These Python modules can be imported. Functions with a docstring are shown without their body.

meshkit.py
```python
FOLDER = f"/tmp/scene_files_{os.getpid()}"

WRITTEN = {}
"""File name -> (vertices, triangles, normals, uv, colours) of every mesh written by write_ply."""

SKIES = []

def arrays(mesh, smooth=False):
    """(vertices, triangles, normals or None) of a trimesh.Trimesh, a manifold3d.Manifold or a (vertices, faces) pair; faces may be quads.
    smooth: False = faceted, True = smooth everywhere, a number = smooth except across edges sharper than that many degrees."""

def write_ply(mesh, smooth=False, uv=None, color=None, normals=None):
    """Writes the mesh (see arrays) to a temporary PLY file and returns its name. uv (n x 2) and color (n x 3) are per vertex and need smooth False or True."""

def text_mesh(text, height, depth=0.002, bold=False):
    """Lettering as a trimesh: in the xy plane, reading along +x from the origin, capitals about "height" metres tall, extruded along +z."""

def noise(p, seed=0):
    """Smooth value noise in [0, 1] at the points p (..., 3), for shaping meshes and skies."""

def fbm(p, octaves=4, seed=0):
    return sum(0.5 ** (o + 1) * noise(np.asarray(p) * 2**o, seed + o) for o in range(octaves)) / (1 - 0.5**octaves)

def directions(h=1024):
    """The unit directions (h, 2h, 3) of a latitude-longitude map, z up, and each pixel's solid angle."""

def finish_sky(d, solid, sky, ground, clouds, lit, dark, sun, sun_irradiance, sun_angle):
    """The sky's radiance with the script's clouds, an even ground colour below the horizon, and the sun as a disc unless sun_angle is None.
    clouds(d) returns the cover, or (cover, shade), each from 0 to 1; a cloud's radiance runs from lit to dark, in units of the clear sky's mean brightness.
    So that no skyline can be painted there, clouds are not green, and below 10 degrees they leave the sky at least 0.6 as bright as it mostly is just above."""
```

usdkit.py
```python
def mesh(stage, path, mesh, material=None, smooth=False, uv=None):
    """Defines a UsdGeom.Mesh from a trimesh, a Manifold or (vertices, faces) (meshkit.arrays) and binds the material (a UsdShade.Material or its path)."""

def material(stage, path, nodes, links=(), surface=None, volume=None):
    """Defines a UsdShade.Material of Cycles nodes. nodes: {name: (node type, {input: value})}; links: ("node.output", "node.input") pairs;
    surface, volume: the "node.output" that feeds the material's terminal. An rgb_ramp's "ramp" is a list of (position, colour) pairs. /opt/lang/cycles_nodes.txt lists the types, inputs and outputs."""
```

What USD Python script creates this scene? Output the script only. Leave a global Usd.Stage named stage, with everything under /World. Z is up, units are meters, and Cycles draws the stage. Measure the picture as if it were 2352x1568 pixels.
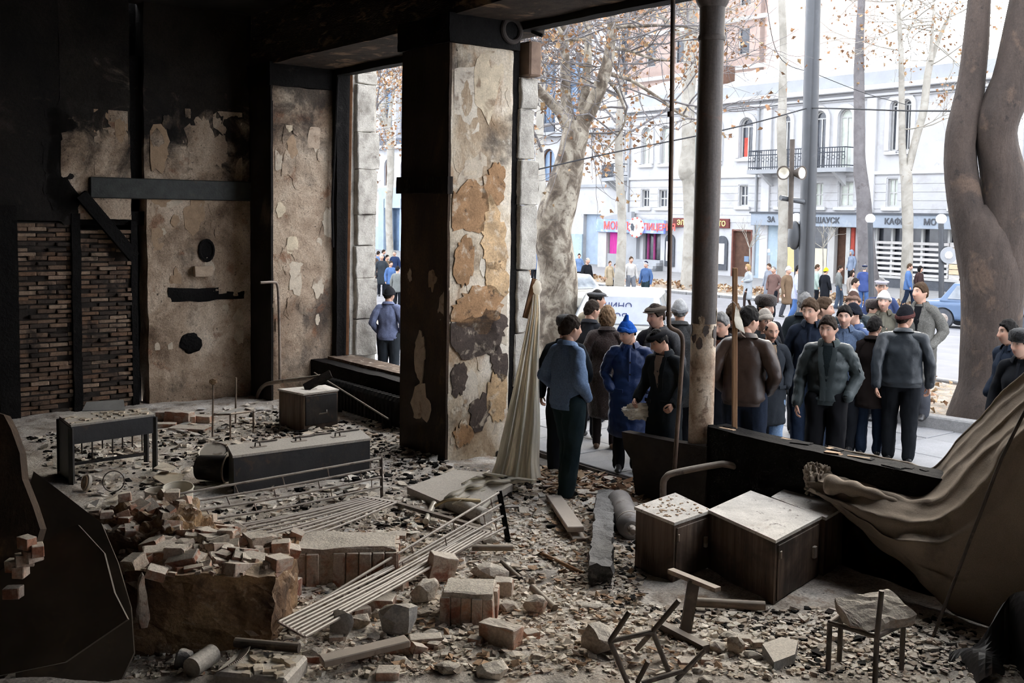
import math, random
import numpy as np, trimesh, shapely, manifold3d as m3, usdkit, meshkit
from shapely.geometry import Polygon, LineString, Point
from pxr import Usd, UsdGeom, UsdLux, UsdShade, Gf, Sdf, Vt
stage = Usd.Stage.CreateInMemory()
UsdGeom.SetStageUpAxis(stage, 'Z'); UsdGeom.SetStageMetersPerUnit(stage, 1.0)
UsdGeom.Xform.Define(stage, '/World'); UsdGeom.Scope.Define(stage, '/World/Looks')
# ---------------------------------------------------------------- camera, sky, exposure
W, H = 2352, 1568
FPX, PITCH, ROLL, SHY, CAMZ = 2419.0, 0.0756, 0.0154, -110.0, 2.85
AP = 36.0
_x, _u, _f = np.array([1., 0, 0]), np.array([0, math.sin(PITCH), math.cos(PITCH)]), np.array([0, math.cos(PITCH), -math.sin(PITCH)])
CX = _x * math.cos(ROLL) + _u * math.sin(ROLL); CU = -_x * math.sin(ROLL) + _u * math.cos(ROLL); CF = _f
CAM = np.array([0, 0, CAMZ])
cam = UsdGeom.Camera.Define(stage, '/World/camera')
cam.CreateHorizontalApertureAttr(AP); cam.CreateVerticalApertureAttr(AP * H / W)
cam.CreateFocalLengthAttr(FPX / W * AP)
cam.CreateVerticalApertureOffsetAttr(SHY / W * AP)
cam.CreateClippingRangeAttr((0.05, 2000))
cam.AddTransformOp().Set(Gf.Matrix4d(*[float(x) for x in (*CX, 0, *CU, 0, *(-CF), 0, *CAM, 1)]))
EXPOSURE = 1.68
cam.CreateExposureAttr(EXPOSURE)
# hazy bright winter sky: even white, a touch warmer and brighter low on the right where the sun stands behind the roofs
usdkit.material(stage, '/World/Looks/sky_white', {
    'g': ('texture_coordinate', {}), 'dot': ('vector_math', {'math_type': 'dot_product', 'vector2': (0.45, 0.83, 0.33)}),
    'r': ('rgb_ramp', {'ramp': [(0, (0.88, 0.93, 1.03)), (0.55, (0.91, 0.95, 1.02)), (0.8, (1.02, 1.0, 0.98)), (0.95, (1.5, 1.42, 1.28)), (1, (2.6, 2.35, 2.0))]}),
    'b': ('background_shader', {'strength': 1.9})},
    [('g.generated', 'dot.vector1'), ('dot.value', 'r.fac'), ('r.color', 'b.color')], surface='b.background')
dome = UsdLux.DomeLight.Define(stage, '/World/sky')
dome.CreateIntensityAttr(1.0); dome.CreateColorAttr((1, 1, 1))
UsdShade.MaterialBindingAPI.Apply(dome.GetPrim()).Bind(UsdShade.Material.Get(stage, '/World/Looks/sky_white'))
sun = UsdLux.DistantLight.Define(stage, '/World/hazy_sun')
sun.CreateIntensityAttr(7.0); sun.CreateAngleAttr(24.0); sun.CreateColorAttr((1.0, 0.93, 0.82))
def _aim(prim, d):
    d = np.array(d, float); d /= np.linalg.norm(d); z = -d   # light shines along local -z
    x = np.cross([0, 0, 1], z); x /= np.linalg.norm(x); y = np.cross(z, x)
    UsdGeom.Xformable(prim).AddTransformOp().Set(Gf.Matrix4d(*[float(q) for q in (*x, 0, *y, 0, *z, 0, 0, 0, 0, 1)]))
_aim(sun, (-0.29, -0.957, -0.42))

# ---------------------------------------------------------------- helpers: pixels of the plan, frames, meshes
rng = np.random.default_rng(7)
def ray(px, py):
    return CF + CX * (px - W / 2) / FPX - CU * (py - H / 2 - SHY) / FPX
def gnd(px, py, z=0.0):
    r = ray(px, py); return CAM + r * ((z - CAMZ) / r[2])
def at(px, py, Y):
    r = ray(px, py); return CAM + r * (Y / r[1])
def proj(P):
    d = np.asarray(P, float) - CAM; k = d @ CF
    return np.array([W / 2 + FPX * (d @ CX) / k, H / 2 + SHY - FPX * (d @ CU) / k])
TH = 0.6618
UD = np.array([-math.sin(TH), math.cos(TH), 0]); ND = np.array([math.cos(TH), math.sin(TH), 0])
PC = gnd(1027, 1062)
def F(s, t, z=0.0): return PC + UD * s + ND * t + np.array([0, 0, z])
def onT(px, py, t):
    r = ray(px, py); k = ((PC - CAM) @ ND + t) / (r @ ND); P = CAM + r * k
    return (P - PC) @ UD, P[2]
def onS(px, py, s):
    r = ray(px, py); k = ((PC - CAM) @ UD + s) / (r @ UD); P = CAM + r * k
    return (P - PC) @ ND, P[2]
def toF(P): d = np.asarray(P) - PC; return d @ UD, d @ ND, np.asarray(P)[2]
# ---- scene tree
_used = {}
def uniq(parent, name):
    k = (parent, name); n = _used.get(k, 0); _used[k] = n + 1
    return f'{parent}/{name}' if n == 0 else f'{parent}/{name}_{n:03d}'
def key(prim, **kw):
    for k, v in kw.items():
        if v: prim.SetCustomDataByKey(k, v)
class Thing:
    """An Xform at the thing's base; add() puts parts below it, given in world coordinates (or local ones)."""
    def __init__(s, name, label=None, cat=None, loc=(0, 0, 0), group=None, kind=None, parent='/World', local=False, rz=0):
        s.path = uniq(parent, name); s.loc = np.array(loc, float); s.local = local
        x = UsdGeom.Xform.Define(stage, s.path); s.prim = x.GetPrim(); s.x = x
        if np.any(s.loc): x.AddTranslateOp().Set(Gf.Vec3d(*map(float, s.loc)))
        if rz: x.AddRotateZOp().Set(float(rz))
        key(s.prim, label=label, category=cat, group=group, kind=kind)
    def add(s, name, mesh, mat, smooth=30, label=None, kind=None, parent=None):
        base = parent.path if parent is not None else s.path
        p = uniq(base, name)
        pr = put(p, mesh, mat, smooth, off=None if s.local else -s.loc)
        key(pr, label=label, kind=kind)
        return Part(p, s)
class Part:
    def __init__(s, path, owner): s.path = path; s.owner = owner
def put(path, mesh, mat, smooth=30, off=None):
    if hasattr(mesh, 'to_mesh'): mesh = tm(mesh)
    if isinstance(mesh, (list, tuple)) and len(mesh) and not isinstance(mesh[0], np.ndarray): mesh = cat(*mesh)
    if isinstance(mesh, tuple): v, f = mesh
    else: v, f = mesh.vertices, mesh.faces
    v = np.array(v, float)
    if off is not None: v = v + off
    col = getattr(mesh, 'vcol', None)
    if col is not None: smooth = True
    g = usdkit.mesh(stage, path, (v, np.array(f)), mat, smooth=smooth)
    if col is not None:
        UsdGeom.PrimvarsAPI(g).CreatePrimvar('tone', Sdf.ValueTypeNames.Color3fArray, 'vertex').Set(Vt.Vec3fArray.FromNumpy(np.asarray(col, np.float32)))
    return g.GetPrim()
def single(name, mesh, mat, label=None, cat=None, group=None, kind=None, smooth=30):
    """A thing that is one mesh: origin at its base."""
    if hasattr(mesh, 'to_mesh'): mesh = tm(mesh)
    p = uniq('/World', name); v = np.asarray(mesh.vertices)
    o = np.array([*(v.min(0) + v.max(0))[:2] / 2, v[:, 2].min()])
    if kind == 'structure': o = np.zeros(3)
    pr = put(p, mesh, mat, smooth, off=-o)
    UsdGeom.Xformable(pr).AddTranslateOp().Set(Gf.Vec3d(*map(float, o)))
    key(pr, label=label, category=cat, group=group, kind=kind)
    return p
def copy_of(src, name, loc, rz=0, label=None, cat=None, group=None, scale=1.0, tilt=(0, 0)):
    p = uniq('/World', name); x = UsdGeom.Xform.Define(stage, p)
    x.GetPrim().GetReferences().AddInternalReference(src)
    x.ClearXformOpOrder()
    x.AddTranslateOp(opSuffix='c').Set(Gf.Vec3d(*map(float, loc))); x.AddRotateXYZOp(opSuffix='c').Set(Gf.Vec3f(float(tilt[0]), float(tilt[1]), float(rz)))
    if scale != 1.0: x.AddScaleOp(opSuffix='c').Set(Gf.Vec3f(*([float(scale)] * 3)))
    x.GetPrim().SetInstanceable(True); key(x.GetPrim(), label=label, category=cat, group=group)
    return p
# ---- meshes
def tm(m):
    a = m.to_mesh(); return trimesh.Trimesh(np.array(a.vert_properties[:, :3], float), np.array(a.tri_verts), process=False)
def cat(*ms):
    out = []
    for m in ms:
        if isinstance(m, (list, tuple)): out += [cat(*m)]
        else: out.append(tm(m) if hasattr(m, 'to_mesh') else m)
    return trimesh.util.concatenate(out) if len(out) > 1 else out[0]
def man(t): return m3.Manifold(m3.Mesh(np.asarray(t.vertices, np.float32), np.asarray(t.faces, np.uint32)))
def T(m, loc=(0, 0, 0), rz=0, rx=0, ry=0, s=None):
    m = m.copy()
    if s is not None: m.apply_scale(s)
    for a, ax in ((rx, [1, 0, 0]), (ry, [0, 1, 0]), (rz, [0, 0, 1])):
        if a: m.apply_transform(trimesh.transformations.rotation_matrix(math.radians(a), ax))
    m.apply_translation(loc); return m
def frame(m, o, X, Y, Z=(0, 0, 1)):
    M = np.eye(4); M[:3, 0], M[:3, 1], M[:3, 2], M[:3, 3] = X, Y, Z, o
    m = m.copy(); m.apply_transform(M)
    if np.linalg.det(M[:3, :3]) < 0: m.invert()
    return m
def box(a, b, ch=0.0):
    """Axis box from corner a to b, edges chamfered by ch."""
    a, b = np.minimum(a, b).astype(float), np.maximum(a, b).astype(float)
    if ch <= 0:
        m = trimesh.creation.box(b - a); m.apply_translation((a + b) / 2); return m
    ch = min(ch, *(0.45 * (b - a))); pts = []
    for sx in (0, 1):
        for sy in (0, 1):
            for sz in (0, 1):
                c = np.where([sx, sy, sz], b, a); d = np.where([sx, sy, sz], -1, 1) * ch
                pts += [c + d * [0, 1, 1], c + d * [1, 0, 1], c + d * [1, 1, 0]]
    return trimesh.convex.convex_hull(np.array(pts))
def fbox(s0, s1, t0, t1, z0, z1, ch=0.0):
    """Box in the facade's frame."""
    return frame(box((s0, t0, z0), (s1, t1, z1), ch), PC, UD, ND)
def bar(p, q, w, h=None, up=(0, 0, 1), ch=0.0, ext=0.0):
    """A bar of section w x h from p to q (h along up)."""
    p, q = np.asarray(p, float), np.asarray(q, float); d = q - p; L = np.linalg.norm(d); d = d / L; h = h or w
    up = np.asarray(up, float); x = np.cross(d, up)
    if np.linalg.norm(x) < 1e-4: x = np.cross(d, [1, 0, 0.0])
    x /= np.linalg.norm(x); z = np.cross(x, d)
    return frame(box((-w / 2, -ext, -h / 2), (w / 2, L + ext, h / 2), ch), p, x, d, z)
def tube(pts, r, n=10, cap=True):
    p = np.asarray(pts, float); r = np.broadcast_to(np.asarray(r, float), (len(p),))
    t = np.gradient(p, axis=0); t /= np.linalg.norm(t, axis=1, keepdims=True) + 1e-12
    a = np.cross(t[0], [0, 0, 1.0]); a = a if np.linalg.norm(a) > 1e-3 else np.cross(t[0], [1.0, 0, 0]); a /= np.linalg.norm(a)
    A = [a]
    for k in range(1, len(p)):
        a = a - t[k] * (a @ t[k]); a /= np.linalg.norm(a) + 1e-12; A.append(a)
    A = np.array(A); B = np.cross(t, A); g = np.arange(n) * 2 * np.pi / n
    v = p[:, None] + r[:, None, None] * (np.cos(g)[None, :, None] * A[:, None] + np.sin(g)[None, :, None] * B[:, None])
    v = v.reshape(-1, 3); i, j = np.meshgrid(np.arange(len(p) - 1), np.arange(n), indexing='ij'); j2 = (j + 1) % n
    q = np.stack([i * n + j, i * n + j2, (i + 1) * n + j2, (i + 1) * n + j], -1).reshape(-1, 4)
    f = np.vstack([q[:, [0, 1, 2]], q[:, [0, 2, 3]]])
    if cap:
        v = np.vstack([v, p[0], p[-1]]); c0, c1 = len(v) - 2, len(v) - 1; k = np.arange(n); k2 = (k + 1) % n; o = (len(p) - 1) * n
        f = np.vstack([f, np.stack([np.full(n, c0), k2, k], 1), np.stack([np.full(n, c1), o + k, o + k2], 1)])
    return trimesh.Trimesh(v, f, process=False)
def curve(pts, n=24):
    """Catmull-Rom through the points."""
    p = np.asarray(pts, float)
    if len(p) < 3: return np.linspace(p[0], p[-1], n)
    q = np.vstack([2 * p[0] - p[1], p, 2 * p[-1] - p[-2]]); out = []
    u = np.linspace(0, len(p) - 1, n)
    for x in u:
        i = min(int(x), len(p) - 2); t = x - i; a, b, c, d = q[i:i + 4]
        out.append(0.5 * (2 * b + (c - a) * t + (2 * a - 5 * b + 4 * c - d) * t * t + (3 * b - a - 3 * c + d) * t ** 3))
    return np.array(out)
def lathe(prof, n=24, o=(0, 0, 0)):
    """Revolve (r, z) points; a closed profile if its ends lie on the axis."""
    pr = np.array(prof, float); m = len(pr); g = np.arange(n) * 2 * np.pi / n
    v = np.stack([pr[:, 0:1] * np.cos(g), pr[:, 0:1] * np.sin(g), np.repeat(pr[:, 1:2], n, 1)], -1).reshape(-1, 3)
    i, j = np.meshgrid(np.arange(m - 1), np.arange(n), indexing='ij'); j2 = (j + 1) % n
    q = np.stack([i * n + j, i * n + j2, (i + 1) * n + j2, (i + 1) * n + j], -1).reshape(-1, 4)
    t = trimesh.Trimesh(v + np.asarray(o), np.vstack([q[:, [0, 1, 2]], q[:, [0, 2, 3]]]), process=True)
    return t
def prism(poly, h, o=(0, 0, 0), X=(1, 0, 0), Y=(0, 1, 0), Z=(0, 0, 1)):
    """A polygon (list of 2D points or shapely) extruded along Z by h."""
    g = poly if hasattr(poly, 'geom_type') else Polygon(poly)
    if not g.is_valid: g = g.buffer(0)
    return frame(cat(*[trimesh.creation.extrude_polygon(q, h, engine='earcut') for q in getattr(g, 'geoms', [g]) if q.area > 1e-7]), o, X, Y, Z)
def blob(c, r, seed, flat=(1, 1, 1), rough=0.25, sub=2, freq=2.2):
    m = trimesh.creation.icosphere(sub, 1.0); v = m.vertices
    k = 1 + rough * (meshkit.fbm(v * freq + seed * 7.13, 3, seed) - 0.5) * 2
    m.vertices = v * k[:, None] * np.asarray(flat) * r + np.asarray(c); return m
def chunk(L, seed, rough=0.06, n=9, sub=1):
    """A broken block about L = (x, y, z) in size, base at z = 0: hull of jittered box corners plus cut corners, rough faces."""
    r = np.random.default_rng(seed); L = np.asarray(L, float); pts = []
    if n > 9:
        d = r.normal(0, 1, (n, 3)); d /= (np.abs(d) ** 3).sum(1, keepdims=True) ** (1 / 3); pts = list(d * r.uniform(0.80, 1.0, (n, 1)))
    else:
      for c in np.array(np.meshgrid([-1, 1], [-1, 1], [-1, 1])).T.reshape(-1, 3):
        for k in range(3):
            q = c * (1 - r.uniform(0, 0.28, 3) * (np.arange(3) == k) * 1.3) * (1 - r.uniform(0, 0.09, 3)); pts.append(q)
    m = trimesh.convex.convex_hull(np.array(pts)); m.vertices *= L / 2
    for _ in range(sub): m = m.subdivide()
    v = m.vertices; nz = np.stack([meshkit.fbm(v / L.max() * 4 + seed + 17 * k, 2, seed + k) - 0.5 for k in range(3)], 1)
    v = v + nz * rough * 2 * L.min(); v[:, 2] -= v[:, 2].min(); m.vertices = v
    return m
def brick(L, seed, chip=0.12, broken=0.0):
    """A brick with knocked corners; broken in half to a ragged end when broken > 0. Base at z = 0."""
    r = np.random.default_rng(seed); L = np.asarray(L, float); pts = []
    for c in np.array(np.meshgrid([-1, 1], [-1, 1], [-1, 1])).T.reshape(-1, 3):
        k = r.uniform(0.02, chip, 3)
        if broken and c[0] > 0: k[0] += r.uniform(0, broken)
        for a in range(3): pts.append(c * (1 - k * (np.arange(3) != a)))
    m = trimesh.convex.convex_hull(np.array(pts)); m.vertices *= L / 2; m.vertices[:, 2] += L[2] / 2
    return m
def sheet(P, th):
    """A grid of points (a, b, 3) as a cloth or sheet of thickness th."""
    a, b = P.shape[:2]; du = np.gradient(P, axis=0); dv = np.gradient(P, axis=1); n = np.cross(du, dv); n /= np.linalg.norm(n, axis=-1, keepdims=True) + 1e-12
    v = np.vstack([(P + n * th / 2).reshape(-1, 3), (P - n * th / 2).reshape(-1, 3)]); N = a * b
    i, j = np.meshgrid(np.arange(a - 1), np.arange(b - 1), indexing='ij'); k = i * b + j
    q = np.stack([k, k + b, k + b + 1, k + 1], -1).reshape(-1, 4); f = [q, q[:, ::-1] + N]
    ring = np.r_[np.arange(b), np.arange(1, a) * b + b - 1, (a - 1) * b + np.arange(b - 2, -1, -1), np.arange(a - 2, 0, -1) * b]; r2 = np.roll(ring, -1)
    f.append(np.stack([ring, r2, r2 + N, ring + N], 1)); f = np.vstack(f)
    t = trimesh.Trimesh(v, np.vstack([f[:, [0, 1, 2]], f[:, [0, 2, 3]]]), process=False); return t
def nz(v, f=1.0, seed=0, o=3): return meshkit.fbm(np.asarray(v, float) * f + 31.7 * seed, o, seed) - 0.5
def rot2(a): a = math.radians(a); return np.array([math.cos(a), math.sin(a), 0]), np.array([-math.sin(a), math.cos(a), 0])
def pose(m, loc, rz=0, rx=0, ry=0): return T(m, loc, rz, rx, ry)
# ---- materials
MATS = {}
def mat(name, stops, scale=3.0, detail=6, rough=0.85, bump=0.3, bscale=None, bdist=0.01, dist=0.0, stretch=(1, 1, 1), spec=0.3, metal=0.0, over=None, sheen=0, fine=None, vein=None, zsoot_shade=None, dust=None, fac_rough=0.6):
    """Noise-toned surface: stops = [(position, colour)] over a noise of the given scale; over = [(noise scale, threshold, softness, colour, strength, stretch)] layers stains on top."""
    n = {'g': ('geometry', {}), 'm': ('mapping', {'scale': stretch}), 'a': ('noise_texture', {'scale': scale, 'detail': detail, 'roughness': fac_rough, 'distortion': dist}),
         'r': ('rgb_ramp', {'ramp': stops}), 'p': ('principled_bsdf', {'roughness': rough, 'specular_ior_level': spec, 'metallic': metal})}
    l = [('g.position', 'm.vector'), ('m.vector', 'a.vector'), ('a.fac', 'r.fac')]; c = 'r.color'
    if sheen: n['p'][1].update(sheen_weight=sheen, sheen_roughness=0.5)
    for k, (sc, th, so, colr, st, *sx) in enumerate(over or []):
        n[f'm{k}'] = ('mapping', {'scale': sx[0] if sx else (1, 1, 1), 'location': (3.1 * k + 1, 1.7 * k, 2.3 * k)}); n[f'n{k}'] = ('noise_texture', {'scale': sc, 'detail': 7, 'roughness': 0.62, 'distortion': 0.4})
        n[f'q{k}'] = ('map_range', {'range_type': 'smoothstep', 'from_min': th - so, 'from_max': th + so, 'to_min': 0, 'to_max': st, 'clamp': True}); n[f'x{k}'] = ('mix', {'color2': colr})
        l += [('g.position', f'm{k}.vector'), (f'm{k}.vector', f'n{k}.vector'), (f'n{k}.fac', f'q{k}.value'), (f'q{k}.result', f'x{k}.fac'), (c, f'x{k}.color1')]; c = f'x{k}.color'
    if zsoot_shade:   # soot and painted dimness: darkens upward past a ragged line between two heights
        z0, z1, sc_, st_ = zsoot_shade; n['zs'] = ('separate_xyz', {}); n['zr'] = ('map_range', {'from_min': z0, 'from_max': z1, 'to_min': 0.0, 'to_max': 1.0, 'clamp': False}); n['zn'] = ('noise_texture', {'scale': 1.6, 'detail': 7, 'roughness': 0.65, 'distortion': 0.6})
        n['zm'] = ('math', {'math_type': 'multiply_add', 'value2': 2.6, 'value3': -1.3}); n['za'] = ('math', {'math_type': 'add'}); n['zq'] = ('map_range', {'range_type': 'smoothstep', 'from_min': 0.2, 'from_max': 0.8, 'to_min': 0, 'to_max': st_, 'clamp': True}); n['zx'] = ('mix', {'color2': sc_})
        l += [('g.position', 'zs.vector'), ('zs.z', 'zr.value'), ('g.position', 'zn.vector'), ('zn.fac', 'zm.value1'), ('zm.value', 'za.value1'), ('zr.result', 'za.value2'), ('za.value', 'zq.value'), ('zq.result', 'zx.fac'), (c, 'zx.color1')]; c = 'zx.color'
    if dust:    # ash plus painted top light on whatever faces up
        n['dz'] = ('separate_xyz', {}); n['dn'] = ('noise_texture', {'scale': 12.0, 'detail': 5, 'roughness': 0.6}); n['da'] = ('math', {'math_type': 'multiply_add', 'value2': 0.9, 'value3': -0.45}); n['db'] = ('math', {'math_type': 'add'})
        n['dq'] = ('map_range', {'range_type': 'smoothstep', 'from_min': 0.25, 'from_max': 0.85, 'to_min': 0, 'to_max': dust[1], 'clamp': True}); n['dx'] = ('mix', {'color2': dust[0]})
        l += [('g.true_normal', 'dz.vector'), ('g.position', 'dn.vector'), ('dn.fac', 'da.value1'), ('da.value', 'db.value1'), ('dz.z', 'db.value2'), ('db.value', 'dq.value'), ('dq.result', 'dx.fac'), (c, 'dx.color1')]; c = 'dx.color'
    if fine:
        n['fn'] = ('noise_texture', {'scale': fine[0], 'detail': 3, 'roughness': 0.7}); n['fr'] = ('map_range', {'from_min': 0.3, 'from_max': 0.7, 'to_min': 1 - fine[1], 'to_max': 1 + fine[1]}); n['fx'] = ('mix', {'mix_type': 'multiply', 'fac': 1.0})
        l += [('g.position', 'fn.vector'), ('fn.fac', 'fr.value'), ('fr.result', 'fx.color2'), (c, 'fx.color1')]; c = 'fx.color'
    l.append((c, 'p.base_color'))
    if bump:
        n['bn'] = ('noise_texture', {'scale': bscale or scale * 4, 'detail': 6, 'roughness': 0.65}); n['b'] = ('bump', {'strength': bump, 'distance': bdist})
        l += [('m.vector', 'bn.vector'), ('bn.fac', 'b.height'), ('b.normal', 'p.normal')]
    MATS[name] = usdkit.material(stage, f'/World/Looks/{name}', n, l, surface='p.BSDF'); return MATS[name]
def tint(name, c, var=0.25, scale=6.0, **k):
    c = np.array(c, float); return mat(name, [(0.25, c * (1 - var)), (0.75, c * (1 + var))], scale=scale, **k)
def tone_mat(name, rough=0.55, spec=0.4, bump=0.0, bscale=60, sub=0.0):
    """Colour from the mesh's own 'tone' primvar (faces: skin, lips, brows, eyes)."""
    n = {'a': ('attribute', {}), 'p': ('principled_bsdf', {'roughness': rough, 'specular_ior_level': spec})}
    MATS[name] = usdkit.material(stage, f'/World/Looks/{name}', n, [('a.color', 'p.base_color')], surface='p.BSDF')
    sh = stage.GetPrimAtPath(f'/World/Looks/{name}/a'); sh.CreateAttribute('inputs:attribute', Sdf.ValueTypeNames.String).Set('tone')
    return MATS[name]
# ================================================================ THE SETTING
soot = (0.012, 0.010, 0.009)
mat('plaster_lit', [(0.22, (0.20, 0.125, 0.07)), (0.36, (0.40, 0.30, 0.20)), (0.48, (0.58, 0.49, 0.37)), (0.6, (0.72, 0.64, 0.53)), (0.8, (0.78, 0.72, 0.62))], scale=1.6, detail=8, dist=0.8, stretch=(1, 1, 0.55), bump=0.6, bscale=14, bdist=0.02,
    over=[(2.2, 0.60, 0.09, (0.30, 0.165, 0.075), 0.8, (1, 1, 0.6)), (1.1, 0.585, 0.08, (0.06, 0.047, 0.038), 0.85, (1, 1, 1.1)), (14, 0.68, 0.05, (0.04, 0.03, 0.025), 0.8), (7, 0.63, 0.06, (0.68, 0.62, 0.52), 0.6)], fine=(45, 0.22))  # lit copy of the pier plaster, lightened in the colour
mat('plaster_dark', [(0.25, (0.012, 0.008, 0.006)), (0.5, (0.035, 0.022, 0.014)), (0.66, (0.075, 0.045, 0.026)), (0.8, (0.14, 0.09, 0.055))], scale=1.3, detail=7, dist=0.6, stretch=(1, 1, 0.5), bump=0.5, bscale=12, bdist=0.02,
    over=[(2.0, 0.66, 0.06, (0.17, 0.10, 0.055), 0.7, (1, 1, 0.6))], fine=(40, 0.3))  # darker copy; paints the shade on the pier's room face
mat('plaster_wall', [(0.22, (0.035, 0.024, 0.017)), (0.38, (0.17, 0.115, 0.075)), (0.52, (0.40, 0.30, 0.215)), (0.66, (0.60, 0.49, 0.38)), (0.82, (0.70, 0.61, 0.50))], scale=1.05, detail=8, dist=0.7, bump=0.7, bscale=11, bdist=0.03,
    over=[(0.8, 0.61, 0.08, (0.02, 0.016, 0.014), 0.95, (1, 1, 0.8)), (3.3, 0.63, 0.06, (0.20, 0.09, 0.045), 0.7), (26, 0.64, 0.05, (0.03, 0.022, 0.018), 0.75)], fine=(50, 0.3))
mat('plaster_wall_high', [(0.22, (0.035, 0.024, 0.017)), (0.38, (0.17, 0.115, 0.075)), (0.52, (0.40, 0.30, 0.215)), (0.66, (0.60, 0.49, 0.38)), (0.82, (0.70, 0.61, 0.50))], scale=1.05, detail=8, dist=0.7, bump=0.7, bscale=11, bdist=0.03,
    over=[(0.8, 0.61, 0.08, (0.02, 0.016, 0.014), 0.95, (1, 1, 0.8)), (3.3, 0.63, 0.06, (0.20, 0.09, 0.045), 0.7), (26, 0.64, 0.05, (0.03, 0.022, 0.018), 0.75)], fine=(50, 0.3), zsoot_shade=(2.75, 4.6, (0.008, 0.0065, 0.006), 0.97))  # soot and the dimness of the upper wall painted together
mat('plaster_pilaster', [(0.22, (0.02, 0.014, 0.01)), (0.38, (0.22, 0.15, 0.10)), (0.52, (0.42, 0.32, 0.23)), (0.66, (0.56, 0.46, 0.35)), (0.82, (0.62, 0.54, 0.43))], scale=1.05, detail=8, dist=0.7, bump=0.7, bscale=11, bdist=0.03,
    over=[(0.8, 0.64, 0.08, (0.05, 0.04, 0.033), 0.9, (1, 1, 0.8)), (3.3, 0.63, 0.06, (0.20, 0.09, 0.045), 0.7), (26, 0.64, 0.05, (0.03, 0.022, 0.018), 0.75)], fine=(50, 0.3), zsoot_shade=(3.0, 5.2, (0.02, 0.016, 0.014), 0.85))
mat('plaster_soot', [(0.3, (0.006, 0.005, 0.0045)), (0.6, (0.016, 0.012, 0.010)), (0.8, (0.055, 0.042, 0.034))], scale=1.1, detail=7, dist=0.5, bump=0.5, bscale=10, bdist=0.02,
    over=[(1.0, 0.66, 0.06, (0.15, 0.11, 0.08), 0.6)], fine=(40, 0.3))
for i, c in enumerate([(0.62, 0.55, 0.45), (0.52, 0.44, 0.34), (0.44, 0.34, 0.25), (0.36, 0.25, 0.16), (0.60, 0.50, 0.36)]):
    tint(f'flake_{i}', c, 0.22, 9, bump=0.35, bscale=40, over=[(5, 0.62, 0.06, (0.16, 0.09, 0.05), 0.7)], fine=(60, 0.15))
tint('charred', (0.0075, 0.0065, 0.006), 0.5, 6, bump=0.8, bscale=26, bdist=0.02, rough=0.75, spec=0.12, over=[(4, 0.68, 0.05, (0.04, 0.034, 0.03), 0.7)])
tint('charred_wood', (0.022, 0.017, 0.014), 0.5, 8, stretch=(1, 1, 0.2), bump=0.9, bscale=22, bdist=0.02, rough=0.75, spec=0.12, over=[(3, 0.66, 0.06, (0.14, 0.085, 0.05), 0.7)])
tint('lintel_wood', (0.035, 0.024, 0.017), 0.6, 3, stretch=(2.5, 2.0, 5), bump=0.8, bscale=12, bdist=0.02, over=[(2.2, 0.60, 0.06, (0.26, 0.17, 0.10), 0.7, (1.2, 1.0, 4))])
mat('jamb_stone', [(0.25, (0.22, 0.20, 0.17)), (0.5, (0.42, 0.39, 0.34)), (0.75, (0.55, 0.52, 0.46))], scale=5, bump=0.6, bscale=30, bdist=0.02, over=[(3, 0.64, 0.06, (0.10, 0.08, 0.065), 0.7)], fine=(70, 0.2))
tint('beam_iron', (0.034, 0.037, 0.034), 0.4, 9, rough=0.55, bump=0.4, over=[(5, 0.64, 0.05, (0.10, 0.06, 0.035), 0.5)])
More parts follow.
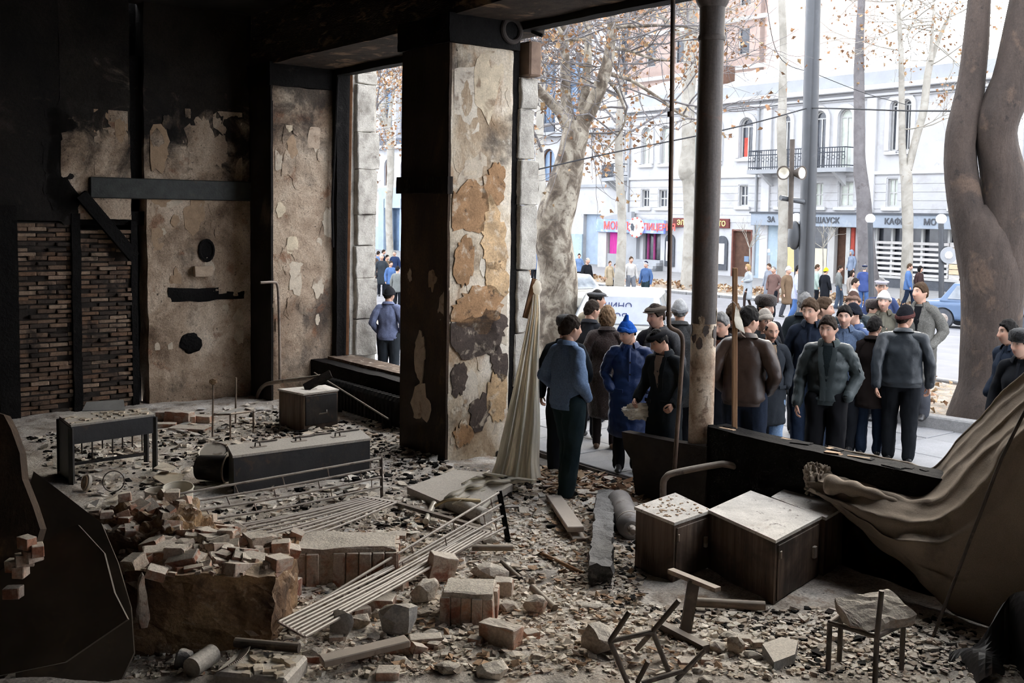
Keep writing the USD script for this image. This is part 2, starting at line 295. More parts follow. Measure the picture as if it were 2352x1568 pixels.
for i, c in enumerate([(0.20, 0.13, 0.088), (0.115, 0.075, 0.052), (0.29, 0.205, 0.145), (0.055, 0.041, 0.032), (0.17, 0.10, 0.062)]):
    tint(f'wall_brick_{i}', c, 0.35, 14, bump=0.5, bscale=40, over=[(3, 0.57, 0.08, (0.018, 0.014, 0.012), 0.85)], fine=(60, 0.25))
tint('mortar_soot', (0.028, 0.022, 0.018), 0.4, 10, bump=0.6, bscale=30)

FCX, FCY = PC[0], PC[1]
# ---- floor: trodden ash over boards, uneven
def grid(s0, s1, t0, t1, step):
    a, b = np.meshgrid(np.arange(s0, s1 + 1e-6, step), np.arange(t0, t1 + 1e-6, step), indexing='ij')
    return a, b
def gridmesh(a, b, z):
    P = PC + UD * a[..., None] + ND * b[..., None] + np.array([0, 0, 1.]) * z[..., None]
    n, m = a.shape; i, j = np.meshgrid(np.arange(n - 1), np.arange(m - 1), indexing='ij'); k = i * m + j
    q = np.stack([k, k + 1, k + m + 1, k + m], -1).reshape(-1, 4)
    v, f = P.reshape(-1, 3), np.vstack([q[:, [0, 1, 2]], q[:, [0, 2, 3]]])
    t = trimesh.Trimesh(v, f, process=False)
    if t.face_normals[0][2] < 0: t.invert()
    return t
def floor_z(x, y):
    p = np.stack([x, y, 0 * x], -1)
    return 0.075 * (meshkit.fbm(p * 0.9 + 3, 3, 1) - 0.5) + 0.07 * (meshkit.fbm(p * 3.5 + 9, 4, 2) - 0.5) + 0.02
a, b = grid(-13.5, 5.6, -11.5, 0.78, 0.055)
P = PC + UD * a[..., None] + ND * b[..., None]
zz = floor_z(P[..., 0], P[..., 1]); zz = np.where(b > 0.6, -0.02, zz)
mat('floor_ash', [(0.20, (0.09, 0.072, 0.058)), (0.36, (0.34, 0.29, 0.24)), (0.5, (0.56, 0.505, 0.445)), (0.68, (0.70, 0.655, 0.595)), (0.85, (0.76, 0.72, 0.67))], scale=2.6, detail=9, dist=0.5, rough=0.95, bump=0.7, bscale=34, bdist=0.02, spec=0.15,
    over=[(0.7, 0.60, 0.09, (0.05, 0.045, 0.043), 0.75), (5.5, 0.61, 0.06, (0.26, 0.165, 0.10), 0.6), (22, 0.63, 0.06, (0.10, 0.08, 0.066), 0.7)], fine=(55, 0.35))
single('floor', gridmesh(a, b, zz), MATS['floor_ash'], kind='structure', smooth=True)
single('trim', fbox(-7.2, 0.4, 0.70, 0.93, -0.25, 0.045, 0.01), tint('threshold_stone', (0.075, 0.066, 0.058), 0.5, 7, bump=0.6), kind='structure')

# ---- ceiling and the dark walls behind the camera
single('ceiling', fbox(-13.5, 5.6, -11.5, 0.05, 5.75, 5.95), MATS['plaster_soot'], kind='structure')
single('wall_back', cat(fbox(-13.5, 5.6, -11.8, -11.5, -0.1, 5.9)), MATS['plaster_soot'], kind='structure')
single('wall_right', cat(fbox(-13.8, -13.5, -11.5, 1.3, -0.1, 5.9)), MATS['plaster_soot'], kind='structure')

# ---- front wall: pier, pilaster, lintels, sill wall
wf = Thing('wall_front', kind='structure')
def rough_box(s0, s1, t0, t1, z0, z1, step=0.06, amp=0.02, seed=0):
    m = box((s0, t0, z0), (s1, t1, z1)); m = m.subdivide_to_size(step * 2.2, max_iter=12)
    v = m.vertices; n = np.stack([nz(v, 2.2, seed + k, 4) for k in range(3)], 1); e = np.stack([nz(v, 9, seed + 5 + k, 2) for k in range(3)], 1)
    m.vertices = v + n * amp * 2 + e * amp * 0.7
    m.merge_vertices(); return frame(m, PC, UD, ND)
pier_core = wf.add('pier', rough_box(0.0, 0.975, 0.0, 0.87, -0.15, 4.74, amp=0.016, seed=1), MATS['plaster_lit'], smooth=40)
# the side that faces the room stands in shade: painted as a darkened, sooty skin of plaster on the pier and the pilaster, with flakes gone
wf.add('shaded_plaster_skin', rough_box(-0.004, 0.985, -0.03, 0.004, 0.0, 4.74, amp=0.006, seed=3), MATS['plaster_dark'], smooth=40, label='sooty brown plaster, shade painted in, on the face towards the room')
wf.add('capital', rough_box(-0.06, 1.05, -0.06, 0.93, 4.74, 5.06, amp=0.02, seed=5), MATS['charred'], smooth=40)
wf.add('charred_band', rough_box(-0.05, 1.03, -0.07, 0.0, *sorted((onT(925, 445, 0)[1], onT(925, 408, 0)[1])), amp=0.012, seed=8), MATS['charred_wood'], smooth=40)
wf.add('pilaster', rough_box(4.58, 5.45, 0.0, 1.22, -0.15, onS(640, 196, 4.58)[1], amp=0.02, seed=2), MATS['plaster_pilaster'], smooth=40)
wf.add('shaded_plaster_skin', rough_box(4.575, 5.42, -0.03, 0.004, 0.0, 5.0, amp=0.006, seed=4), MATS['plaster_soot'], smooth=40)
wf.add('capital', rough_box(4.54, 5.45, -0.06, 1.3, onS(640, 196, 4.58)[1], 5.0, amp=0.02, seed=6), MATS['charred'], smooth=40)
wf.add('lintel', rough_box(0.0, 5.6, 0.0, 1.32, 4.975, 5.85, step=0.12, amp=0.02, seed=7), MATS['lintel_wood'], smooth=40)
wf.add('lintel', rough_box(-7.1, 0.0, 0.0, 1.32, 5.05, 5.85, step=0.14, amp=0.02, seed=9), MATS['lintel_wood'], smooth=40)
wf.add('wall_panel', fbox(-8.3, -7.1, 0.0, 1.3, -0.1, 5.85), MATS['plaster_dark'])
wf.add('wall_panel', fbox(-13.5, -8.3, 0.0, 1.3, 4.9, 5.85), MATS['plaster_soot'])
wf.add('wall_panel', fbox(-13.5, -12.0, 0.0, 1.3, -0.1, 4.9), MATS['plaster_soot'])
wf.add('sill_wall', rough_box(0.9, 4.7, 0.62, 1.3, -0.1, 0.60, amp=0.015, seed=11), MATS['charred'], smooth=40)
wf.add('end_wall', fbox(4.6, 8.0, 1.0, 1.75, -0.1, 8.0), MATS['jamb_stone'])
wf.add('upper_wall', fbox(-14, 8.0, 0.9, 1.32, 5.85, 8.0), MATS['jamb_stone'])
# jamb stones: rusticated blocks outside the burnt frames, each its own
def jamb(s0, s1, t0, t1, z0, z1, hs, seed):
    r = np.random.default_rng(seed); z = z0; k = 0
    while z < z1 - 0.1:
        h = hs * r.uniform(0.75, 1.25); h = min(h, z1 - z); d = r.uniform(-0.03, 0.04); e = r.uniform(-0.05, 0.05)
        m = box((s0 + d, t0 + r.uniform(-0.01, 0.02), z + 0.006), (s1, t1 + e, z + h - 0.006), 0.012).subdivide_to_size(0.16, max_iter=8)
        v = m.vertices; m.vertices = v + np.stack([nz(v, 7, seed + k + q, 3) for q in range(3)], 1) * 0.05
        wf.add('jamb_stone', frame(m, PC, UD, ND), MATS['jamb_stone'], smooth=40); z += h; k += 1
jamb(-0.01, 0.95, 0.99, 1.22, 0.05, 4.45, 0.62, 21)
jamb(4.50, 5.2, 1.36, 1.70, 0.60, 4.97, 0.60, 33)
wf.add('frame_channel', rough_box(0.05, 0.95, 0.86, 1.0, 0.0, 4.98, amp=0.01, seed=15), MATS['charred'], smooth=40)
wf.add('jamb_bracket', frame(box((-0.10, 1.04, 4.46), (0.16, 1.22, 4.86), 0.02), PC, UD, ND), tint('bracket_brown', (0.22, 0.15, 0.11), 0.3), label='brown block under the lintel')
# plaster flakes left on, or peeling from, each face: each a slab with an edge of its own
def blobpoly(r, asp, seed, n=22):
    g = np.random.default_rng(seed); a = np.sort(np.arange(n) / n * 2 * math.pi + g.uniform(-0.15, 0.15, n)); k = r * (1 + 1.25 * np.array([float(nz(np.array([math.cos(x) * 1.3, math.sin(x) * 1.3, seed]), 1.0, 3, 3)) for x in a]) + g.uniform(-0.13, 0.13, n))
    return np.stack([k * np.cos(a) / math.sqrt(asp), k * np.sin(a) * math.sqrt(asp)], 1)
def flakes(face, lo, hi, count, seed, rmin, rmax, cols, off=0.0, base='plaster_lit', own=0.3):
    g = np.random.default_rng(seed)
    for k in range(count):
        u, z = g.uniform(lo[0], hi[0]), g.uniform(lo[1], hi[1]); r = rmin * (rmax / rmin) ** g.uniform(0, 1); po = blobpoly(r, g.uniform(1.0, 2.4), seed * 97 + k)
        po = np.clip(po + [u, z], [lo[0] + 0.01, lo[1]], [hi[0] - 0.01, hi[1]]); th = g.uniform(0.004, 0.014)
        if face == 'side': m = prism(po, th, F(off - th + 0.012, 0), ND, (0, 0, 1), UD)         # faces right, along -UD
        elif face == 'inner': m = prism(po, th, F(0, off - th + 0.012), UD, (0, 0, 1), ND)
        else: m = prism(po, th, F(off - th + 0.012, 0), ND, (0, 0, 1), UD)
        wf_target.add('plaster_flake', m, MATS[f'flake_{cols[g.integers(len(cols))]}' if g.random() < own else base], smooth=False)
wf_target = wf
flakes('side', (0.03, 0.2), (0.84, 4.7), 46, 5, 0.05, 0.30, [0, 0, 1, 4], -0.005)
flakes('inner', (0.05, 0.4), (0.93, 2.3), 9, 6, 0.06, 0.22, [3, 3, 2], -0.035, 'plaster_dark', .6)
wf.add('plaster_flake', prism(blobpoly(.17, 2.6, 41) + [.52, 1.18], .014, F(0, -.045), UD, (0, 0, 1), ND), MATS['flake_2'], smooth=False)
flakes('side', (0.03, 0.9), (1.05, 4.1), 34, 8, 0.05, 0.22, [1, 2, 1, 4, 3], 4.57, 'plaster_pilaster')
for nm_, c_ in (('plaster_brown', (0.33, 0.19, 0.095)), ('plaster_ochre', (0.50, 0.34, 0.19)), ('plaster_sooted', (0.075, 0.055, 0.045))): tint(nm_, c_, .45, 5, bump=.5, bscale=30, over=[(6, .60, .07, (.60, .50, .38), .7), (9, .63, .05, (.05, .035, .027), .7)], fine=(50, .25))
for q_, (t_, z_, r_, m_, a_) in enumerate([(.25, 2.9, .25, 'brown', 1.2), (.6, 2.6, .28, 'ochre', 1.6), (.2, 2.3, .2, 'brown', 1.8), (.65, 2.1, .2, 'ochre', 1.2), (.4, 1.75, .3, 'brown', .7), (.3, 1.45, .26, 'sooted', .6), (.62, 1.5, .24, 'sooted', .7), (.15, .95, .14, 'sooted', 2), (.45, .55, .2, 'sooted', 1.3), (.7, .7, .2, 'ochre', 2.4), (.2, .3, .16, 'brown', 1.2), (.62, 3.2, .2, 'brown', 1.3), (.7, 1.1, .15, 'sooted', 1.8)]):
    wf.add('stained_plaster', prism(np.clip(blobpoly(r_, a_, 5200 + q_, 34) + [t_, z_], [.02, .05], [.85, 4.7]), .010, F(-.016, 0), ND, (0, 0, 1), UD), MATS['plaster_' + m_], smooth=False)
# window_1: the burnt frame of the near window; the glass is gone
w1 = Thing('window_1', kind='structure')
w1.add('frame_post', rough_box(4.44, 4.60, 0.98, 1.20, 0.60, 4.98, amp=0.012, seed=41), MATS['charred'], smooth=40)
w1.add('frame_post', bar(F(4.36, 1.12, 0.66), F(4.33, 1.16, 4.95), 0.035), tint('frame_rust', (0.16, 0.075, 0.035), 0.4, 12))
w1.add('frame_post', rough_box(0.93, 1.06, 1.0, 1.16, 0.6, 4.98, amp=0.01, seed=43), MATS['charred'], smooth=40)
w1.add('frame_head', rough_box(1.0, 4.5, 0.98, 1.16, 4.88, 5.0, amp=0.01, seed=44), MATS['charred'], smooth=40)
w1.add('hanging_strip', tube(curve([F(4.40, 0.97, 4.85), F(4.44, 0.95, 3.9), F(4.47, 0.92, 3.0), F(4.46, 0.93, 2.3)], 10), 0.018, 6), MATS['charred'])
w1.add('sill_board', rough_box(0.98, 4.5, 0.86, 1.28, 0.585, 0.64, amp=0.008, seed=45), tint('sill_ash', (0.10, 0.07, 0.05), 0.5, 5, over=[(9, 0.6, 0.05, (0.4, 0.34, 0.28), 0.7)]), smooth=40)
# window_2: head of the wide shop opening, burnt
w2 = Thing('window_2', kind='structure')
w2.add('frame_head', rough_box(-7.1, 0.0, 0.92, 1.10, 4.97, 5.08, amp=0.012, seed=51), MATS['charred'], smooth=40)
w2.add('roller_ring', T(trimesh.creation.torus(0.13, 0.03, 20, 8), at(1176, 70, F(-0.1, 0.82)[1] - 0.0), rx=90, rz=38), tint('ring_iron', (0.05, 0.04, 0.035), 0.3))
w2.add('stub_pipe', tube([at(1222, 72, F(-0.1, 1.0)[1]), at(1246, 82, F(-0.25, 1.1)[1])], 0.022, 8), MATS['charred'])
# low shopfront wall left of the opening, tiles burnt off
pw = Thing('trim', kind='structure')
pw.add('low_wall', rough_box(-7.1, -3.30, 0.66, 0.92, -0.1, 0.90, amp=0.022, seed=61), MATS['charred'], smooth=40)
lw = prism([(-3.32, -0.1), (-3.32, 0.72), (-2.9, 0.69), (-2.18, 0.665), (-2.22, 0.50), (-2.33, 0.40), (-2.40, 0.05), (-2.40, -0.1)], 0.12, F(0, 0.64), UD, (0, 0, 1), ND)
pw.add('low_panel', lw, tint('panel_burnt', (0.035, 0.027, 0.023), 0.5, 6, bump=0.5, bscale=30))
for k in range(26):
    s = -3.3 - 3.7 * rng.random(); pw.add('coping_fragment', T(chunk((rng.uniform(0.05, 0.2), rng.uniform(0.03, 0.08), rng.uniform(0.012, 0.03)), 900 + k), F(s, rng.uniform(0.7, 0.88), 0.88), rz=rng.uniform(100, 150)), MATS['flake_3' if k % 3 == 0 else 'charred'], smooth=False)

# ---- left wall: plaster with a bricked opening, chases, beam
SL = 5.3
wl = Thing('wall_left', kind='structure')
def L(px, py): t, z = onS(px, py, SL); return t, z
tA = L(340, 700)[0]; tB = L(304, 700)[0]; tC = L(188, 800)[0]; tD = L(168, 800)[0]; tE = L(44, 800)[0]
zT = L(320, 508)[1]; zb = L(430, 413)[1]; zb2 = L(430, 459)[1]
def lbox(t0, t1, z0, z1, s0=SL, s1=SL + 0.35, step=0.07, amp=0.018, seed=0):
    return rough_box(s0, s1, t0, t1, z0, z1, step, amp, seed)
wl.add('plaster_field', lbox(tA, 0.1, -0.1, zb2 + 0.02, seed=71, amp=0.022), MATS['plaster_wall'], smooth=40)
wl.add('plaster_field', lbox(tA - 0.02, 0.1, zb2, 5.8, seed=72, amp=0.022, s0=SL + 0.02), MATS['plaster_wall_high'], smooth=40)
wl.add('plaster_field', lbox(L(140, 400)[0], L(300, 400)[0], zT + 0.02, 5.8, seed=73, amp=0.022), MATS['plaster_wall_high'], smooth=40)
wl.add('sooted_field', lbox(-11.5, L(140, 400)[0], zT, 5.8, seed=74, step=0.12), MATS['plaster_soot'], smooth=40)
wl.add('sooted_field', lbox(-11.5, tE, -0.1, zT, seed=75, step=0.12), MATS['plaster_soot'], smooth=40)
wl.add('recess_back', fbox(SL + 0.36, SL + 0.5, -11.5, 0.2, -0.1, 5.8), MATS['charred'])
for q_ in range(16): wl.add('soot_crust', prism(blobpoly(rng.uniform(.10, .24), 1.5, 4100 + q_) + [L(140, 400)[0] + rng.uniform(-.1, .08), rng.uniform(zT + .1, 4.2)], .012, F(SL - .004, 0), ND, (0, 0, 1), UD), MATS['plaster_soot'], smooth=False)
# iron beam and timber posts set in the wall
wl.add('beam', fbox(SL - 0.05, SL + 0.2, L(205, 430)[0], -0.02, zb2, zb, 0.012), MATS['beam_iron'], label='dark green iron beam across the wall')
wl.add('charred_post', lbox(L(300, 300)[0], L(334, 300)[0], zb, 5.0, s0=SL + 0.12, seed=76, amp=0.01), MATS['charred'], smooth=40)
wl.add('charred_post', lbox(tB, tB + 0.09, 0, zT, s0=SL + 0.02, seed=77, amp=0.012), MATS['charred'], smooth=40)
wl.add('charred_post', lbox(tD, tC, 0, zT + 0.1, s0=SL - 0.02, seed=78, amp=0.014), MATS['charred'], smooth=40)
wl.add('charred_post', lbox(tE - 0.25, tE, 0, zT + 0.2, s0=SL - 0.03, seed=79, amp=0.014), MATS['charred'], smooth=40)
pa, pb = L(182, 446), L(304, 590)
wl.add('charred_brace', bar(F(SL - 0.07, *pa), F(SL - 0.07, *pb), 0.16, 0.10, up=-UD), MATS['charred'])
wl.add('charred_header', lbox(tE, tA + 0.02, zT - 0.06, zT + 0.14, s0=SL + 0.1, seed=80, amp=0.012), MATS['charred'], smooth=40)
# bricked panels: every brick by itself
def brick_panel(t0, t1, z0, z1, seed, rows):
    wl = Thing('wall_left', kind='structure'); g = np.random.default_rng(seed); h = (z1 - z0) / rows; wl.add('mortar_bed', fbox(SL + 0.06, SL + 0.34, t0, t1, z0, z1), MATS['mortar_soot'])
    for r_ in range(rows):
        z = z0 + r_ * h; t = t0 + (0 if r_ % 2 else -0.11); 
        while t < t1 - 0.03:
            Lb = 0.25; a0, a1 = max(t, t0), min(t + Lb - 0.012, t1)
            if a1 - a0 > 0.04:
                d = g.uniform(0.0, 0.06) + (0.03 if g.random() < 0.08 else 0); m = brick((a1 - a0, 0.12, h * g.uniform(.66, .86)), seed * 1000 + r_ * 17 + int(t * 50), 0.24)
                m = frame(T(m, rz=0), F(SL + 0.06 + d, (a0 + a1) / 2, z + 0.004), ND, UD); m = T(m, (0, 0, g.uniform(-0.008, 0.008)))
                wl.add('brick', m, MATS[f'wall_brick_{g.integers(5)}'], smooth=False)
            t += Lb
brick_panel(tE, tD, 0.02, zT - 0.02, 3, 40)
brick_panel(tC, tB, 0.02, zT - 0.12, 4, 40)
# details of the plaster: hollow socket, broken ledge, holes, hung shards
wl.add('socket_hollow', T(frame(lathe([(0, 0), (0.08, 0), (0.10, -0.02), (0.125, -0.015), (0.12, 0.012), (0, 0.012)], 16), F(SL - 0.005, *L(474, 575)), ND, (0, 0, 1.4), UD), (0, 0, 0)), MATS['charred'], smooth=40)
wl.add('plaster_shard', frame(chunk((0.28, 0.16, 0.10), 5), F(SL - 0.02, *L(462, 622)), ND, (0, 0, 1), -UD), MATS['flake_2'], smooth=False)
wl.add('hole', frame(blob((0, 0, 0), 0.17, 4, (1.0, 0.9, 0.18)), F(SL - 0.005, *L(438, 788)), ND, (0, 0, 1), UD), MATS['charred'], smooth=False)
wl.add('scorched_ledge', lbox(L(388, 665)[0], L(562, 660)[0], L(470, 690)[1], L(470, 660)[1], s0=SL - 0.02, seed=82, amp=0.045), MATS['charred'], smooth=40)
wf_target = wl
flakes('left', (tA + 0.05, 0.8), (L(560, 600)[0], 3.3), 40, 12, 0.05, 0.26, [1, 2, 3, 3, 2], SL - 0.005, 'plaster_wall', .45)
flakes('left', (tA + 0.05, zb + 0.02), (L(560, 600)[0], 4.3), 16, 13, 0.06, 0.34, [3, 3], SL + 0.012, 'plaster_wall', .2)
flakes('left', (L(215, 360)[0], zb + 0.02), (L(296, 360)[0], 4.2), 10, 14, 0.06, 0.25, [3, 3], SL - 0.008, 'plaster_wall', .3)
# ---- outside ground: slabs, kerb, tree strip, avenue, far pavement
def walk_z(t, s=0.0):
    """The ground falls across the avenue, and sooner down the avenue on the left."""
    a = np.interp(t, [0, 6, 9.5, 30.0, 30.2, 33.4, 33.5, 60], [0.12, 0.12, 0.13, -0.74, -0.62, -0.58, -0.55, -0.5]); b = np.interp(t, [0, 5.0, 8, 12.5, 30.0, 30.2, 33.4, 60], [0.12, 0.12, -0.2, -0.78, -0.80, -0.64, -0.60, -0.5])
    k = np.clip((np.asarray(s) - 9.0) / 8.0, 0, 1); k = k * k * (3 - 2 * k); return a * (1 - k) + b * k
ka, kb = toF(gnd(2150, 985, 0.12)), toF(gnd(860, 790, 0.12))
def kerb_t(s): return ka[1] + (kb[1] - ka[1]) * (s - ka[0]) / (kb[0] - ka[0])
sw = Thing('trim', kind='structure')
for i in range(4): tint(f'slab_{i}', np.array([0.20, 0.20, 0.205]) * (0.82 + 0.09 * i), 0.15, 2.5, bump=0.25, bscale=60, bdist=0.004, over=[(1.2, 0.6, 0.1, (0.22, 0.21, 0.2), 0.6)], fine=(70, 0.12))
tint('joint_dirt', (0.12, 0.11, 0.10), 0.3)
sw.add('slab_bed', fbox(-12, 16, 0.93, 6.0, -0.3, 0.095), MATS['joint_dirt'])
g = np.random.default_rng(5)
for i in range(27):
    for j in range(6):
        s = -9 + 0.9 * i; t = 0.95 + 0.9 * j; t1 = min(t + 0.885, kerb_t(s))
        if t1 - t < 0.1: continue
        sw.add('paving_slab', frame(T(box((s, t, 0.05), (s + 0.885, t1, 0.12), 0.006), (0, 0, g.uniform(-0.006, 0.004))), PC, UD, ND), MATS[f'slab_{g.integers(4)}'], smooth=False)
kb_ = Thing('trim', kind='structure')
tint('kerb_granite', (0.19, 0.187, 0.183), 0.2, 18, bump=0.3, fine=(80, 0.2))
s = -9.0
while s < 18:
    e = s + 1.2; p0, p1 = F(s, kerb_t(s) + 0.11, 0.13), F(e - 0.012, kerb_t(e) + 0.11, 0.13)
    kb_.add('kerb_stone', bar(p0, p1, 0.22, 0.30, ch=0.02), MATS['kerb_granite']); s = e
def strip(name, t0f, t1, z0, z1, mat_, step=0.5, bumpz=0.0, s0=-40, s1=90):
    a = np.arange(s0, s1 + 1e-6, step); u = np.linspace(0, 1, 12)
    A, U = np.meshgrid(a, u, indexing='ij'); t0 = np.vectorize(t0f)(A) if callable(t0f) else t0f + 0 * A
    B = t0 + (t1 - t0) * U; Z = walk_z(B, A) + z0 + (z1 - z0) * U
    if bumpz: P = np.stack([A, B, 0 * A], -1); Z = Z + bumpz * nz(P, 1.3, 2, 3)
    return single(name, gridmesh(A, B, Z), mat_, kind='structure', smooth=True)
mat('earth_leaves', [(0.3, (0.11, 0.09, 0.07)), (0.5, (0.20, 0.175, 0.145)), (0.7, (0.29, 0.26, 0.22))], scale=6, detail=8, bump=0.8, bscale=30, bdist=0.03, over=[(9, 0.58, 0.06, (0.36, 0.23, 0.12), 0.7)], fine=(40, 0.3))
tint('asphalt', (0.145, 0.145, 0.153), 0.15, 1.2, bump=0.4, bscale=120, bdist=0.004, fine=(90, 0.15), over=[(0.6, 0.6, 0.1, (0.22, 0.22, 0.23), 0.5)])
tint('far_paving', (0.18, 0.177, 0.174), 0.15, 2, bump=0.2, fine=(50, 0.1))
strip('soil', lambda s: kerb_t(s) + 0.2, 9.5, 0.10, 0.07, MATS['earth_leaves'], 0.35, 0.08, -30, 60)
strip('road', 9.5, 30.0, 0.0, 0.0, MATS['asphalt'], 2.0)
strip('soil', 30.2, 33.4, 0.02, 0.0, MATS['earth_leaves'], 0.5, 0.12, -30, 60)
strip('pavement', 33.4, 47.0, 0.0, 0.0, MATS['far_paving'], 3.0)
kf = Thing('trim', kind='structure')
for t in (9.42, 30.0):
    s = -30.0
    while s < 60:
        kf.add('kerb_stone', bar(F(s, t, float(walk_z(t, s)) + 0.02), F(s + 1.96, t, float(walk_z(t, s + 2)) + 0.02), 0.18, 0.22, ch=0.02), MATS['kerb_granite']); s += 2.0
# ================================================================ ACROSS THE AVENUE
TA = 41.0
tint('stucco_white', (0.40, 0.40, 0.405), 0.08, 0.8, bump=0.25, bscale=8, bdist=0.02, over=[(1.1, 0.60, 0.1, (0.31, 0.30, 0.29), 0.6), (3.5, 0.66, 0.05, (0.27, 0.26, 0.25), 0.5)])
tint('stucco_trim', (0.46, 0.46, 0.465), 0.06, 1.5, bump=0.1)
tint('stucco_grey', (0.28, 0.29, 0.30), 0.12, 1.0, bump=0.2)
tint('roof_metal', (0.36, 0.365, 0.37), 0.12, 1.5, rough=0.6, over=[(2, 0.62, 0.06, (0.40, 0.36, 0.33), 0.5)])
tint('pane_dark', (0.05, 0.055, 0.065), 0.5, 2.0, rough=0.12, bump=0, spec=0.5)
tint('pane_pale', (0.42, 0.45, 0.40), 0.25, 2.0, rough=0.2, bump=0)
tint('curtain_red', (0.42, 0.07, 0.05), 0.3, 5)
tint('curtain_magenta', (0.38, 0.03, 0.20), 0.3, 6, stretch=(4, 4, 0.3))
tint('door_purple', (0.20, 0.03, 0.11), 0.3, 4)
tint('window_wood', (0.40, 0.40, 0.385), 0.12, 6)
tint('iron_black', (0.045, 0.05, 0.06), 0.3, 6)
tint('cafe_band', (0.25, 0.285, 0.33), 0.12, 1.5, over=[(2, 0.6, 0.06, (0.33, 0.35, 0.37), 0.5)])
tint('letter_dark', (0.07, 0.075, 0.085), 0.2)
tint('slab_bluegrey', (0.30, 0.37, 0.42), 0.15, 1.2, over=[(4, 0.62, 0.05, (0.42, 0.46, 0.48), 0.5)])
tint('board_yellow', (0.52, 0.43, 0.22), 0.1, 2); tint('board_cream', (0.52, 0.48, 0.38), 0.1, 2)
tint('plank_grey', (0.46, 0.44, 0.42), 0.2, 4, stretch=(1, 1, 5)); tint('plank_tan', (0.55, 0.42, 0.28), 0.2, 4, stretch=(1, 1, 5))
tint('dark_red', (0.30, 0.05, 0.035), 0.2); tint('plaque_brown', (0.13, 0.04, 0.035), 0.2); tint('letter_yellow', (0.72, 0.62, 0.22), 0.1)
tint('sign_blue', (0.24, 0.32, 0.80), 0.2, 2, over=[(2.5, 0.58, 0.06, (0.50, 0.53, 0.80), 0.7)]); tint('sign_red', (0.72, 0.12, 0.10), 0.2); tint('sign_white', (0.8, 0.8, 0.84), 0.08)
tint('wood_brown', (0.085, 0.045, 0.03), 0.3, 4); tint('stone_pale', (0.40, 0.39, 0.37), 0.1, 2, bump=0.2); tint('far_dark', (0.09, 0.10, 0.12), 0.3, 2)
tint('blue_window', (0.13, 0.19, 0.28), 0.35, 1.2, rough=0.25, bump=0, over=[(0.9, 0.6, 0.08, (0.25, 0.31, 0.40), 0.6)]); tint('portal_grey', (0.27, 0.33, 0.40), 0.12, 2); tint('tower_pink', (0.36, 0.27, 0.23), 0.12, 1.2, bump=0.3, over=[(2.2, 0.6, 0.06, (0.27, 0.20, 0.17), 0.6)])
def rect(s0, s1, z0, z1): return Polygon([(s0, z0), (s1, z0), (s1, z1), (s0, z1)])
def arch(s0, s1, z0, z1, n=12):
    r = (s1 - s0) / 2; c = (s0 + s1) / 2; a = np.linspace(0, math.pi, n); return Polygon([(s0, z0), (s1, z0)] + [(c + r * math.cos(x), z1 - r + r * math.sin(x)) for x in a])
def wallpoly(th, name, poly, t, d, m, **k):
    """Polygon in the (s, z) plane, front face at t, thickness d away from the street."""
    return th.add(name, prism(poly, d, F(0, t), UD, (0, 0, 1), ND), m, smooth=20, **k)
def window(th, s0, s1, z0, z1, arched=True, pane='pane_dark', t=TA, hood=True, sill=True, mull=True, curtain=None, transom=None):
    sh = arch(s0, s1, z0, z1) if arched else rect(s0, s1, z0, z1); f = 0.07
    w = wallpoly(th, 'window', sh.difference(sh.buffer(-f)) if not mull else sh.difference(sh.buffer(-f)).union(rect((s0 + s1) / 2 - f / 2, (s0 + s1) / 2 + f / 2, z0, z1 - (0 if not arched else (s1 - s0) * 0.5)).intersection(sh)).union(rect(s0, s1, (transom or (z1 - (s1 - s0) * 0.52)) - f / 2, (transom or (z1 - (s1 - s0) * 0.52)) + f / 2)), t + 0.16, 0.07, MATS['window_wood'])
    th.add('pane', prism(sh, 0.03, F(0, t + 0.20), UD, (0, 0, 1), ND), MATS[pane], parent=w, smooth=20)
    if curtain:
        a, b, c = curtain; th.add('curtain', prism(rect(a, b, z0 + 0.05, c), 0.01, F(0, t + 0.188), UD, (0, 0, 1), ND), MATS['curtain_red'], parent=w, smooth=20, label='red curtain')
    if hood and arched:
        o = arch(s0 - 0.28, s1 + 0.28, z0, z1 + 0.28).difference(arch(s0 - 0.04, s1 + 0.04, z0 - 1, z1 + 0.04)); th.add('surround', prism(o, 0.10, F(0, t - 0.10), UD, (0, 0, 1), ND), MATS['stucco_trim'], parent=w, smooth=20)
    if sill: th.add('sill', fbox(s0 - 0.25, s1 + 0.25, t - 0.18, t + 0.1, z0 - 0.22, z0 - 0.04, 0.02), MATS['stucco_trim'], parent=w)
    return sh
A = Thing('corner_building', 'long pale two-storey building with arched windows, balconies and shopfronts across the avenue', 'building', F(15, TA, -0.6))
upper = [(29.42, 30.36, 6.25, 8.5, (29.95, 30.2, 7.4)), (26.85, 27.55, 5.5, 8.5, None), (24.55, 25.3, 5.5, 8.55, None), (22.95, 23.75, 5.5, 8.56, None), (20.25, 20.72, 6.3, 8.75, None), (19.62, 20.05, 6.3, 8.78, None), (15.9, 17.4, 6.2, 8.9, None),
         (37.5, 38.25, 6.1, 8.38, None), (35.8, 36.6, 6.1, 8.4, None), (33.6, 34.4, 6.1, 8.4, None), (31.9, 32.6, 6.1, 8.4, None), (12.5, 13.3, 6.2, 8.7, None), (10, 10.8, 6.2, 8.7, None), (7, 7.8, 6.2, 8.7, None), (4, 4.8, 6.2, 8.7, None)]
small = [(29.68, 30.3, 3.5, 4.68), (37.55, 38.2, 3.4, 4.5), (36.0, 36.7, 3.4, 4.48), (24.6, 25.2, 3.5, 4.75), (22.75, 23.6, 3.5, 4.8), (26.9, 27.5, 3.5, 4.7), (20.2, 20.75, 3.5, 4.9), (33.7, 34.3, 3.5, 4.6), (16.5, 17.2, 3.5, 4.9), (12.4, 13.2, 3.5, 4.9)]
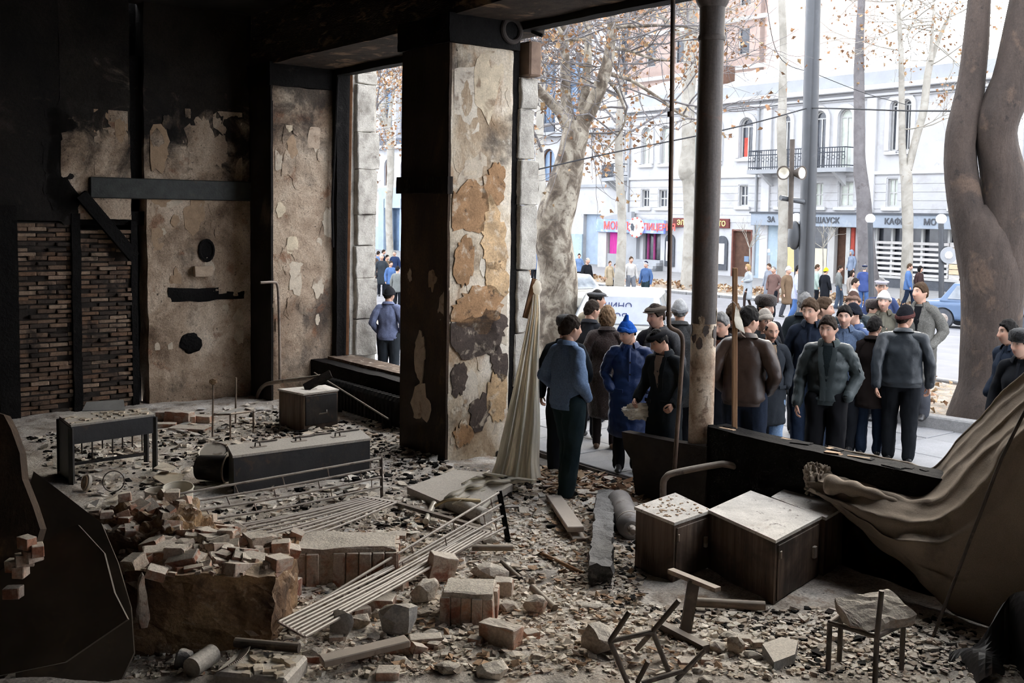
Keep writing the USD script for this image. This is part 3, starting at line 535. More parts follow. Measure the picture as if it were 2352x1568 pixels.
holes = [window(A, a, b, c, d, pane='pane_pale' if a > 31 or 22 < a < 24 else 'pane_dark', curtain=cu) for a, b, c, d, cu in upper] + [window(A, a, b, c, d, arched=False, hood=False, pane='pane_pale' if a < 29 else 'pane_dark', transom=(c + d) / 2) for a, b, c, d in small]
doorA = rect(29.25, 30.75, -0.7, 2.15); doorP = rect(36.45, 38.0, 0.1, 1.75); shopP = rect(39.6, 41.0, 0.35, 1.75); cafe = rect(12.5, 21.35, 0.0, 2.4); shopW = rect(24.2, 27.2, -0.1, 2.4); ent = rect(22.5, 24.0, -0.7, 2.4)
body = rect(-12, 39.45, -0.75, 9.6)
for h in holes + [doorA, doorP, cafe, shopW, ent]: body = body.difference(h)
wallpoly(A, 'wall', body, TA, 0.45, MATS['stucco_white'])
wallpoly(A, 'inner_wall', rect(-12, 39.3, -0.75, 9.6), TA + 0.9, 0.2, MATS['far_dark'])
# canted corner with its own balcony
Xc, Yc = F(39.45, TA), F(42.2, TA + 1.5); dc = (Yc - Xc) / np.linalg.norm(Yc - Xc); ncv = np.array([dc[1], -dc[0], 0]); ncv *= np.sign(ncv @ ND); Lc = np.linalg.norm(Yc - Xc)
cant = rect(0, Lc, -0.75, 9.6)
for a in (0.55, 1.9):
    sh = arch(a, a + 0.5, 5.7, 8.3); cant = cant.difference(sh)
    w = A.add('window', prism(sh.difference(sh.buffer(-0.05)).union(rect(a + 0.23, a + 0.28, 5.7, 7.9)), 0.06, Xc + ncv * 0.14, dc, (0, 0, 1), ncv), MATS['window_wood']); A.add('pane', prism(sh, 0.03, Xc + ncv * 0.2, dc, (0, 0, 1), ncv), MATS['pane_dark'], parent=w)
    A.add('surround', prism(arch(a - 0.3, a + 0.8, 5.7, 8.6).difference(arch(a - 0.05, a + 0.55, 4, 8.33)), 0.1, Xc - ncv * 0.1, dc, (0, 0, 1), ncv), MATS['stucco_trim'], parent=w)
    sh = rect(a, a + 0.5, 3.3, 4.7); cant = cant.difference(sh); w = A.add('window', prism(sh.difference(sh.buffer(-0.05)), 0.06, Xc + ncv * 0.14, dc, (0, 0, 1), ncv), MATS['window_wood']); A.add('pane', prism(sh, 0.03, Xc + ncv * 0.2, dc, (0, 0, 1), ncv), MATS['pane_pale'], parent=w)
A.add('wall', prism(cant, 0.4, Xc, dc, (0, 0, 1), ncv), MATS['stucco_white'], smooth=20)
A.add('cornice', prism(rect(-0.2, Lc + 0.2, 9.25, 9.7), 0.8, Xc - ncv * 0.5, dc, (0, 0, 1), ncv), MATS['stucco_trim'])
A.add('cornice', prism(rect(-0.2, Lc + 0.2, 8.85, 9.05), 0.5, Xc - ncv * 0.2, dc, (0, 0, 1), ncv), MATS['stucco_trim'])
A.add('gable_end', fbox(42.2, 42.6, TA + 1.5, TA + 14, -0.75, 10.2), MATS['stucco_white'])
for z0, z1, d in ((9.35, 9.62, 0.55), (9.05, 9.2, 0.25), (8.95, 9.02, 0.12)): A.add('cornice', fbox(-12, 39.4, TA - d, TA + 0.2, z0, z1, 0.03), MATS['stucco_trim'])
A.add('string_course', fbox(-12, 39.4, TA - 0.12, TA + 0.1, 5.1, 5.28, 0.03), MATS['stucco_trim'])
A.add('parapet', fbox(-12, 39.4, TA - 0.05, TA + 0.3, 9.6, 10.35, 0.03), MATS['stucco_grey'])
rf = prism([(0, 10.3), (5.5, 12.1), (12, 12.1), (12, 9.6), (0, 9.6)], 54.0, F(-12, TA + 0.2), ND, (0, 0, 1), UD); A.add('roof', rf, MATS['roof_metal'], smooth=20)
for k in range(26): A.add('roof_seam', bar(F(-11 + 1.95 * k, TA + 0.3, 10.36), F(-11 + 1.95 * k, TA + 5.6, 12.14), 0.05, 0.07), MATS['roof_metal'])
A.add('chimney', fbox(15.0, 16.2, TA + 6, TA + 7, 11.6, 14.6), MATS['tower_pink']); A.add('chimney', fbox(16.7, 17.6, TA + 6, TA + 7, 11.6, 13.4), MATS['tower_pink'])
A.add('chimney', fbox(33.2, 34.0, TA + 2.0, TA + 2.7, 10.6, 12.0), MATS['wood_brown'])
for k in range(7): # banded stone of the lower storey
    z = 2.55 + 0.42 * k
    if z < 5:
        q_ = rect(-12, 39.4, z, z + 0.36).difference(shapely.union_all([h.buffer(0.06) for h in holes]))
        for p_ in getattr(q_, 'geoms', [q_]): wallpoly(A, 'stone_course', p_, TA - 0.03, 0.05, MATS['stucco_white'])
for s in (28.35, 21.75, 14.2): A.add('pilaster', fbox(s - 0.28, s + 0.28, TA - 0.16, TA + 0.1, -0.7, 9.0, 0.02), MATS['stucco_trim'])
for s in (29.0, 39.35): A.add('drainpipe', tube([F(s, TA - 0.12, -0.4), F(s, TA - 0.12, 9.4), F(s, TA - 0.35, 9.9)], 0.07, 8), MATS['stucco_grey'])
def balcony(o, X, Nn, Lb, dep, zf, zr, label):
    b = A.add('balcony', prism([(-0.1, 0), (Lb + 0.1, 0), (Lb + 0.1, dep), (Lb * 0.85, dep + 0.12), (Lb * 0.15, dep + 0.12), (-0.1, dep)], 0.22, o + np.array([0, 0, zf - 0.22]), X, -Nn, (0, 0, 1)), MATS['stucco_grey'], label=label)
    rail = [bar(o + np.array([0, 0, z]) - Nn * dep, o + X * Lb + np.array([0, 0, z]) - Nn * dep, 0.05) for z in (zr, zf + 0.12, zr - 0.25)]
    for e in (0, Lb): rail += [bar(o + X * e + np.array([0, 0, z]), o + X * e - Nn * dep + np.array([0, 0, z]), 0.05) for z in (zr, zf + 0.12)]
    A.add('railing', rail, MATS['iron_black'], parent=b)
    n = int(Lb / 0.15); bal = []
    for k in range(n + 1):
        p = o + X * (Lb * k / n) - Nn * dep; bal.append(bar(p + [0, 0, zf], p + [0, 0, zr], 0.028))
        if k < n and k % 2 == 0: bal.append(frame(trimesh.creation.torus(0.10, 0.016, 10, 4), p + X * 0.07 + np.array([0, 0, zr - 0.5]), X, (0, 0, 1), -Nn))
    A.add('baluster_grille', bal, MATS['iron_black'], parent=b, kind='stuff')
    for e in (0.12, 0.5, 0.88): A.add('bracket', prism([(0, 0), (dep * 0.9, 0), (0.15, -0.6), (0, -0.7)], 0.2, o + X * (Lb * e - 0.1) + np.array([0, 0, zf - 0.22]), -Nn, (0, 0, 1), X), MATS['stucco_trim'], parent=b)
balcony(F(22.55, TA), UD, ND, 6.2, 1.15, 5.48, 6.52, 'long balcony with a black iron railing')
balcony(Xc + dc * 0.05, dc, ncv, Lc - 0.1, 1.0, 5.3, 6.15, 'corner balcony with a black iron railing')
# ground-floor shops
def letters(th, text, s, z, t, h, m, parent=None, label=None):
    """Lettering on a board that faces the street: reads left to right, i.e. along -UD."""
    tmesh = meshkit.text_mesh(text, h, 0.03, bold=True); return th.add('lettering', frame(tmesh, F(s, t, z), -UD, (0, 0, 1), -ND), m, smooth=False, parent=parent, label=label)
bd = A.add('sign_band', fbox(6.0, 28.8, TA - 0.75, TA + 0.1, 2.42, 3.1, 0.02), MATS['cafe_band'], label='blue-grey sign band over the shops')
A.add('band_edge', fbox(6.0, 28.85, TA - 0.82, TA + 0.1, 3.08, 3.18), MATS['letter_dark'], parent=bd)
for tx, px in (('ЗА', 1762), ('ШАУСК', 1872), ('КАФЕ', 2031), ('МО', 2121)):
    letters(A, tx, onT(px, 506, TA - 0.76)[0], 2.62, TA - 0.76, 0.30, MATS['letter_dark'], bd)
A.add('facing_slab', fbox(27.4, 29.0, TA - 0.08, TA + 0.1, -0.6, 2.42), MATS['slab_bluegrey']); A.add('notice', fbox(27.9, 28.1, TA - 0.1, TA, 0.9, 1.1), MATS['sign_white']); A.add('notice', fbox(27.9, 28.5, TA - 0.1, TA, 0.3, 0.75), MATS['stucco_grey'])
A.add('shop_window', fbox(24.3, 27.1, TA + 0.2, TA + 0.25, 1.2, 2.4), MATS['pane_dark']); A.add('board', fbox(25.8, 27.1, TA + 0.1, TA + 0.2, -0.1, 1.25), MATS['board_yellow'], label='yellow board in the shop window'); A.add('board', fbox(24.3, 25.7, TA + 0.1, TA + 0.2, -0.1, 1.25), MATS['board_cream'], label='cream board in the shop window')
A.add('entrance', fbox(22.5, 24.0, TA + 0.3, TA + 0.36, -0.6, 2.4), MATS['wood_brown']); A.add('door_post', fbox(22.75, 23.0, TA - 0.1, TA + 0.2, -0.6, 2.4), MATS['window_wood']); A.add('door_post', fbox(22.5, 22.7, TA - 0.1, TA + 0.2, -0.6, 2.4), MATS['dark_red'], label='red door post'); A.add('door_post', fbox(23.7, 24.0, TA - 0.1, TA + 0.2, -0.6, 2.4), MATS['stone_pale'])
# café window: mullions above, planks nailed across below
A.add('shop_window', fbox(12.5, 21.35, TA + 0.3, TA + 0.36, 0.0, 2.4), MATS['pane_dark'])
for s in (21.3, 20.4, 18.75, 17.35, 15.9, 14.4, 12.9): A.add('mullion', fbox(s - 0.06, s + 0.06, TA + 0.02, TA + 0.2, 0.0, 2.4), MATS['window_wood'])
for k in range(7): A.add('plank', fbox(17.3, 21.3, TA - 0.03, TA + 0.01, 0.06 + 0.26 * k, 0.20 + 0.26 * k), MATS['plank_grey'])
for k in range(7): A.add('plank', fbox(13.0, 17.25, TA - 0.03, TA + 0.01, 0.0 + 0.26 * k, 0.235 + 0.26 * k), MATS['plank_tan' if k % 3 else 'plank_grey'])
A.add('stall_riser', fbox(12.0, 21.4, TA - 0.06, TA + 0.1, -0.6, -0.1), MATS['letter_dark']); A.add('shop_sill', fbox(12.0, 21.4, TA - 0.1, TA + 0.1, -0.1, 0.03), MATS['stone_pale'])
# middle door, showcase and the brown plaque
dA = A.add('door', fbox(29.35, 30.65, TA + 0.2, TA + 0.28, -0.6, 2.1), MATS['wood_brown'], label='dark brown street door'); A.add('door_frame', prism(doorA.difference(rect(29.35, 30.65, -0.8, 2.05)), 0.3, F(0, TA - 0.02), UD, (0, 0, 1), ND), tint('frame_redbrown', (0.14, 0.06, 0.045), 0.2), parent=dA); A.add('door_pane', fbox(29.6, 29.95, TA + 0.18, TA + 0.2, 0.3, 0.62), MATS['blue_window'], parent=dA)
sc_ = A.add('showcase', prism(arch(31.0, 31.85, -0.25, 1.75), 0.12, F(0, TA - 0.1), UD, (0, 0, 1), ND), MATS['letter_dark'], label='dark showcase with a pale notice'); A.add('notice', fbox(31.2, 31.65, TA - 0.13, TA - 0.09, 0.1, 1.3), MATS['sign_white'], parent=sc_)
sc_ = A.add('showcase', prism(arch(35.2, 36.0, -0.25, 1.75), 0.12, F(0, TA - 0.1), UD, (0, 0, 1), ND), MATS['letter_dark']); A.add('notice', fbox(35.4, 35.85, TA - 0.13, TA - 0.09, 0.1, 1.3), MATS['sign_white'], parent=sc_)
pl = A.add('plaque', fbox(30.9, 35.35, TA - 0.14, TA, 2.2, 2.75, 0.01), MATS['plaque_brown'], label='dark brown plaque with yellow letters')
letters(A, 'ЭЛ', onT(1555, 512, TA - 0.15)[0], 2.34, TA - 0.15, 0.30, MATS['letter_yellow'], pl); letters(A, 'ТО', onT(1649, 512, TA - 0.15)[0], 2.32, TA - 0.15, 0.30, MATS['letter_yellow'], pl)
# the pizzeria: blue board, round emblem, magenta curtain, purple door, steps
sb = A.add('sign_board', fbox(35.75, 41.9, TA - 0.5, TA - 0.3, 1.75, 2.6, 0.02), MATS['sign_blue'], label='blue shop sign with red letters'); A.add('sign_canopy', prism([(35.8, 2.6), (41.9, 2.6), (40.5, 2.85), (38.6, 3.1), (38.6, 2.7)], 0.3, F(0, TA - 0.5), UD, (0, 0, 1), ND), MATS['stucco_grey'], parent=sb)
letters(A, 'МОН ЛА', onT(1386, 525, TA - 0.51)[0], 1.95, TA - 0.51, 0.5, MATS['sign_red'], sb); letters(A, 'ПИЦЕРИЯ', onT(1477, 525, TA - 0.51)[0], 1.97, TA - 0.51, 0.42, MATS['sign_red'], sb)
eS, eZ = onT(1462, 522, TA - 0.6); em = A.add('emblem', prism(Point(eS, eZ).buffer(0.62), 0.12, F(0, TA - 0.66), UD, (0, 0, 1), ND), MATS['sign_white'], label='round white emblem with a beaded rim')
for k in range(18):
    q = k * math.pi / 9; A.add('rim_bead', blob(F(eS + 0.60 * math.cos(q), TA - 0.66, eZ + 0.60 * math.sin(q)), 0.07, k, sub=1, rough=0.05), MATS['sign_red' if k % 2 else 'sign_white'], parent=em)
A.add('emblem_shape', prism(blobpoly(0.2, 1.8, 5) + [eS + 0.3, eZ + 0.02], 0.03, F(0, TA - 0.69), UD, (0, 0, 1), ND), MATS['letter_dark'], parent=em); A.add('emblem_shape', prism(blobpoly(0.13, 2.2, 9) + [eS - 0.05, eZ + 0.02], 0.03, F(0, TA - 0.69), UD, (0, 0, 1), ND), MATS['tower_pink'], parent=em)
A.add('curtained_window', fbox(39.55, 40.95, TA - 0.1, TA + 0.1, 0.35, 1.75), MATS['curtain_magenta'], label='window with a magenta curtain'); A.add('curtain_fold', fbox(39.55, 40.2, TA - 0.14, TA - 0.09, 0.38, 1.72), MATS['door_purple'])
A.add('front_pier', fbox(38.3, 39.5, TA - 0.3, TA + 0.1, -0.6, 1.75), MATS['stucco_grey']); A.add('front_pier', fbox(41.1, 41.9, TA - 0.3, TA + 0.6, -0.6, 1.75), MATS['stone_pale']); A.add('window_apron', fbox(39.5, 41.1, TA - 0.2, TA + 0.5, -0.6, 0.35), MATS['stucco_grey'])
dp = A.add('door', fbox(36.4, 38.2, TA + 0.25, TA + 0.3, 0.1, 1.75), MATS['pane_dark'], label='glazed door with purple frames')
for s in (36.45, 37.15, 37.7, 38.15): A.add('door_stile', fbox(s - 0.07, s + 0.07, TA + 0.15, TA + 0.25, 0.1, 1.75), MATS['door_purple'], parent=dp)
for k in range(4): A.add('step', fbox(36.2, 38.3, TA - 0.3 - 0.3 * k, TA + 0.3, -0.6, 0.1 - 0.17 * k), MATS['stucco_grey'])
# ---- the taller building to the left, with a colonnade above
B = Thing('colonnade_building', 'tall pale building with blue recessed windows between white pilasters, left of the white plane tree', 'building', F(62, TA + 2, -0.6))
TB = TA + 1.5
holesB = []
for k in range(14):
    s = 46.6 + 2.78 * k; sh = arch(s - 0.75, s + 0.75, 5.2, 7.6, 8); holesB.append(sh)
    w = wallpoly(B, 'window', sh.difference(sh.buffer(-0.1)).union(rect(s - 0.05, s + 0.05, 5.2, 7.4)), TB + 0.2, 0.08, MATS['wood_brown']); B.add('pane', prism(sh, 0.05, F(0, TB + 0.28), UD, (0, 0, 1), ND), MATS['blue_window'], parent=w)
    for lv in range(2):
        zz0 = 9.4 + 5.6 * lv; sh = rect(s - 0.95, s + 0.95, zz0, zz0 + 4.4); holesB.append(sh)
        w = wallpoly(B, 'window', sh.difference(sh.buffer(-0.12)).union(rect(s - 0.07, s + 0.07, zz0, zz0 + 4.4)).union(rect(s - 0.95, s + 0.95, zz0 + 2.6, zz0 + 2.8)), TB + 0.3, 0.08, MATS['far_dark']); B.add('pane', prism(sh, 0.05, F(0, TB + 0.4), UD, (0, 0, 1), ND), MATS['blue_window'], parent=w)
    B.add('pilaster', fbox(s + 1.08, s + 1.7, TB - 0.3, TB + 0.1, 8.7, 20.5), MATS['stucco_trim'])
    B.add('balconet', fbox(s - 1.0, s + 1.0, TB - 0.35, TB, 8.75, 9.3), MATS['far_dark'])
port = rect(68.1, 72.4, -0.7, 4.6); lowd = [rect(43.6, 45.4, -0.7, 2.9), rect(48.2, 49.6, -0.7, 4.2), rect(53, 54.6, -0.7, 4.0), rect(58, 59.6, -0.7, 4)]
bw = rect(42.6, 86, -0.75, 21)
for h in holesB + [port] + lowd: bw = bw.difference(h)
wallpoly(B, 'wall', bw, TB, 0.6, MATS['stucco_white'])
B.add('inner_wall', fbox(42.8, 86, TB + 1.2, TB + 1.4, -0.7, 21), MATS['far_dark']); B.add('ledge', fbox(42.5, 86, TB - 0.6, TB + 0.1, 8.35, 8.72, 0.03), MATS['stucco_grey']); B.add('cornice', fbox(42.3, 86, TB - 0.8, TB + 0.1, 20.4, 21.2), MATS['stucco_trim']); B.add('string_course', fbox(42.5, 86, TB - 0.15, TB + 0.1, 4.75, 4.95), MATS['stucco_grey'])
for p_ in getattr(rect(42.5, 86, -0.7, 1.5).difference(shapely.union_all([port] + lowd)), 'geoms'): wallpoly(B, 'base_course', p_, TB - 0.1, 0.1, MATS['slab_bluegrey'])
pt = B.add('portal', prism(rect(67.7, 72.8, -0.7, 5.0).difference(rect(68.6, 71.9, -0.8, 4.0)), 0.5, F(0, TB - 0.3), UD, (0, 0, 1), ND), MATS['portal_grey'], label='tall grey-blue portal'); B.add('portal_door', fbox(68.6, 71.9, TB + 0.5, TB + 0.6, -0.6, 4.0), MATS['blue_window'], parent=pt); B.add('portal_lintel', fbox(68.9, 71.6, TB - 0.4, TB + 0.2, 3.2, 4.0), MATS['portal_grey'], parent=pt); B.add('portal_column', lathe([(0, -0.6), (0.28, -0.6), (0.24, 3.2), (0, 3.2)], 12, F(69.3, TB + 0.05)), MATS['portal_grey'], parent=pt); B.add('portal_column', lathe([(0, -0.6), (0.28, -0.6), (0.24, 3.2), (0, 3.2)], 12, F(71.2, TB + 0.05)), MATS['portal_grey'], parent=pt)
for q in lowd: a0, _, b0, z1 = q.bounds; B.add('door', fbox(a0, b0, TB + 0.3, TB + 0.4, -0.6, z1), MATS['portal_grey'])
# ---- the high block behind the roofs
C = Thing('tower_block', 'high dusty pink building rising behind the roof of the pale building', 'building', F(52, TA + 24, -0.6))
sR = onT(1757, 60, TA + 24)[0]
tw = rect(sR, sR + 34, -0.7, 34); TC = TA + 24; hol = []
for i in range(9):
    for j in range(7):
        s, z = sR + 1.6 + 3.7 * i, 4.5 + 4.1 * j
        if z > 12: hol.append(rect(s, s + 1.3, z, z + 2.2))
for h in hol: tw = tw.difference(h)
wallpoly(C, 'wall', tw, TC, 0.5, MATS['tower_pink']); C.add('side_wall', fbox(sR, sR + 0.5, TC, TC + 16, -0.7, 34), MATS['tower_pink'])
for h in hol: a0, z0, b0, z1 = h.bounds; w = wallpoly(C, 'window', h.difference(h.buffer(-0.1)), TC + 0.2, 0.08, MATS['window_wood']); C.add('pane', prism(h, 0.05, F(0, TC + 0.3), UD, (0, 0, 1), ND), MATS['pane_dark'], parent=w)
for j in range(6): C.add('ledge', fbox(sR - 0.3, sR + 34, TC - 0.4, TC, 11.4 + 4.1 * j, 11.7 + 4.1 * j), MATS['stone_pale'])
# ================================================================ TREES, POLES, WIRES
mat('bark_plane', [(0.32, (0.05, 0.038, 0.028)), (0.44, (0.11, 0.088, 0.066)), (0.53, (0.22, 0.19, 0.15)), (0.68, (0.34, 0.31, 0.25))], scale=5, detail=6, dist=0.6, stretch=(1, 1, 0.7), bump=0.5, bscale=10, bdist=0.02, over=[(11, 0.60, 0.04, (0.07, 0.055, 0.043), 0.7)], fine=(40, 0.15))
tint('bark_dark', (0.040, 0.029, 0.023), 0.45, 4, stretch=(1, 1, 0.35), bump=0.8, bscale=14, bdist=0.03, over=[(2.2, 0.60, 0.05, (0.10, 0.066, 0.046), 0.6), (7, 0.64, 0.05, (0.012, 0.009, 0.008), 0.7)], fine=(40, 0.2))
mat('bark_pale', [(0.3, (0.20, 0.185, 0.155)), (0.55, (0.31, 0.29, 0.25)), (0.75, (0.38, 0.365, 0.325))], scale=1.6, detail=6, dist=0.6, bump=0.4, bscale=8, bdist=0.02, over=[(5, 0.63, 0.05, (0.22, 0.18, 0.14), 0.7)])
tint('bark_grey', (0.135, 0.125, 0.125), 0.3, 2.5, bump=0.5, bscale=10, bdist=0.03, over=[(4, 0.62, 0.05, (0.08, 0.07, 0.065), 0.7)])
for i, c in enumerate([(0.24, 0.125, 0.058), (0.19, 0.10, 0.052), (0.29, 0.19, 0.10)]): tint(f'leaf_{i}', c, 0.3, 8, bump=0, rough=0.7)
def limb(path, r, seed, n=14, m=26, amp=0.10, knob=0):
    p = curve(path, m); rr = np.interp(np.linspace(0, 1, m), np.linspace(0, 1, len(r)), r); t = tube(p, rr, n); v = t.vertices
    c = np.repeat(p, n, 0); c = np.vstack([c, p[0], p[-1]]); d = v - c; k = 1 + amp * 2.4 * nz(v, 1.1 / max(r[0], 0.12) * 0.5, seed, 3)
    t.vertices = c + d * k[:, None]; return t
def twigs(g, p, d, L, r, depth, out, tips, up=0.15):
    """Random branching: tubes into out, twig points into tips."""
    k = 5; pts = [p]; dd = d / np.linalg.norm(d)
    for i in range(k):
        dd = dd + g.normal(0, 0.16, 3) + np.array([0, 0, up * 0.3]); dd /= np.linalg.norm(dd); pts.append(pts[-1] + dd * L / k)
    pts = np.array(pts); out.append(tube(pts, np.linspace(r, r * 0.45, k + 1), 6 if r > 0.03 else 4, cap=False))
    if depth == 0: tips += list(pts[1:]); return
    for i in range(int(g.integers(3, 5))):
        q = pts[g.integers(2, k + 1)]; a = g.normal(0, 1, 3); a -= dd * (a @ dd) * 0.4; a /= np.linalg.norm(a)
        twigs(g, q, dd * 0.75 + a * 0.75, L * g.uniform(0.5, 0.75), r * 0.5, depth - 1, out, tips, up)
    twigs(g, pts[-1], dd, L * 0.7, r * 0.45, depth - 1, out, tips, up)
def leafmesh(g, tips, n, size, spread):
    tips = np.array(tips); P = tips[g.integers(len(tips), size=n)] + g.normal(0, spread, (n, 3)); S = size * g.uniform(0.6, 1.2, n)
    a = g.normal(0, 1, (n, 3)); a /= np.linalg.norm(a, axis=1, keepdims=True); b = np.cross(a, g.normal(0, 1, (n, 3))); b /= np.linalg.norm(b, axis=1, keepdims=True); c = np.cross(a, b)
    sh = np.array([(0, -0.5, 0), (0.45, -0.1, 0.12), (0.2, 0.15, 0), (0.0, 0.55, -0.1), (-0.2, 0.15, 0), (-0.45, -0.1, 0.12)])
    v = (P[:, None] + S[:, None, None] * (sh[None, :, 0:1] * a[:, None] + sh[None, :, 1:2] * b[:, None] + sh[None, :, 2:3] * c[:, None])).reshape(-1, 3)
    f = np.array([(0, 1, 2), (0, 2, 3), (0, 3, 4), (0, 4, 5)]); F_ = (np.arange(n)[:, None, None] * 6 + f).reshape(-1, 3)
    return trimesh.Trimesh(v, F_, process=False)
def PX(pts, Y, dy=None): return [at(x, y, Y + (0 if dy is None else dy[i])) for i, (x, y) in enumerate(pts)]
def W_at(px, Y): return px * Y / FPX
def tree(name, label, Y, trunk, bark, limbs=(), crown=None, seed=1, leaves=0, leaf=0.1, base_z=None, group=None):
    """trunk/limbs: lists of (px, py, half width in px) read at depth Y (limbs may carry a depth offset)."""
    g = np.random.default_rng(seed)
    if Y < 0: Y = float(F(onT(trunk[0][0], 600, -Y)[0], -Y)[1])
    tp = PX([(x, y) for x, y, w in trunk], Y); base = np.array(tp[0]); 
    if base_z is not None: base = base.copy(); base[2] = base_z - 0.05; tp[0] = base
    t = Thing(name, label, 'tree', (base[0], base[1], base[2]), group or 'plane trees along the avenue'); r = [W_at(w, Y) for x, y, w in trunk]
    t.add('trunk', limb(tp, r, seed, 18, 44), MATS[bark], smooth=60)
    br, tips = [], []
    for k, (dy, pts) in enumerate(limbs):
        lp = [at(x, y, Y + dy * i / (len(pts) - 1)) for i, (x, y, w) in enumerate(pts)]; lr = [W_at(w, Y) for x, y, w in pts]
        t.add('branch', limb(lp, lr, seed + 10 + k, 10, 22, 0.06), MATS[bark], smooth=60); lp = np.array(lp)
        if crown:
            cl, dep, cnt, r0 = crown
            cp = curve(lp, 30)
            for i in range(cnt):
                q = cp[g.integers(8, 30)]; a = g.normal(0, 1, 3); a[2] = abs(a[2]) * 0.5 - 0.15; twigs(g, q, a, cl * g.uniform(0.6, 1.2), r0, dep, br, tips, 0.05)
    if br: t.add('twigs', br, MATS[bark if bark != 'bark_plane' else 'bark_grey'], smooth=False, kind='stuff')
    if leaves:
        for i in range(3): t.add('dry_leaves', leafmesh(g, tips, leaves // 3, leaf, 0.12), MATS[f'leaf_{i}'], smooth=False, kind='stuff')
    return t
tree('plane_tree', 'mottled pale plane tree with four limbs, standing just right of the stone pier', 18.6,
     [(1272, 830, 66), (1278, 720, 50), (1283, 640, 46), (1275, 580, 44), (1268, 530, 44), (1283, 470, 42), (1300, 410, 38), (1313, 350, 32), (1322, 300, 31), (1320, 278, 24)], 'bark_plane',
     [(0, [(1305, 290, 16), (1285, 255, 13), (1245, 215, 11), (1222, 185, 8), (1195, 150, 5)]), (0.5, [(1308, 290, 17), (1299, 220, 12), (1297, 130, 11), (1294, 40, 9), (1290, -60, 7)]), (1.0, [(1335, 290, 15), (1345, 200, 11), (1351, 100, 9), (1346, 0, 8), (1340, -80, 6)]),
      (-0.5, [(1335, 290, 19), (1365, 230, 17), (1392, 160, 14), (1403, 90, 11), (1406, 0, 9), (1412, -90, 7)]), (0.5, [(1400, 170, 5), (1450, 185, 4), (1505, 220, 4), (1560, 260, 3), (1600, 275, 2)]), (0.6, [(1400, 110, 5), (1440, 115, 4), (1500, 135, 3), (1545, 140, 2)]), (-0.6, [(1408, 62, 5), (1460, 60, 4), (1540, 58, 3), (1600, 66, 2)]), (0.4, [(1407, 70, 4), (1455, 50, 3), (1510, 10, 3), (1540, -30, 2)]),
      (0, [(1292, 78, 5), (1275, 60, 4), (1235, 55, 3)]), (0.2, [(1346, 90, 5), (1300, 92, 3), (1255, 95, 2)]), (0.3, [(1395, 180, 5), (1420, 215, 3), (1437, 265, 3), (1420, 310, 2), (1385, 350, 2)])],
     crown=(1.5, 2, 5, 0.020), seed=3, leaves=1300, leaf=0.10, base_z=0.22)
tree('plane_tree', 'big dark double-trunked plane tree at the kerb on the right', 14.0,
     [(2268, 945, 90), (2272, 880, 66), (2276, 780, 66), (2280, 690, 68), (2276, 600, 70), (2262, 540, 62), (2252, 500, 50), (2250, 470, 30)], 'bark_dark',
     [(0.0, [(2262, 640, 52), (2236, 540, 44), (2214, 440, 38), (2206, 340, 34), (2218, 270, 36), (2232, 180, 30), (2242, 90, 27), (2250, -20, 24), (2256, -120, 22)]), (-0.3, [(2290, 690, 60), (2304, 590, 60), (2312, 500, 56), (2308, 420, 50), (2290, 330, 44), (2292, 270, 46), (2325, 190, 46), (2350, 100, 48), (2372, -20, 44), (2380, -110, 40)]), ],
     seed=5, base_z=0.22)
tree('plane_tree', 'white-barked plane tree just left of the iron column, across the avenue', -31.8, [(1583, 668, 22), (1583, 600, 16), (1586, 520, 15), (1583, 420, 16), (1577, 395, 19), (1581, 330, 15), (1580, 240, 15), (1585, 150, 15), (1588, 60, 16)], 'bark_pale',
     [(0.5, [(1586, 80, 11), (1570, 20, 8), (1555, -60, 6)]), (0, [(1588, 60, 12), (1597, 0, 10), (1610, -60, 8)]), (0, [(1578, 100, 6), (1545, 60, 5), (1500, 20, 4), (1470, -30, 2)])], crown=(3.4, 2, 9, 0.035), seed=7, leaves=1500, leaf=0.17, base_z=-0.6)
tree('plane_tree', 'slim pale tree behind the lamp post with the two floodlights', -31.8, [(1797, 655, 13), (1797, 580, 11), (1799, 480, 11), (1797, 380, 10), (1795, 300, 11), (1798, 200, 9), (1799, 100, 8), (1796, 0, 8), (1796, -80, 7)], 'bark_pale', seed=9, base_z=-0.6)
tree('plane_tree', 'straight grey tree trunk in front of the café sign band', -31.5, [(2000, 690, 27), (1994, 620, 21), (1987, 540, 18), (1984, 460, 17), (1975, 380, 14), (1974, 280, 12), (1973, 180, 12), (1975, 80, 9), (1980, -20, 8), (1982, -80, 7)], 'bark_grey', seed=11, base_z=-0.6)
tree('plane_tree', 'pale tree forking low before the café window', -32, [(2083, 690, 16), (2083, 620, 13), (2085, 540, 12), (2084, 470, 13), (2082, 410, 13), (2078, 380, 11)], 'bark_pale',
     [(0, [(2076, 400, 9), (2072, 330, 8), (2071, 240, 7), (2070, 140, 6), (2066, 60, 5), (2060, -30, 4)]), (0.5, [(2086, 390, 9), (2103, 320, 9), (2122, 250, 9), (2133, 160, 8), (2160, 80, 5), (2190, 20, 3)]), (0.3, [(2138, 140, 5), (2142, 60, 3), (2146, 0, 2)])], crown=(2.6, 2, 7, 0.03), seed=13, leaves=900, leaf=0.15, base_z=-0.6)
tree('plane_tree', 'thin pale tree seen through the narrow window, branching high', -31.5, [(897, 640, 9), (895, 560, 8), (893, 480, 8), (897, 400, 8), (896, 320, 9), (890, 290, 8)], 'bark_pale',
     [(0, [(890, 300, 6), (880, 260, 4), (862, 225, 3), (845, 190, 2)]), (0, [(892, 295, 6), (897, 250, 4), (905, 200, 3), (900, 140, 2)]), (0, [(892, 300, 5), (870, 270, 3), (855, 262, 2)])], crown=(3.8, 2, 10, 0.035), seed=15, leaves=1800, leaf=0.19, base_z=-0.62)
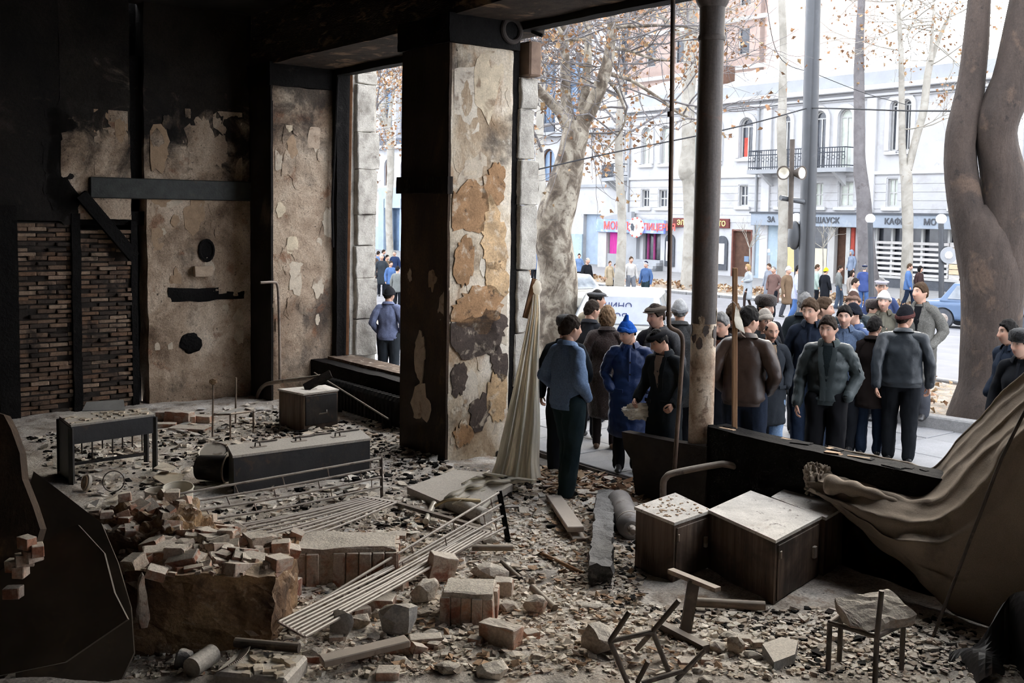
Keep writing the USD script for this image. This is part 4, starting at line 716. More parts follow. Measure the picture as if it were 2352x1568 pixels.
for x0, yb, yt, Y, lab in ((1722, 610, 530, 38.5, 'thin bare sapling by the brown street door'), (1890, 625, 530, 38.5, 'thin bare sapling before the cream board of the shop')):
    g = np.random.default_rng(x0); out, tips = [], []; t = Thing('sapling', lab, 'tree', gnd(x0 - 4, 668, -0.58), 'bare saplings')
    b = at(x0 - 4, 668, gnd(x0 - 4, 668, -0.58)[1]); q = at(x0, yt + 40, b[1]); t.add('stem', tube(curve([b - [0, 0, 0.05], (b + q) / 2 + [0.05, 0, 0], q], 8), np.linspace(0.05, 0.03, 8), 6), MATS['bark_pale'])
    for k in range(6): twigs(g, q, np.array([g.normal(0, 0.6), g.normal(0, 0.6), 1]), 0.9, 0.022, 1, out, tips)
    t.add('twigs', out, MATS['bark_pale'], kind='stuff', smooth=False)
# big crowns of far plane trees seen as a haze of brown leaves high up on the left
for i, (px, Y, lab) in enumerate(((1240, 37, 'plane tree with rusty leaves before the blue windows, nearest the pier'), (1420, 40, 'plane tree with a loose brown crown behind the mottled tree'), (840, 52, 'grey leafy tree high in the narrow window'))):
    g = np.random.default_rng(50 + i); b = gnd(px, 660, -0.6); b = at(px, 640, Y); b[2] = -0.65; top = b + [0, 0, 9.0]; t = Thing('plane_tree', lab, 'tree', b, 'plane trees along the avenue'); out, tips = [], []
    t.add('trunk', limb([b, b + [0.1, 0, 3], b + [-0.1, 0, 6], top], [0.22, 0.17, 0.15, 0.12], 60 + i, 12, 20), MATS['bark_pale'], smooth=60)
    for k in range(9): twigs(g, b + [0, 0, g.uniform(5.5, 9)], np.array([g.normal(0, 1), g.normal(0, 1), g.uniform(0.4, 1.2)]), g.uniform(2.6, 3.6), 0.055, 2, out, tips)
    t.add('twigs', out, MATS['bark_grey'], kind='stuff', smooth=False)
    for j in range(3): t.add('dry_leaves', leafmesh(g, tips, 800, 0.18, 0.3), MATS[f'leaf_{j}'], smooth=False, kind='stuff')
# ---- street furniture
tint('pole_grey', (0.060, 0.063, 0.068), 0.15, 2, rough=0.45, bump=0.1, over=[(3, 0.64, 0.06, (0.09, 0.092, 0.098), 0.4)]); tint('iron_brown', (0.075, 0.062, 0.052), 0.3, 8); tint('lamp_glass_white', (0.85, 0.85, 0.85), 0.04, 3, rough=0.25, bump=0); tint('reflector', (0.62, 0.58, 0.48), 0.2, 6, rough=0.25)
Yp = 19.0; p0 = at(1846, 850, Yp); p0[2] = 0.15; p1 = at(1870, -60, Yp)
po = Thing('lamp_post', 'thick grey steel lamp post behind the crowd with a cross of floodlights', 'lamp post', p0)
po.add('pole', tube([p0, p0 + (p1 - p0) * 0.3, p1], [W_at(19, Yp), W_at(18, Yp), W_at(16.5, Yp)], 20), MATS['pole_grey'], smooth=50); po.add('collar', tube([at(1850, 672, Yp), at(1850.2, 666, Yp)], W_at(19.5, Yp), 20), MATS['pole_grey'])
fl = Thing('floodlight_frame', 'upright bar with two round lamps beside the grey lamp post', 'floodlights', at(1815, 525, Yp - 0.35))
fl.add('bar', tube([at(1815, 525, Yp - 0.35), at(1820, 320, Yp - 0.35)], W_at(5.5, Yp), 10), MATS['iron_brown'], smooth=50); fl.add('arm', tube([at(1793, 454, Yp - 0.35), at(1845, 463, Yp - 0.1)], W_at(6, Yp), 10), MATS['pole_grey'], smooth=50)
for px, py, sx in ((1801, 397, -1), (1840, 397, 1)):
    o = at(px, py, Yp - 0.45); a = np.array([sx * 0.6, -0.8, 0]); a /= np.linalg.norm(a); X = np.cross([0, 0, 1], a); h = W_at(16, Yp)
    l = fl.add('lamp', frame(lathe([(0, -0.16), (0.05, -0.15), (h * 0.9, 0), (h, 0.03), (h * 0.85, 0.03), (0.03, -0.1), (0, -0.1)], 18), o, X, (0, 0, 1), a), MATS['iron_brown'], smooth=40); fl.add('reflector', frame(lathe([(0, -0.07), (h * 0.6, -0.02), (h * 0.82, 0.02), (h * 0.5, 0.0), (0, -0.04)], 18), o, X, (0, 0, 1), a), MATS['reflector'], parent=l); fl.add('lamp_arm', tube([o - a * 0.12, at(1817, 392, Yp - 0.35)], 0.03, 8), MATS['iron_brown'], parent=l)
def globe(px, py, r, Y, lab, base_px, mt='pole_grey'):
    b = at(base_px, 700, Y); b[2] = float(walk_z(toF(b)[1], toF(b)[0])); c = at(px, py, Y); t = Thing('globe_lamp', lab, 'street lamp', b, 'white globe street lamps')
    t.add('post', tube([b, np.array([*(b[:2] * 0.05 + c[:2] * 0.95), c[2] - W_at(r * 1.5, Y)])], W_at(6 if r > 10 else 4, Y), 12), MATS[mt], smooth=50); t.add('globe', T(trimesh.creation.icosphere(3, W_at(r, Y)), c), MATS['lamp_glass_white'], smooth=True); t.add('neck', tube([c - [0, 0, W_at(r * 1.7, Y)], c - [0, 0, W_at(r * 0.8, Y)]], W_at(6, Y), 12), MATS[mt])
    return t, b, c
t, b, c = globe(2162, 503, 12, float(F(onT(2162, 600, 31)[0], 31)[1]), 'white globe street lamp beside the dark double-trunked tree', 2163, 'pole_grey')
o = at(2178, 586, b[1] - 0.2); X, Yv = np.array([1, 0, 0]), np.array([0, 0, 1]); d = t.add('sign_disc', frame(lathe([(0, 0), (W_at(19, b[1]), 0), (W_at(19, b[1]), 0.05), (0, 0.05)], 20), o, X, Yv, (0, -1, 0)), MATS['stucco_grey'], label='round grey disc on the lamp post'); t.add('disc_boss', frame(lathe([(0, 0.05), (W_at(9, b[1]), 0.05), (W_at(7, b[1]), 0.12), (0, 0.14)], 16), o, X, Yv, (0, -1, 0)), MATS['lamp_glass_white'], parent=d)
globe(1999, 502, 11, 37.5, 'white globe street lamp partly behind the straight grey trunk', 2003); globe(1829, 500, 11, 37.0, 'white globe street lamp close beside the grey lamp post', 1832)
sd = Thing('junction_box', 'rounded grey box hanging on the left side of the lamp post', 'box', at(1825, 580, Yp)); sd.add('body', blob(at(1825, 540, Yp + 0.1), W_at(34, Yp), 3, (0.45, 0.45, 1.0), 0.03, 3), MATS['pole_grey'], smooth=True)
tint('wire_black', (0.03, 0.03, 0.032), 0.1)
def wire(lab, pts, r=0.012): single('overhead_wire', tube(curve(pts, 30), r, 5), MATS['wire_black'], lab, 'wire', 'overhead wires', smooth=50)
wire('long black wire sagging from the burnt shop to the lamp post', [at(1213, 394, 17.0), at(1400, 352, 17.5), at(1600, 312, 18.0), at(1740, 280, 18.5), at(1852, 249, 18.9)])
wire('black wire from the lamp post to the dark double tree', [at(1864, 248, 18.9), at(1950, 250, 17.5), at(2070, 254, 16), at(2200, 255, 14.3)])
wire('thin wire crossing high in front of the pale roof', [at(1755, -20, 30), at(1790, 130, 30.5), at(1880, 172, 31), at(1990, 215, 32), at(2080, 240, 33)], 0.01)
# ================================================================ PEOPLE
tone_mat('skin')
def cloth(name, c, kind='wool'):
    if name in MATS: return MATS[name]
    c = np.array(c) * (0.55 if max(c) < 0.15 else 0.72)
    k = dict(wool=dict(rough=0.95, spec=0.1, bump=0.3, bscale=160, bdist=0.003, fine=(120, 0.18)), denim=dict(rough=0.85, spec=0.15, bump=0.25, bscale=130, bdist=0.003, fine=(60, 0.25)), leather=dict(rough=0.42, spec=0.3, bump=0.35, bscale=25, bdist=0.006),
             nylon=dict(rough=0.5, spec=0.25, bump=0.4, bscale=16, bdist=0.008), knit=dict(rough=0.95, spec=0.05, bump=0.6, bscale=90, bdist=0.006, fine=(90, 0.25)), tweed=dict(rough=0.95, spec=0.05, bump=0.3, bscale=150, bdist=0.003, fine=(110, 0.5)), fur=dict(rough=0.9, spec=0.1, sheen=0.3, bump=1.0, bscale=70, bdist=0.02, fine=(70, 0.45)))[kind]
    return tint(name, c, 0.18, 5, **k)
tint('shoe_black', (0.014, 0.013, 0.013), 0.3, rough=0.35, spec=0.5); tint('shoe_brown', (0.10, 0.055, 0.03), 0.3, rough=0.45); tint('shoe_white', (0.55, 0.55, 0.55), 0.2, rough=0.6)
def ell(c, r, n=16): return m3.Manifold.sphere(1.0, n).scale(tuple(map(float, r))).translate(tuple(map(float, c)))
def chain(pts, rad, n=14):
    """Hulls of the balls at consecutive joints, joined: one limb that tapers."""
    B = [ell(p, (r, r, r) if np.ndim(r) == 0 else r, n) for p, r in zip(pts, rad)]
    return [m3.Manifold.batch_hull([B[i], B[i + 1]]) for i in range(len(B) - 1)]
def fuse(parts, ln=0.05, smooth=6, fold=0.0, seed=0, ff=9.0, stretch=(1, 1, 0.45)):
    m = m3.Manifold.batch_boolean(list(parts), m3.OpType.Add).refine_to_length(ln); t = tm(m); t.merge_vertices()
    if smooth: trimesh.smoothing.filter_taubin(t, iterations=smooth)
    if fold:
        v = t.vertices; w_ = v + 0.05 * np.stack([nz(v, 6, seed + 11 + q, 2) for q in range(3)], 1); k = nz(v * np.asarray(stretch), ff, seed, 2) + 1.1 * (0.25 - np.abs(nz(w_ * np.asarray(stretch), ff * 1.5, seed + 3, 2))); t.vertices = v + t.vertex_normals * (k * fold * 2.0)[:, None]
    return t
_HD = {}
def gs(x, s): return np.exp(-(x / s) ** 2)
def head_shape(d, woman=False):
    """Unit directions -> points of a head that faces -y, about 0.235 m tall, and its colour zones."""
    x, y, z = d[:, 0] * 0.074, d[:, 1] * 0.096, d[:, 2] * 0.119
    lo = np.clip(-z / 0.119, 0, 1); up = np.clip(z / 0.119, 0, 1)
    x = x * (1 - 0.30 * lo ** 1.4) * (1 + 0.05 * np.clip(up, 0, 0.5)); y = np.where(y > 0, y * (1 - 0.40 * lo), y)
    fr = np.clip(-d[:, 1], 0, 1) ** 0.7
    y = np.where(d[:, 1] < 0, np.maximum(y, -0.090 - 0.012 * 0) * 0.97 - 0.006 * lo, y)
    nose = gs(x, 0.0135 + 0.004 * np.clip((0.0 - z) / 0.03, 0, 1)) * np.interp(z, [-0.047, -0.037, -0.028, 0.0, 0.03, 0.045], [0, 0.9, 1.0, 0.62, 0.25, 0]) * 0.030
    sock = (gs(np.abs(x) - 0.031, 0.017) * gs(z - 0.017, 0.013)) * 0.011; ball = (gs(np.abs(x) - 0.031, 0.010) * gs(z - 0.017, 0.007)) * 0.006
    brow = gs(np.abs(x) - 0.028, 0.024) * gs(z - 0.038, 0.009) * 0.005; cheek = gs(np.abs(x) - 0.043, 0.018) * gs(z + 0.020, 0.02) * 0.006
    lip = gs(x, 0.024) * (gs(z + 0.058, 0.006) + gs(z + 0.070, 0.007)) * 0.006 - gs(x, 0.026) * gs(z + 0.064, 0.003) * 0.003; chin = gs(x, 0.022) * gs(z + 0.100, 0.016) * 0.010
    y = y - fr * (nose - sock + ball + brow + cheek + lip + chin)
    ear = gs(y - 0.012 - 0.1 * (z - 0.01), 0.015) * gs(z - 0.002, 0.026) * np.clip((np.abs(d[:, 0]) - 0.6) * 3, 0, 1); x = x + np.sign(x) * ear * 0.021; y = y + ear * 0.006
    return np.stack([x, y, z], 1), dict(lip=fr * gs(x, 0.021) * gs(z + 0.064, 0.010), eye=fr * gs(np.abs(x) - 0.031, 0.011) * gs(z - 0.017, 0.005), iris=fr * gs(np.abs(x) - 0.031, 0.006) * gs(z - 0.017, 0.006), brow=fr * gs(np.abs(x) - 0.030, 0.018) * gs(z - 0.040, 0.006),
            jaw=np.clip((-z - 0.03) / 0.03, 0, 1) * np.clip(-d[:, 1] + 0.45, 0, 1), mou=fr * gs(x, 0.028) * gs(z + 0.049, 0.008), red=fr * (gs(np.abs(x) - 0.045, 0.02) * gs(z + 0.018, 0.02) + gs(x, 0.014) * gs(z + 0.028, 0.014)), sock=fr * gs(np.abs(x) - 0.031, 0.017) * gs(z - 0.017, 0.012))
def ico(sub):
    if sub not in _HD: _HD[sub] = trimesh.creation.icosphere(sub, 1.0)
    return _HD[sub]
def colour_head(d, zones, skin, hair, moustache=0, stubble=0.25):
    c = np.tile(np.array(skin, float), (len(d), 1)); hair = np.array(hair)
    def mixc(w, col): w = np.clip(w, 0, 1)[:, None]; return c * (1 - w) + np.array(col) * w
    c = mixc(zones['red'] * 0.45, np.array(skin) * [1.05, 0.68, 0.62]); c = mixc(zones['jaw'] * stubble, np.array(skin) * 0.45); c = mixc(zones['sock'] * 0.35, np.array(skin) * [0.6, 0.5, 0.48])
    c = mixc(zones['lip'] * 0.8, np.array(skin) * [0.80, 0.42, 0.42]); c = mixc(zones['brow'] * 1.3, hair * 0.8); c = mixc(zones['eye'] * 1.2, (0.50, 0.48, 0.46)); c = mixc(zones['iris'] * 1.5, (0.03, 0.02, 0.015))
    if moustache: c = mixc(zones['mou'] * 1.5, hair * 0.7)
    return c
def hair_line(phi, kind):
    tab = dict(short=[(0, .074), (.55, .068), (.95, .045), (1.25, .004), (1.5, .012), (1.8, .012), (2.2, -.035), (3.2, -.058)], receding=[(0, .104), (.5, .098), (.9, .07), (1.25, .01), (1.5, .015), (1.8, .012), (2.2, -.03), (3.2, -.055)],
               bald=[(0, .140), (.7, .140), (1.0, .085), (1.25, .02), (1.6, .02), (1.9, .02), (2.3, -.02), (3.2, -.05)], long=[(0, .07), (.5, .062), (.85, .03), (1.1, -.07), (1.5, -.11), (2.2, -.13), (3.2, -.14)], cap=[(0, .048), (.8, .044), (1.3, .015), (1.8, .005), (3.2, -.018)])[kind]
    return np.interp(phi, [a for a, b in tab], [b for a, b in tab])
def shell(kind, th, seed, sub=4, top=0.0, rough=0.006, ff=26, hi=None):
    """A closed shell that stands proud of the skull where hair or a cap is and hides inside it elsewhere."""
    d = np.array(ico(sub).vertices); q = d * [0.080, 0.102, 0.125]; q[:, 0] *= np.where(d[:, 2] < 0, 1 - 0.12 * -d[:, 2], 1)
    phi = np.arctan2(np.abs(d[:, 0]), -d[:, 1]); f = q[:, 2] - hair_line(phi, kind); m = np.clip(f / 0.012 + 0.5, 0, 1); m = m * m * (3 - 2 * m)
    if kind == 'bald': m = m * np.clip((0.075 - q[:, 2]) / 0.01 + 0.5, 0, 1)
    if hi is not None: m = m * np.clip((hi - f) / 0.006 + 0.5, 0, 1)
    low = 0.90 if kind != 'long' else 0.88
    out = q + d * (th + rough * 2 * nz(d * 1.0, ff / 6, seed, 3))[:, None]; out[:, 2] += top * np.clip(d[:, 2], 0, 1) ** 2
    v = np.minimum(np.abs(q), np.abs(q) * low) * np.sign(q) * (1 - m)[:, None] + out * m[:, None]
    return trimesh.Trimesh(v, ico(sub).faces, process=False)
def rotx(a): a = math.radians(a); c, s = math.cos(a), math.sin(a); return np.array([[1, 0, 0], [0, c, -s], [0, s, c]])
def rotz(a): a = math.radians(a); c, s = math.cos(a), math.sin(a); return np.array([[c, -s, 0], [s, c, 0], [0, 0, 1]])
def hand_mesh(curl=0.5):
    """A right hand hanging along -z from the wrist at the origin, palm towards +x, thumb towards -y: palm, four fingers, thumb."""
    P = [m3.Manifold.batch_hull([ell((0, -.024, -.03), (.013, .016, .02), 10), ell((0, .022, -.03), (.012, .016, .02), 10), ell((0, -.028, -.085), (.012, .012, .012), 10), ell((0, .028, -.080), (.011, .011, .011), 10)]), m3.Manifold.batch_hull([ell((0, 0, .02), (.022, .027, .02), 10), ell((0, 0, -.03), (.014, .03, .02), 10)])]
    for y, L, r in ((-.029, .070, .0088), (-.010, .078, .009), (.010, .072, .0088), (.028, .056, .0078)):
        p = np.array([0, y, -.083]); pts = [p]; a = 0.25 + 0.3 * curl
        for k, s in enumerate((0.45, 0.31, 0.24)): p = p + L * s * np.array([math.sin(a), 0, -math.cos(a)]); pts.append(p); a += 0.35 + 0.55 * curl
        P += chain(pts, [r, r * 0.96, r * 0.88, r * 0.78], 8)
    P += chain([(0.0, -.026, -.03), (0.018, -.046, -.058), (0.03, -.05, -.085), (0.038, -.046, -.104)], [.014, .0115, .0095, .008], 8)
    t = tm(m3.Manifold.batch_boolean(P, m3.OpType.Add).refine_to_length(0.012)); t.merge_vertices(); trimesh.smoothing.filter_taubin(t, iterations=4); return t
HANDS = {c: hand_mesh(c) for c in (0.35, 1.0)}
ARMS = dict(down=((.255, .03, 1.14), (.268, -.05, .885)), pocket=((.275, .085, 1.15), (.195, -.085, .985)), front=((.27, .02, 1.15), (.12, -.20, 1.10)), hold=((.25, .02, 1.14), (.235, -.17, .98)), clasp=((.26, .02, 1.13), (.07, -.19, .97)), back=((.27, .10, 1.15), (.08, .17, 1.0)), swingf=((.25, -.08, 1.16), (.26, -.25, 0.96)), swingb=((.25, .14, 1.16), (.25, .20, 0.90)), chest=((.25, -.04, 1.14), (.08, -.19, 1.30)))
SKINS = [(0.50, 0.30, 0.215), (0.44, 0.255, 0.18), (0.54, 0.335, 0.25), (0.40, 0.225, 0.155)]
HAIRC = dict(black=(0.012, 0.010, 0.009), dark=(0.03, 0.02, 0.014), brown=(0.075, 0.045, 0.026), grey=(0.20, 0.195, 0.19), blond=(0.42, 0.27, 0.13), fair=(0.24, 0.15, 0.085), white=(0.5, 0.48, 0.45))
for k_, c_ in HAIRC.items(): tint('hair_' + k_, np.array(c_) * .7, 0.4, 30, rough=0.75, spec=0.12, bump=0.8, bscale=90, bdist=0.01, stretch=(1, 1, 0.5))
PEOPLE = []
def gz(P):
    s, t, _ = toF(P)
    if t < 0.70: return 0.03
    k = kerb_t(s)
    if t < k: return 0.12
    return float(walk_z(t, s)) + (0.09 if t < 9.5 else 0.0)
def place(px, ytop, H, feet=None):
    if feet is not None:
        z = 0.1
        for _ in range(12): P = gnd(px, feet, z); z = gz(P)
        Q = at(px, ytop, P[1]); return P, Q[2] - z
    lo, hi = 6.0, 90.0
    for _ in range(50):
        Y = (lo + hi) / 2; P = at(px, ytop, Y); f = P[2] - gz(P) - H
        lo, hi = (Y, hi) if f > 0 else (lo, Y)
    P = at(px, ytop, Y); P[2] = gz(P); return P, H
def person(label, px, ytop, H=1.72, feet=None, face=0, yaw=0, pitch=0, hair=('short', 'dark'), hat=None, top=('jacket', 'navy', (0.03, 0.04, 0.07), 'wool'), legs=('trousers_dark', (0.02, 0.022, 0.028)), arms=('down', 'down'), walk=0.0, skin=0, detail=1, moustache=0, collar=None, shirt=None, shoes='shoe_black', lean=0, wide=1.0, bag=None, woman=False, group=None, glasses=False, hem=None, Hcap=None):
    P, Hp = place(px, ytop, H, feet); n = len(PEOPLE); sd = 300 + n * 13; PEOPLE.append((label, P, Hp)); g = np.random.default_rng(sd)
    S = Hp / (1.75 + {None: 0.0, 'knit': 0.02, 'fur': 0.05, 'flat': 0.015, 'pom': 0.09, 'hood': 0.02}[hat[0] if hat else None]); S = float(np.clip(S, 0.70, 1.12)) 
    R = rotz(face); th = Thing('person', label, 'person', P, group or ('crowd at the burnt shopfront' if detail else 'walkers in the avenue')); th.local = True
    ln, sub, ns = ((0.034, 4, 14) if detail else (0.09, 3, 9))
    def w(m):   # figure space -> the thing's own space
        m = m.copy(); v = np.array(m.vertices)
        if lean: v = v.copy(); a = math.radians(lean); k = np.clip((v[:, 2] - 0.9) / 0.5, 0, 1); v[:, 1] -= np.tan(a) * np.clip(v[:, 2] - 0.9, 0, None)
        m.vertices = (v * S) @ R.T; return m
    wd = wide
    # skeleton
    hx = 0.10; st = walk
    ank = [(hx, -st, .075), (-hx, st, .075 + 0.05 * (st > 0.15))]; kne = [(hx * 1.02, -st * 0.62 - .03 - 0.03 * (st > 0), .49), (-hx * 1.02, st * 0.35 - .02, .485)]; hip = [(hx * .95, 0, .93), (-hx * .95, 0, .93)]
    sho = [(.172 * wd, .015, 1.415), (-.172 * wd, .015, 1.415)]
    A = [ARMS[arms[0]], ARMS[arms[1]]]; elb = [np.array(A[0][0]) * [1, 1, 1], np.array(A[1][0]) * [-1, 1, 1]]; wri = [np.array(A[0][1]), np.array(A[1][1]) * [-1, 1, 1]]
    for q in (elb, wri):
        for i in (0, 1): q[i] = q[i] + np.array([(wd - 1) * 0.16 * (1 if i == 0 else -1), 0, 0])
    Hc = np.array([0, -.024, 1.630]); piv = np.array([0, .0, 1.535]); HR = rotz(yaw) @ rotx(pitch)
    def hw(m): m = m.copy(); m.vertices = (np.array(m.vertices) * [1.0, 1.0, 1.0] + Hc - piv) @ HR.T + piv; return m
    # the body: one continuous skin from crown to ankles
    core = chain([(0, .01, .95), (0, .015, 1.10), (0, .01, 1.28), (0, .015, 1.42)], [(.145, .10, .10), (.125, .09, .1), (.15 * wd, .10, .1), (.12 * wd, .07, .05)], ns)
    nk = piv + (np.array([0, .012, 1.56]) - piv) @ HR.T
    core += chain([(0, .025, 1.41), (0, .015, 1.48), nk], [(.075, .065, .04), (.058, .058, .04), (.055, .057, .05)], ns)
    for i in (0, 1):
        core += chain([np.array(sho[i]) * [.9, 1, 1] + [0, 0, -.03], elb[i], wri[i]], [.04, .035, .027], ns); core += chain([hip[i], kne[i], ank[i]], [.085, .055, .038], ns); core += chain([np.array(sho[i]) * [.9, 1, 1] + [0, 0, -.03], (0, .015, 1.38)], [.04, .06], ns)
    hd = ico(sub); hv, zones = head_shape(np.array(hd.vertices)); hv = hv * 1.05; hm = hw(trimesh.Trimesh(hv, hd.faces, process=False)); bits = [man(hm)]
    for i in (0, 1):
        if arms[i] in ('pocket', 'back') or (not detail and i == 1 and arms[i] != 'down'): continue
        d = wri[i] - elb[i]; d /= np.linalg.norm(d); h = HANDS[1.0 if arms[i] in ('hold', 'front', 'chest') else 0.35].copy(); v = np.array(h.vertices)
        v[:, 0] *= -1                                                     # palm towards the thigh of the +x side
        if i: v[:, 0] *= -1
        z = -d; x = np.cross([0, 1, 0], z); x /= np.linalg.norm(x); y = np.cross(z, x); h.vertices = v @ np.stack([x, y, z]) + wri[i] + d * 0.012
        if i == 0: h.invert()
        if detail: bits.append(man(h))
        else: bits.append(m3.Manifold.batch_hull([ell(wri[i], (.026,) * 3, 8), ell(wri[i] + d * 0.11, (.02, .026, .03), 8)]))
    skel = fuse(core, ln * 1.6, 4); body = tm(m3.Manifold.batch_boolean([man(skel)] + bits, m3.OpType.Add)); body.merge_vertices()
    bv = np.array(body.vertices); skc = np.array(SKINS[skin % 4]); hc = HAIRC[hair[1]] if hair else HAIRC['dark']
    hcol = colour_head(np.array(hd.vertices), zones, skc, hc, moustache, 0.0 if woman else 0.28)
    from scipy.spatial import cKDTree
    dd, ii = cKDTree(np.array(hm.vertices)).query(bv); body_c = np.where((dd < 0.004)[:, None], hcol[ii], skc * [0.95, 0.9, 0.88]); bw_ = w(body); bw_.vcol = body_c; th.add('body', bw_, MATS['skin'], smooth=True)
    # trousers or stockings, shoes
    lc = cloth(legs[0], legs[1], legs[2] if len(legs) > 2 else 'wool'); lw = (0.9 if top[0] in ('coat', 'parka') else 1.0) if not woman else 0.72
    lg = chain([(0, .01, .90), (0, .012, 1.04)], [(.165 * min(1, lw + .02), .118 * min(1, lw + .02), .10), (.15, .108, .06)], ns)
    for i in (0, 1): lg += chain([hip[i], (np.array(hip[i]) * .45 + np.array(kne[i]) * .55), kne[i], np.array(ank[i]) * .35 + np.array(kne[i]) * .65, np.array(ank[i]) + [0, 0.004, -0.01]], [.112 * (lw * .5 + .5), .098 * lw, .082 * lw, .080 * lw, .068 * lw], ns)
    th.add('trousers' if not woman else 'stockings', w(fuse(lg, ln, 5, 0.018 if not woman else 0, sd + 2, 8)), lc, smooth=50)
    for i in (0, 1):
        a = np.array(ank[i]); s_ = m3.Manifold.batch_hull([ell(a + [0, .035, -.035], (.038, .045, .04), 12), ell(a + [0, -.10, -.048], (.042, .055, .03), 12), ell(a + [0, -.02, -.0], (.04, .05, .04), 12)]); 
        s_ = s_.trim_by_plane((0, 0, 1), float(a[2] - .075)); th.add('shoe', w(fuse([s_], 0.03, 2)), MATS[shoes], smooth=50)
    # the upper garment
    kind, cn, cc, ck = top; cm = cloth(cn, cc, ck); long_ = {'jacket': 0.90, 'coat': 0.50, 'parka': 0.72, 'blazer': 0.80, 'bomber': 0.88}[kind] if hem is None else hem
    fl_ = {'coat': 1.16, 'parka': 1.08, 'blazer': 1.06, 'jacket': 1.07, 'bomber': 1.09}.get(kind, 1.0); b = 1.0 if kind != 'bomber' else 1.04
    secs = [((0, .012, long_ + .03), (.178 * fl_ * wd, .135 * fl_, .045)), ((0, .012, max(long_ + .08, 0.98)), (.176 * b * wd, .132 * b, .05)), ((0, .015, 1.12), (.168 * b * wd, .124 * b, .08)), ((0, .008, 1.28), (.190 * wd, .135, .08)), ((0, .016, 1.385), (.160 * wd, .102, .06))]
    if long_ < 0.8:
        secs[0] = ((0, .0, long_ + .03), (.215 * wd, .180, .045)); secs[1] = ((0, .008, 0.95), (.205 * wd, .160, .06)); secs.insert(1, ((0, .004, max(.74, long_ + .06)), (.212 * wd, .174, .05)))
    tp = chain([c for c, r in secs], [r for c, r in secs], ns + 2) + chain([(0, .02, 1.40), (0, .018, 1.475)], [(.13 * wd, .09, .05), (.078, .072, .025)], ns)
    for i in (0, 1):
        sg = 1 if i == 0 else -1; tp += chain([(sg * .09, .016, 1.425), (sg * .162 * wd, .015, 1.398), (np.array(sho[i]) + elb[i]) / 2 + [0, .005, 0], elb[i], (elb[i] + wri[i]) / 2, wri[i] + (wri[i] - elb[i]) * 0.03], [.060, .074, .068, .061, .056, .047], ns)
    tm_ = fuse(tp, ln, 5, 0.019 if ck != 'wool' else 0.014, sd, 8.5 if ck != 'nylon' else 12, (1, 1, 0.6) if ck != 'nylon' else (0.7, 0.7, 1.6))
    jk = th.add({'coat': 'coat', 'parka': 'coat', 'blazer': 'jacket', 'jacket': 'jacket', 'bomber': 'jacket'}[kind], w(tm_), cm, smooth=60)
    if detail:
        # collar: a standing band folded over; front edge; hem and cuff bands
        a = np.linspace(-2.55, 2.55, 22) + math.pi / 2; cz = lambda q: 1.478 + 0.012 * np.sin(q) 
        o = np.stack([0.084 * np.cos(a), 0.02 + 0.080 * np.sin(a), cz(a)], 1); i_ = np.stack([0.072 * np.cos(a), 0.018 + 0.068 * np.sin(a), cz(a) + 0.047], 1); f_ = np.stack([0.112 * np.cos(a), 0.016 + 0.103 * np.sin(a), cz(a) + 0.004 - 0.025 * np.clip(-np.sin(a), 0, 1)], 1)
        th.add('collar', w(sheet(np.stack([o, i_, (i_ * .5 + f_ * .5) + [0, 0, .014], f_], 1), 0.009)), cloth(*collar) if collar else cm, parent=jk, smooth=50)
        zf = np.linspace(1.455, long_ + 0.03, 14); fy = np.interp(zf, [0.4, 0.75, 1.0, 1.12, 1.28, 1.39, 1.47], [-.150 * fl_, -.140, -.124, -.112, -.131, -.098, -.062])
        open_ = shirt is not None; fx = 0.0 if not open_ else 0.055
        for s_ in ([0] if not open_ else [-1, 1]):
            c = np.stack([s_ * np.interp(zf, [0.5, 1.1, 1.3, 1.46], [0.02, 0.025, 0.05, 0.06]) + 0 * zf, fy - 0.007, zf], 1); th.add('front_edge' if not open_ else 'lapel', w(sheet(np.stack([c - [0.014 + 0.018 * open_, -0.004, 0], c + [0.0, -0.004, 0], c + [0.014 + 0.018 * open_, 0.004, 0]], 1), 0.008)), cm, parent=jk, smooth=50)
        if open_:
            zs = np.linspace(1.47, 1.12, 10); hw_ = np.interp(zs, [1.1, 1.3, 1.47], [0.012, 0.038, 0.05]); fy2 = np.interp(zs, [1.12, 1.28, 1.39, 1.47], [-.118, -.137, -.110, -.072])
            th.add('shirt_front', w(sheet(np.stack([np.stack([-hw_, fy2 + .004, zs], 1), np.stack([0 * hw_, fy2 - .004, zs], 1), np.stack([hw_, fy2 + .004, zs], 1)], 1), 0.008)), cloth(*shirt), parent=jk, smooth=50, label='shirt front')
        if kind in ('bomber', 'jacket'):
            q = np.linspace(0, 2 * math.pi, 30); bnd = lambda k, z: np.stack([.180 * wd * k * np.cos(q), .012 + .137 * k * np.sin(q), z + 0 * q], 1)
            th.add('hem_band', w(sheet(np.stack([bnd(0.99, long_ + .045), bnd(1.02, long_ + .02), bnd(0.985, long_ - .015)], 1), 0.01)), cm, parent=jk, smooth=50)
        for i in (0, 1):
            d = (wri[i] - elb[i]); d = d / np.linalg.norm(d); th.add('cuff', w(tm(m3.Manifold.batch_hull([ell(wri[i] - d * .02, (.053,) * 3, 12), ell(wri[i] + d * .012, (.048,) * 3, 12)]).trim_by_plane(tuple(-d), float(-(wri[i] + d * .03) @ d)))), cm, parent=jk, smooth=50)
